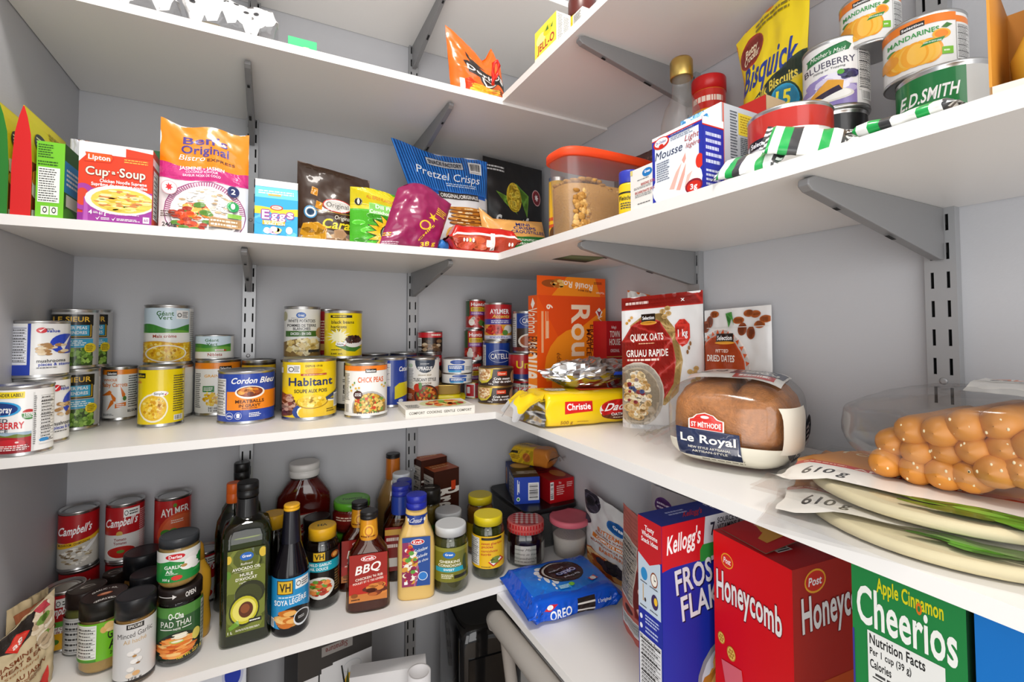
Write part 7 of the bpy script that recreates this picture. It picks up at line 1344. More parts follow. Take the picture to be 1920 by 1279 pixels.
m = M(); I().T('OPEN', .72, .5, .22, .42, '#e8e6e2', rot=.05, asp=4).R(.05, .46, .35, .52, '#e8e6e2').P([(.33, .3), (.42, .5), (.33, .7)], '#e8e6e2').put(m, cyl_S(oc['r']*1.003, oc['h']*.84, oc['h']*.15), CYCUT, rect=(0, 0, 1, 1)); m.build('lid_print', 'film_print', oc['o'])
dk = I().R(0, 0, 1, .76, '#1f8a3c').R(0, .62, 1, 1, '#dfe2de').P([(0, .62), (.3, .72), (.6, .62), (1, .76), (1, .5), (0, .5)], '#1f8a3c').E(.42, .84, .22, .1, '#c8202c').T('Derlea', .42, .84, .3, .1, '#fff').T('GARLIC', .38, .5, .4, .11, '#f4f6f2').T('AIL', .3, .36, .18, .11, '#f4f6f2').L(.2, .25, .5, .29, 1, '#e8f0e8', 3).G(.46, .14, .14, .09, '#d8302a', 12, .8).T('350 g', .22, .1, .16, .07, '#f4f6f2').E(.82, .75, .12, .12, '#e9e6e2').E(.76, .6, .14, .12, '#f2f0ec').E(.74, .46, .2, .13, '#f4f2ee').E(.62, .5, .07, .05, '#b8884a').E(.88, .36, .1, .06, '#f0eeea').P([(.8, .2), (.95, .35), (.98, .2)], '#3fa050')
jar('garlic_jar', 'grey lidded garlic jar with a white and green label, stacked on the dark jar', 294, 376, 1000, None, oc['y'], '#c49a52', '#33363a', dk, '#1f8a3c', (.16, .76), .17, 'crumb', neck=.93, lidr=.97, on=oc)
# mustard
X, Y, r, h = sp(346, 397, 1040, None, -.206); mr = [(0, r*.8), (.004, r*.9), (h*.2, r), (h*.42, r*.82), (h*.6, r), (h*.8, r*.9), (h*.9, r*.5), (h, r*.3)]
vessel('mustard_bottle', 'plain mustard yellow bottle half hidden behind the dark curry paste jar', 'bottle', X, Y, Z4, 0, [('bottle_body', 'plastic', rings(mr), '#c8962a'), ('cap', 'plastic', rings([(h*.95, r*.45), (h*1.12, r*.3), (h*1.16, r*.12)]), '#c8902a')])

# tall bottles
def neckbottle(name, label, uL, uR, vt, vb, y, pr, capz, capcol, body, glass=None, fillcol=None, p=2, ky=1., rot=None, capr=None, group=None, neckband=None, h=None):
    """pr: [(fraction of height, fraction of radius)] of the body; capz: (from, to) fractions"""
    X, Y, r, hh = sp(uL, uR, vt, vb, y); hh = h or hh
    root = thing(name, label, 'bottle', (X, Y, Z4), face_cam(X, Y) if rot is None else rot, group)
    def rg_(k=1.): return [(a*hh, b*r*k, b*r*k*(ky+(1-ky)*max(0, 1-b)), p if b > .6 else 2) for a, b in pr]
    if glass:
        m = M(); m.loft(rg_(), 48); m.build('glass', glass, root)
        m = M(); q = [(z+(.003 if i == 0 else 0), a*.95, b*.95, c) for i, (z, a, b, c) in enumerate(rg_()) if z < hh*(fillcol[1])]; m.loft(q, 48, fillcol[0]); m.build('contents', 'liquid', root)
    else:
        m = M(); m.loft(rg_(), 48, body); m.build('bottle_body', 'liquid', root)
    cr = capr or pr[-1][1]*1.12; m = M(); a, b = capz
    rr_ = [(hh*a, r*cr*.96, r*cr*.96, 2), (hh*(a+.004), r*cr, r*cr, 2), (hh*(a+(b-a)*.45), r*cr, r*cr, 2), (hh*(a+(b-a)*.47), r*cr*.95, r*cr*.95, 2), (hh*(a+(b-a)*.5), r*cr, r*cr, 2), (hh*(b-.008), r*cr, r*cr, 2), (hh*b, r*cr*.92, r*cr*.92, 2)]
    m.loft(rr_, 36, capcol); m.build('cap', 'plastic', root)
    if neckband:
        for (z0, z1, k0, k1, c) in neckband:
            m = M(); m.loft([(hh*z0, r*k0, r*k0, 2), (hh*z1, r*k1, r*k1, 2)], 36, c, cap=False); m.build('neck_band', 'film_print', root)
    return dict(o=root, x=X, y=Y, r=r, h=hh)
def front_plate(b, ink, w, z0, z1, base, off=1.003, ky=1., name='label', bulge=0.):
    """label on the flat front of a squarish bottle"""
    m = M(); r, h = b['r'], b['h']; ww = w*r; y0 = -r*ky*off-.0004
    S = lambda u, v, hh: Vector((-ww+2*ww*u, y0-hh+bulge*(2*u-1)**2*r, h*z0+(h*z1-h*z0)*v))
    m.grid(lambda u, v: S(u, v, 0), 10, 1, base); ink.put(m, S, [i/10 for i in range(1, 10)], rect=(0, 0, 1, 1)); return m.build(name, 'film_print', b['o'])
neckbottle('oil_bottle', 'dark black capped bottle rearmost behind the avocado oil', 410, 490, 867, None, -.047, [(0, .9), (.01, 1), (.55, 1), (.64, .92), (.72, .6), (.76, .4), (.9, .36)], (.86, 1.), '#141415', '#0c0e0a', 'green_glass', ('#0d120a', .74), capr=.4)
ob = neckbottle('oil_bottle', 'oil bottle with an orange screw cap behind the avocado oil', 400, 470, 905, None, -.125, [(0, .9), (.01, 1), (.6, 1), (.7, .9), (.78, .6), (.83, .36), (.92, .34)], (.84, 1.), '#e0641c', '#1a2210', 'green_glass', ('#171d0c', .8), capr=.42)
av = neckbottle('oil_bottle', 'square green avocado oil bottle with a black cap at the shelf front', 411, 509, 903, 1216, None, [(0, .86), (.008, .95), (.02, 1), (.6, 1), (.68, .99), (.735, .86), (.77, .6), (.79, .42), (.92, .38)], (.905, 1.), '#151516', '#2a3510', 'green_glass', ('#2c3609', .735), p=5.5, ky=.92, capr=.44, neckband=[(.785, .9, .45, .42, '#1a1a1b')])
f = I().R(0, 0, 1, 1, '#5f6a1f').S(3, 30, 0, 0, 1, 1, .25, .12, ['#6a7626', '#56611b', '#747f30', '#4d5818'], False).P([(.6, 1), (1, 1), (1, .88), (.75, .9)], '#3f4a18').E(.5, .91, .18, .05, '#1f64b8').T('Great', .5, .915, .24, .03, '#fff').E(.93, .93, .1, .06, '#d8b838').E(.03, .9, .08, .05, '#d8b838').E(.02, .72, .08, .05, '#5a8a28').T('Refined', .5, .825, .3, .026, '#f0eede', b=0, sh=.3).T('AVOCADO OIL', .5, .77, .74, .034, '#f4f2e6').T('HUILE', .5, .695, .34, .034, '#f4f2e6').T("D'AVOCAT", .5, .645, .56, .034, '#f4f2e6').T('raffinée', .5, .6, .36, .024, '#e8e6d8', b=0, sh=.3).R(.18, .735, .82, .739, '#d8d6b8')
f.E(.6, .46, .4, .15, '#232a12').E(.56, .43, .36, .14, '#38401a').E(.46, .27, .4, .19, '#2a3214').E(.46, .27, .36, .165, '#c9c22a').E(.46, .27, .31, .135, '#e6dc6a').E(.5, .27, .19, .095, '#5a2a14').E(.48, .285, .12, .055, '#8a4a26').P([(.05, .1), (.3, .17), (.34, .1), (.1, .06)], '#6a9a2a').R(.58, .1, .92, .15, '#1c2010').L(.6, .11, .9, .14, 1, '#f0f0ea', 3).T('1 L', .1, .035, .12, .03, '#f4f2e6').L(.24, .03, .9, .055, 2, '#e8e6d8', 4)
front_plate(av, f, .72, .085, .61, '#5f6a1f', ky=.92)
sy = neckbottle('sauce_bottle', 'dark soy sauce bottle with a bright blue label at the shelf front', 508, 580, 945, 1197, None, [(0, .9), (.01, .98), (.03, 1), (.42, 1), (.5, .95), (.6, .74), (.7, .52), (.8, .42), (.96, .38)], (.955, 1.), '#e2a81c', '#0d0a10', None, None, capr=.44, neckband=[(.7, .955, .545, .43, '#0e0e1a')])
f = I().R(0, 0, 1, 1, '#1f8ec8').R(.16, .68, .56, .96, '#1a1a14').R(.18, .695, .54, .945, '#dcb028').T('VH', .36, .82, .28, .16, '#1a1a14').R(.62, .76, .95, .96, '#e9eef0').E(.7, .86, .06, .055, '#222').E(.7, .86, .045, .04, '#e9eef0').L(.78, .79, .94, .92, 3, '#333', 3).L(.2, .6, .8, .65, 1, '#cfe6f4', 3).T('SOYA LÉGÈRE', .5, .53, .8, .1, '#f4f6f8', b=1, rot=.05)
f.E(.6, .16, .46, .26, '#1c1410').S(4, 16, .15, .0, .75, .36, .2, .06, ['#d89038', '#e8b060', '#c87020', '#f0c47a'], True, 9).E(.78, .16, .2, .16, '#d8dce0').E(.78, .17, .17, .13, '#15100e').L(.7, .14, .86, .2, 2, '#c8c8c8', 3).B(.02, .02, .1, .2, True, 4)
wrap_label(sy['o'], f, sy['r'], sy['h']*.07, sy['h']*.46, '#1f8ec8', full=False)
# jars behind and beside the soy bottle
vk = I().R(0, .0, 1, 1, '#17120f').R(.24, .8, .6, .99, '#1a1a14').R(.26, .81, .58, .98, '#dcb028').T('VH', .42, .895, .26, .11, '#1a1a14').R(0, .58, 1, .78, '#1fa0b4').T('MILD GARLIC', .46, .725, .6, .055, '#f2f6f6').T('AIL DOUCE', .42, .64, .5, .055, '#f2f6f6').E(.85, .88, .1, .07, '#a8541c').E(.85, .88, .06, .045, '#e0a050').E(.45, .24, .4, .23, '#dcdad2').S(4, 60, .1, .06, .8, .42, .08, .035, ['#d8602a', '#e8904a', '#c8401c', '#6a9a3a', '#f0c080', '#a83018'], True).L(.85, .1, .98, .55, 8, '#8a6a3a', 3)
jar('sauce_jar', 'dark sauce jar with a yellow lid and turquoise garlic label', 570, 636, 984, 1147, None, '#150d0b', '#e0aa1c', vk, '#17120f', (.14, .74), .14, 'liquid', neck=.86, lidr=.82, top_ink=I().E(.5, .5, .38, .38, '#e6b428').T('VH', .5, .5, .4, .22, '#1a1a14', rot=PI))
jar('sauce_jar', 'dark lidded jar behind the yellow lidded sauce jar', 566, 620, 968, None, -.108, '#2a120e', '#1f1816', None, '', lidh=.16, fillmat='liquid', lidr=.98)
jar('sauce_jar', 'yellow lidded dark jar mostly hidden behind the soy sauce bottle', 484, 540, 962, None, -.145, '#14100c', '#e0aa1c', None, '', lidh=.15, fillmat='liquid', lidr=.86)
# ketchup
kb = neckbottle('ketchup_bottle', 'big dark red ketchup bottle with a white cap against the wall', 513, 622, 866, None, -.045, [(0, .92), (.02, 1), (.3, 1), (.5, .97), (.62, 1), (.7, .96), (.78, .74), (.85, .52), (.9, .48)], (.875, 1.), '#d9d6d2', '#5a120c', 'clear_glass', ('#581009', .88), p=2.6, ky=.45, capr=.54)
f = I().P([(.05, .2), (.0, .9), (.95, 1), (1, .3)], '#c9c6c0').P([(.08, .25), (.05, .82), (.9, .92), (.94, .34)], '#b8b4ae').P([(.1, .4), (.7, .8), (.85, .78), (.8, .5), (.2, .2)], '#a8201c').T('Smokin', .45, .5, .6, .16, '#e8e4de', b=0, sh=.3, rot=.3)
front_plate(kb, f, .5, .3, .56, '#8a1a14', ky=.5)
# salsa jars, two high
sk = I().R(0, .3, 1, .9, '#7a1a14').L(.1, .5, .9, .8, 2, '#f0d8c0', 3)
sx = jar('salsa_jar', 'lower green lidded salsa jar of the stacked pair', 624, 694, None, None, -.105, '#6e120c', '#5aa52a', sk, '#6a1a12', (.2, .7), .16, 'content', h=.095, lidr=.98)
sj = jar('salsa_jar', 'upper salsa jar with a green lettered lid on its twin', 624, 695, 934, None, -.105, '#7a140e', '#5aa52a', sk, '#6a1a12', (.2, .7), .22, 'content', on=sx, lidr=.98, top_ink=I().E(.5, .5, .42, .42, '#67b536').T('Tostitos', .5, .5, .66, .16, '#22341a', sh=.2))
# barbecue sauce, two of a kind
def bbq(label, uL, uR, vt, vb, y):
    b = neckbottle('barbecue_sauce_bottle', label, uL, uR, vt, vb, y, [(0, .9), (.01, .97), (.03, 1), (.3, .97), (.52, .93), (.6, .84), (.68, .6), (.75, .42), (.9, .35), (.93, .35)], (.925, 1.), '#1c1a1a', '#4a1408', 'amber_glass', ('#551806', .93), p=3.4, ky=.55, capr=.4, group='barbecue sauce bottles', neckband=[(.72, .93, .43, .375, '#d8921c')])
    f = I().R(0, 0, 1, 1, '#b8241a').P([(0, .38), (1, .5), (1, 1), (0, 1)], '#9a1a14').R(0, .0, 1, .16, '#c87a38').E(.5, .9, .2, .055, '#f2efec').E(.5, .9, .18, .045, '#c81c24').T('Kraft', .5, .9, .28, .055, '#fff').T('BBQ', .5, .7, .66, .17, '#f6f2ee', b=1, sh=.35, rot=.12).T("CHICKEN 'N RIB", .52, .5, .72, .05, '#f2e4d8', rot=.1).T('POULET ET CÔTES LEVÉES', .5, .42, .8, .04, '#f2e4d8', rot=.1).S(3, 26, .4, .08, 1, .36, .16, .05, ['#7a3010', '#b8602a', '#5a1c08', '#d8843a'], True).E(.14, .14, .09, .045, '#8a4a18').L(.06, .03, .3, .08, 1, '#3a1a08', 3)
    front_plate(b, f, .84, .12, .6, '#b8241a', ky=.55, off=1.02)
    m = M(); I().E(.5, .5, .3, .4, '#f0b430').E(.5, .5, .22, .3, '#c87a1c').E(.5, .5, .15, .2, '#f0b430').L(.1, .1, .9, .25, 1, '#7a3a08', 3).put(m, cyl_S(lambda z: b['r']*(.43+(.375-.43)*(z/b['h']-.72)/.21)+.0005, b['h']*.73, b['h']*.17), CYCUT, rect=(0, 0, 1, 1)); m.build('neck_label', 'film_print', b['o'])
bbq('red labelled barbecue sauce bottle at the shelf front', 648, 732, 957, 1160, None)
bbq('barbecue sauce bottle standing behind its twin on the left', 634, 712, 940, None, -.172)
# tan bottle with an orange neck, three blue topped dressings
tb_ = neckbottle('sauce_bottle', 'tan ribbed sauce bottle with a long orange neck beside the upright', 704, 767, 850, None, -.047, [(0, .9), (.02, 1), (.2, 1), (.24, .95), (.28, 1), (.36, .96), (.4, 1), (.5, .95), (.54, .98), (.66, .7), (.74, .46), (.78, .42)], (.955, 1.), '#1c1a1a', '#b8864a', 'clear_glass', ('#b98b52', .8), capr=.43, neckband=[(.74, .957, .45, .42, '#b8661c')])
def dressing(label, uL, uR, vt, y, capcol, bandcol_, group=None, liquid='#4a2008'):
    return neckbottle('dressing_bottle', label, uL, uR, vt, None, y, [(0, .9), (.01, 1), (.46, 1), (.56, .94), (.66, .66), (.74, .48), (.9, .46)], (.89, 1.), capcol, '#4a2008', 'amber_glass', (liquid, .74), p=3, ky=.45, capr=.5, group=group, neckband=[(.7, .89, .53, .5, bandcol_)])
dressing('dressing bottle with a white cap and blue neck band, rearmost of three', 718, 784, 886, -.11, '#d6dbe0', '#3a7ac0')
dressing('brown dressing bottle with a blue cap, between two others', 728, 786, 899, -.147, '#2430a0', '#1f3fa0')
d_ = dressing('brown dressing bottle with a dark blue neck beside the cream dressing', 716, 784, 908, -.181, '#26329c', '#203c96')
front_plate(d_, I().R(0, 0, 1, 1, '#8a1a18').L(.05, .5, .5, .8, 2, '#f0e0d8', 3).R(.05, .1, .4, .3, '#e8e4de').R(0, .82, 1, .95, '#d8a84a'), .84, .12, .58, '#8a1a18', ky=.5)
kr = neckbottle('dressing_bottle', 'cream coloured coleslaw dressing bottle with a blue flip cap', 745, 815, 926, 1132, None, [(0, .9), (.01, .98), (.03, 1), (.5, 1), (.58, .94), (.66, .78), (.72, .62), (.87, .56)], (.865, 1.), '#1f2a9a', '#d9b56a', None, None, p=4, ky=.72, capr=.56, neckband=[(.73, .82, .625, .6, '#1f3a8a')])
f = I().R(0, 0, 1, 1, '#1c4a94').P([(0, .0), (.5, .0), (.62, .3), (.5, .6), (.3, .9), (0, .9)], '#8a2a5a').S(4, 90, .0, .02, .58, .86, .09, .04, ['#c83a2a', '#e8e0c0', '#8a1a4a', '#5a9a3a', '#d89a3a', '#f0ece0', '#b0205a'], True).E(.55, .9, .24, .06, '#f2efec').E(.55, .9, .22, .048, '#c81c24').T('Kraft', .55, .9, .3, .055, '#fff').T('Coleslaw', .66, .74, .5, .07, '#eef4fa', b=0, sh=.3, rot=.15).T('Salade', .7, .62, .4, .06, '#eef4fa', b=0, sh=.3, rot=.15).T('de chou', .74, .52, .36, .055, '#eef4fa', b=0, sh=.3, rot=.15).E(.74, .2, .17, .09, '#dfeaf6').E(.74, .2, .15, .078, '#2a7ac8').R(.08, .05, .2, .11, '#f2f2f0')
front_plate(kr, f, .74, .14, .62, '#1c4a94', ky=.72)
m = M(); I().T('Canada', .5, .5, .5, .5, '#f2f4f8', b=0, sh=.3).E(.16, .5, .04, .2, '#f2f4f8').E(.84, .5, .04, .2, '#f2f4f8').put(m, cyl_S(kr['r']*.628, kr['h']*.73, kr['h']*.09), CYCUT, rect=(0, 0, 1, 1)); m.build('neck_label', 'film_print', kr['o'])
# pickles
def pickles(root_d, col, dark, n=9, seed=1):
    rg = random.Random(seed); r, h = root_d['r'], root_d['h']
    m = M()
    for i in range(n):
        a = 2*PI*i/n; R = Matrix.Rotation(rg.uniform(-.3, .3), 3, 'X') @ Matrix.Rotation(rg.uniform(-.3, .3), 3, 'Y'); m.blob((.74*r*math.cos(a), .74*r*math.sin(a), h*rg.uniform(.22, .6)), (r*.2, r*.2, h*.19), rg.choice(col), n=9, k=6, rot=R)
    m.build('pickles', 'content', root_d['o'])
def gh(label, uL, uR, vt, vb, y, lid, ink, base, lv, seed, fill='#3f3f16'):
    j = jar('pickle_jar', label, uL, uR, vt, vb, y, fill, lid, ink, base, lv, .13, 'liquid', 'clear_glass', neck=.88, lidr=.9); return j
f = I().R(0, 0, 1, 1, '#75741f').R(0, .88, 1, 1, '#8a8a34').E(.46, .8, .17, .1, '#1f6ab8').T('Great', .46, .81, .22, .06, '#fff').T('GHERKINS', .48, .6, .56, .075, '#f2f0dc').T('CORNICHONS', .48, .49, .62, .075, '#f2f0dc').R(.1, .3, .86, .43, '#2aa0b8').T('SWEET', .46, .365, .3, .06, '#f2f6f6').L(.25, .1, .6, .24, 3, '#e8e6c8', 3).R(.6, .1, .95, .2, '#1c1c14').E(.9, .5, .07, .25, '#3a4a14')
gh('gherkin jar with a white lid and olive green label at the shelf front', 812, 877, 980, 1117, None, '#c9cbcc', f, '#75741f', (.2, .72), 2)
gh('white lidded jar directly behind the gherkin jar', 812, 868, 955, None, -.168, '#c6c8c9', I(), '#4a4a18', (.3, .6), 3)
f = I().R(0, 0, 1, 1, '#e6b61a').R(.3, .88, .9, .96, '#2a2414').N(.0, .08, .24, .94, 12, '#e4e2dc').T('sweet gherkin', .6, .78, .6, .075, '#b83a1c').T('pickles', .48, .68, .34, .075, '#b83a1c').T('cornichons', .54, .55, .48, .075, '#b83a1c').T('sucrés', .44, .45, .3, .075, '#b83a1c').P([(.5, .2), (.85, .36), (.96, .22), (.65, .06)], '#c8281c').P([(.54, .22), (.82, .36), (.9, .26), (.66, .1)], '#f0ece0').S(3, 10, .56, .16, .86, .36, .09, .04, ['#5a6a1c', '#7a8a30', '#44521a'], True).L(.3, .03, .6, .08, 1, '#6a5410', 3)
gh('sweet gherkin jar with a yellow lid and yellow label at the shelf front', 885, 945, 962, 1090, None, '#d9c41c', f, '#e6b61a', (.2, .72), 4, '#33360f')
gh('yellow lidded jar of mixed pickles behind the gherkin jar', 875, 925, 926, None, -.152, '#d9c41c', I().R(0, .0, 1, 1, '#c8a81a'), '#c8a81a', (.15, .55), 5, '#8a5a18')
jar('relish_jar', 'black lidded relish jar in front of the brown cracker boxes', 786, 826, 914, None, -.118, '#7a6424', '#23201c', I().R(0, 0, 1, 1, '#4a8a28').L(.1, .2, .9, .8, 3, '#e8f0d8', 3), '#4a8a28', (.1, .5), .2, 'content', lidr=1., top_ink=I().E(.5, .5, .4, .4, '#2c2824').L(.2, .4, .8, .6, 1, '#d8d4c8', 3))
# brown cracker boxes
BX = '#3c1a10'
def cracker(label, near, right, left, zt, s, turn=False):
    f = I().R(0, 0, 1, 1, BX).T('Breton', .42, .5, 1.55, .42, '#e9e2d8', b=1, rot=-PI/2, asp=.33).R(.68, .72, .86, .84, '#c8401c').E(.5, .02, .5, .06, '#d89038')
    l = I().R(0, 0, 1, 1, BX).N(.05, .2, .95, .92, 10, '#cfc8be')
    tp = I().R(0, 0, 1, 1, '#b8541c').L(.15, .3, .85, .7, 2, '#e8b080', s)
    quadbox('cracker_box', label, 'box', near, right, left, zt, Z4, {'y': BX, 'x': BX, 'X': BX, 'Y': BX, 'Z': '#b8541c', 'z': '#333'}, front=f, left=l, top=tp, group='brown cracker boxes')
cracker('brown cracker box with an orange top, front one of the pair', (814, 886), (860.5, 875.6), (794.5, 872), ony(814, 886, -.095).z, 3)
cracker('brown cracker box with an orange top, rear one against the upright', (790, 865), (838, 855), (776, 852), ony(790, 865, -.045).z, 4)
# jam and the pink lidded tub
f = I().R(0, 0, 1, 1, '#c6c2bc').T('Bonne Maman', .5, .8, .7, .12, '#3a3230', b=0, sh=.3).T('Confiture de fraises', .5, .56, .76, .1, '#3a3230', b=0, sh=.3).T('Strawberry', .5, .34, .6, .11, '#3a3230', b=0, sh=.3).L(.2, .12, .8, .2, 1, '#6a625c', 3)
gk_ = I().R(0, 0, 1, 1, '#e4dcd8')
for i in range(5):
    gk_.R(i/5, 0, i/5+.1, 1, '#d0807a')
for i in range(5):
    gk_.R(0, i/5, 1, i/5+.1, '#d0807a')
vs_ = []; fs_ = []
for i in range(5):
    for jx in range(5):
        o = len(vs_); vs_ += [(i/5, jx/5), (i/5+.1, jx/5), (i/5+.1, jx/5+.1), (i/5, jx/5+.1)]; fs_.append((o, o+1, o+2, o+3))
gk_.add(vs_, fs_, '#b81c20')
jm = jar('jam_jar', 'dark jam jar with a red and white checked lid', 951, 1020, 972, 1066, None, '#1c080c', '#c8605c', f, '#c6c2bc', (.08, .52), .22, 'liquid', neck=.9, lidr=1.0, p=2.6, lidlabel='red and white checked lid')
m = M(); lr = jm['r']; a_ = 2*lr*.7
gk_.put(m, flat_S((-lr*.68, -lr*.68, jm['h']-.0004), (lr*1.36, 0, 0), (0, lr*1.36, 0)))
rs = I()
for i in range(13): rs.R(i/13, 0, i/13+.038, 1, '#b81c20')
rs.R(0, .3, 1, .55, '#c8504c').put(m, cyl_S(lr*1.002, jm['h']*.78, jm['h']*.2), CYCUT, rect=(0, 0, 1, 1)); m.build('lid_cloth', 'matte_print', jm['o'])
X, Y, r, h = sp(1030, 1106, 966, None, -.262)
r *= .94; root = thing('storage_tub', 'clear round tub of white powder with a pink lid', 'container', (X, Y, Z4), 0)
m = M(); m.loft(rings([(0, r*.8), (.003, r*.84), (h*.85, r*.96), (h*.9, r*.98)]), 44, cap=False); m.build('tub_body', 'frosted_plastic', root)
m = M(); m.loft(rings([(.002, r*.78), (h*.5, r*.88), (h*.52, r*.8)]), 44, '#d9d4cc'); m.build('powder', 'crumb', root)
m = M(); m.loft(rings([(h*.84, r*1.02), (h*.86, r*1.06), (h*.97, r*1.06), (h, r*1.0), (h*.985, r*.9), (h*.985, r*.5)]), 48, '#d96a78'); m.build('lid', 'soft_plastic', root)
# clear bin with a black lid in the corner, cracker packs on it
zb = Z4+.098; c0, c1, c2 = onz(906, 897, zb), onz(985, 963, zb), onz(1094, 938, zb)
ang = math.atan2(c2.y-c1.y, c2.x-c1.x); wB = (c2-c1).length; dB = min((c0-c1).length, abs(c1.y)-.004)
root = thing('storage_bin', 'smoky clear bin with a black lid in the back corner', 'container', (c1.x, c1.y, Z4), 0); wB = min(wB, W-.006-c1.x)
m = M(); m.loft([(0, wB*.46, dB*.46, 7, wB/2, dB/2), (zb-Z4-.012, wB*.485, dB*.485, 7, wB/2, dB/2)], 48, cap=False); m.box(wB*.05, dB*.05, 0, wB*.95, dB*.95, .002); m.build('bin_body', 'smoky_bin', root)
m = M(); hB = zb-Z4; m.loft([(hB-.012, wB*.49, dB*.49, 9, wB/2, dB/2), (hB-.011, wB*.5, dB*.5, 9, wB/2, dB/2), (hB-.002, wB*.5, dB*.5, 9, wB/2, dB/2), (hB, wB*.49, dB*.49, 9, wB/2, dB/2)], 48, '#131315'); m.build('lid', 'plastic', root)
p0, p1 = onz(964, 946, zb), onz(1012, 943, zb)
f = I().R(0, 0, 1, 1, '#1f43b0').B(.55, .12, .97, .78, False, 3).L(.12, .3, .22, .9, 1, '#e8ecf4', 3).R(.12, .35, .15, .9, '#dfe6f4').R(.19, .4, .21, .85, '#dfe6f4').E(.16, .18, .07, .08, '#e8f0e8').E(.16, .18, .045, .05, '#3a9a3a')
l = I().R(0, 0, 1, 1, '#20306c').R(0, .0, .3, 1, '#20357c').E(.13, .5, .09, .36, '#c89a5a').E(.13, .5, .06, .22, '#a85a3a').N(.48, .1, .6, .9, 5, '#c9c6c0').N(.66, .1, .78, .9, 5, '#bdb8ae').N(.83, .06, .97, .94, 6, '#cfccc6')
tp = I().R(0, 0, 1, 1, '#24306a').R(0, .0, 1, .55, '#3a1c14').E(.5, .68, .42, .17, '#c89a52').E(.5, .68, .34, .12, '#d8b070').T('Breton', .5, .26, .46, .6, '#cfc8bc', rot=PI/2, asp=.35)
hq = ony(964, 896, p0.y).z-zb; dq = min(.165, abs(max(p0.y, p1.y))-.012)
bb = carton('cracker_box', 'blue cracker box lying on the bin lid with its barcode end forward', 'box', xy(p0), xy(p1), zb, max(.03, hq), dq, {'y': '#1f43b0', 'x': '#20306c', 'X': '#20306c', 'Y': '#1f43b0', 'Z': '#24306a', 'z': '#222'}, front=f, left=l, top=tp)
p2, p3 = onz(1031, 945, zb), onz(1095, 936, zb)
f = I().R(0, 0, 1, 1, '#b51018').B(.02, .15, .16, .92, False, 5).L(.28, .3, .62, .75, 5, '#e8b8b4', 3).L(.7, .6, .95, .85, 3, '#e8b8b4', 4).T('Ritz', .42, .85, .1, .1, '#e8b8b4')
xr = min(p3.x, W-.008)
rd = carton('cracker_box', 'red cracker box lying on the bin lid under the yellow pack', 'box', (p2.x, p2.y), (xr, p2.y), zb, max(.03, ony(1031, 902, p2.y).z-zb), min(.15, abs(p2.y)-.012), {'y': '#b51018', 'x': '#9a0e16', 'X': '#9a0e16', 'Y': '#9a0e16', 'Z': '#a01218', 'z': '#222'}, front=f, top=I().E(.7, .3, .25, .2, '#c87a3a').L(.1, .4, .5, .6, 2, '#5a0a0c', 3))
q0 = Vector(((bb['mid'].x+bb['w']/2+rd['mid'].x)/2+.012, min(p2.y+.055, -.1), 0)); ztop = max(bb['top'], rd['top'])+.0008
S = flow_S(.13, .06, .05, fin=.07, p=4, wr=.002, seed=31, flare=1.02, endh=.3); m = M()
root = thing('cracker_pack', 'yellow cracker pack with orange crackers showing, on top of the boxes', 'packet', (q0.x, -.082, ztop), math.radians(-62))
m.grid(lambda s, q: S(s, q), 36, 44, colfn=lambda s, q: '#e0b41c' if s < .62 else '#c87a2c', tri=True)
f = I().R(0, 0, .62, 1, '#dcb41c').R(.04, .7, .24, .86, '#2a2414').L(.06, .3, .3, .6, 3, '#8a5a10', 3).E(.45, .5, .1, .3, '#c8702a'); flow_ink(m, f, S, 36, 44, *S.near)
f = I().L(.1, .3, .5, .7, 3, '#6a4a10', 3).E(.5, .5, .1, .3, '#b8702a'); flow_ink(m, f, S, 36, 44, *S.top)
m.build('wrapper', 'film_print', root)
m = M()
for i in range(14): m.loft([(0, .0215, .0215, 8), (.0024, .0215, .0215, 8)], 20, ['#c87428', '#d88838'][i % 2]); 
m = M()
def ruff(u, v): n = noise.noise(Vector((u*5, v*6, 3))); return (.06+.03*u, (v-.5)*.05*(1-.2*u), .025+.02*n*u+.02*math.sin(v*PI)*(1-u))
m.grid(ruff, 8, 10); m.build('clear_end', 'clear_film', root)

# ------------------------------------------------------------------ below the lowest shelf
def floorbox(name, label, cat, u0, u1, vt, y, depth, cols, front=None, vr=None, **k):
    a, b = ony(u0, vt, y), ony(u1, vr or vt, y); return carton(name, label, cat, xy(a), xy(b), FLOOR, a.z-FLOOR, depth, cols, front=front, **k)
a, b = ony(559, 1143, -.17), ony(688, 1120, -.17)
hb = .43
f = I().R(0, 0, 1, 1, '#e0e0e2').R(0, .80, 1, 1, '#3b3836').P([(0, .72), (1, .84), (1, 1), (0, 1)], '#3b3836').R(0, .0, 1, .78, '#d9d9da').P([(0, .78), (.3, .78), (.3, .8), (.45, .8), (.45, .81), (1, .81), (1, .7), (0, .7)], '#d9d9da').R(.3, .855, .72, .9, '#8a8682').T('Signature', .5, .877, .3, .024, '#6a3a38', rot=PI).L(.3, .91, .7, .94, 2, '#55514e', 3)
f.E(.72, .66, .13, .08, '#e0b030').R(.6, .5, .84, .66, '#e6c050').E(.72, .5, .12, .04, '#d8a020').E(.7, .6, .06, .06, '#8aa838').P([(.56, .78), (.58, .78), (.66, .62), (.63, .62)], '#2a2a28').E(.72, .76, .13, .03, '#c9ccd0').E(.72, .76, .12, .025, '#d9d9da').P([(.9, .4), (.93, .66), (.98, .74), (1, .4)], '#4a6a2a').P([(.62, .66), (.66, .76), (.68, .66)], '#4a5a38')
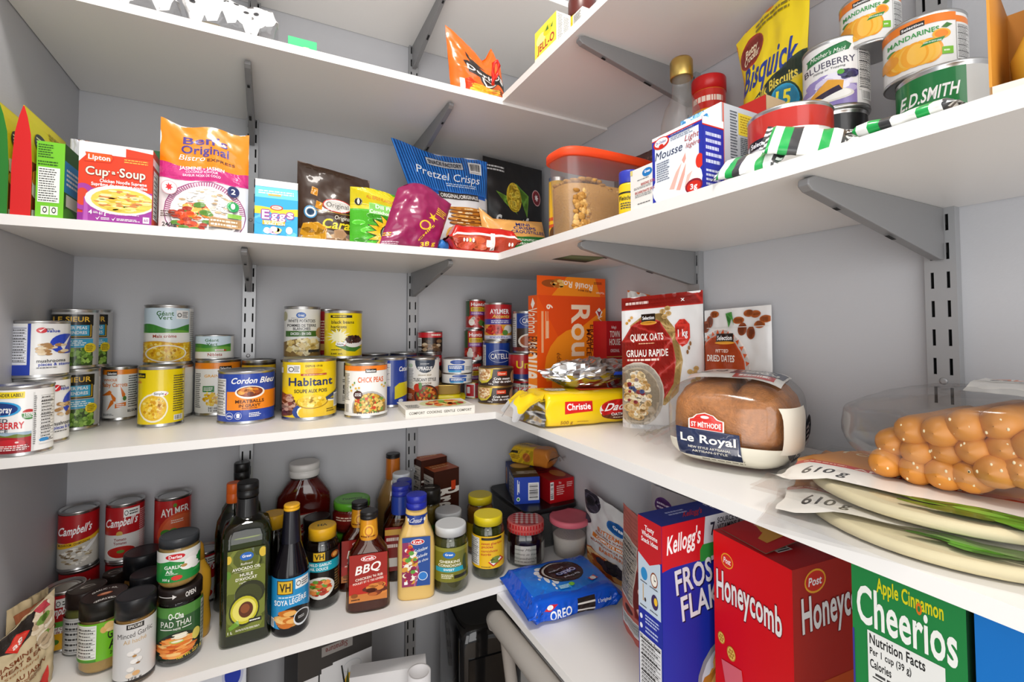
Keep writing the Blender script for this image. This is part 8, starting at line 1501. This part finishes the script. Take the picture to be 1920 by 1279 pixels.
f.E(.18, .56, .13, .1, '#b8b8ba').E(.18, .56, .11, .08, '#8a8a8c').S(4, 20, .06, .4, .32, .7, .06, .02, ['#6a6a6c', '#c8c8ca', '#4a4a4c', '#e8e8ea'], False).P([(.07, .74), (.09, .74), (.14, .5), (.11, .5)], '#2a2a2a').P([(.26, .8), (.28, .8), (.27, .5), (.25, .5)], '#3a3a3a')
carton('drinkware_box', 'dark grey and white carton picturing a yellow iced drink under the sauce shelf', 'box', (a.x, -.19), (b.x+.012, -.165), FLOOR, hb, .12, {'y': '#d9d9da', 'x': '#2c2a29', 'X': '#2c2a29', 'Y': '#2c2a29', 'Z': '#3b3836', 'z': '#222'}, front=f)
f = I().R(0, 0, 1, 1, '#d6dae2').R(.02, 0, .06, 1, '#eceef2').E(.8, .93, .12, .05, '#1f3aa8').E(.8, .93, .16, .065, '#b8bed8').E(.8, .93, .12, .05, '#1f3aa8').R(0, .6, .6, .8, '#c8ccd6')
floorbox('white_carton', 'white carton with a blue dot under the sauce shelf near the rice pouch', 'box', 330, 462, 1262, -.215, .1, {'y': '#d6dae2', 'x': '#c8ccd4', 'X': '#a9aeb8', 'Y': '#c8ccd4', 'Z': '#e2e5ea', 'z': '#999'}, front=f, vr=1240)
root = thing('paper_bundle', 'white papers and a paper roll under the sauce shelf', 'papers', (.56, -.28, FLOOR), -.25); m = M(); zt = ony(720, 1262, -.28).z-FLOOR
m.box(-.07, 0, 0, .075, .035, zt, '#d6d5d6'); m.build('paper_stack', 'matte_print', root, bevel=.002)
m = M(); m.loft([(.0, .022, .022, 2), (zt+.012, .022, .022, 2), (zt+.012, .018, .018, 2), (zt-.05, .018, .018, 2)], 28, '#cfcdce'); m.build('paper_roll', 'matte_print', root, (.06, -.03, 0))
# glossy black appliance in the corner below
a, b = ony(849, 1135, -.36), ony(960, 1118, -.36)
ap = thing('coffee_machine', 'glossy black appliance standing under the shelf corner', 'appliance', (.80, -.175, FLOOR), math.radians(-6)); hA = .385
m = M(); m.loft([(0, .075, .1, 6), (.004, .078, .103, 6), (hA-.03, .078, .103, 6), (hA-.008, .074, .098, 5), (hA, .064, .088, 4)], 48); m.build('housing', 'gloss_black', ap)
m = M(); m.box(-.055, -.1065, .06, .055, -.101, hA-.06); m.build('front_panel', 'gloss_black', ap, bevel=.002)
m = M(); m.box(-.022, -.108, .085, .012, -.1062, .092, '#8a7a68'); o = m.build('handle_bar', 'plastic', ap); o['label'] = 'pale metallic handle strip'
for i, (x, z) in enumerate(((.0, .24), (.008, .24), (.016, .24), (.004, .233), (.012, .233), (.008, .2), (.004, .193), (.012, .193))):
    m = M(); m.box(x-.001, -.1072, z, x+.001, -.1064, z+.002, '#8a8a84'); m.build('indicator_mark', 'print', ap)
# folding step stool with a padded rail leaning by the cereal shelf
r0, r1 = onz(928, 1150, Z4R-.05), onz(1055, 1300, Z4R-.05)
st = thing('step_stool', 'folded step stool with a pale grey rounded top rail beside the lowest shelf', 'stool', (W-R4-.006, -.47, FLOOR))
zr = Z4R-.046-FLOOR; xr = 0.
m = M(); m.tube([(xr, .152, zr-.02), (xr, .15, zr-.005), (xr, .138, zr), (xr, .0, zr), (xr, -.22, zr), (xr, -.45, zr)], [.014, .0195, .0205, .0205, .0205, .0205], '#a29d97', n=20); m.build('top_rail', 'soft_plastic', st)
for y in (.11, -.2):
    m = M(); m.tube([(xr+.004, y, zr-.015), (xr+.012, y-.05, zr*.5), (xr+.02, y-.1, .005)], .012, '#a8a29c', n=14); m.build('leg', 'soft_plastic', st)
m = M(); m.box(.006, -.19, zr*.55, .03, .06, zr*.58, '#6a5f56'); m.build('step', 'soft_plastic', st)
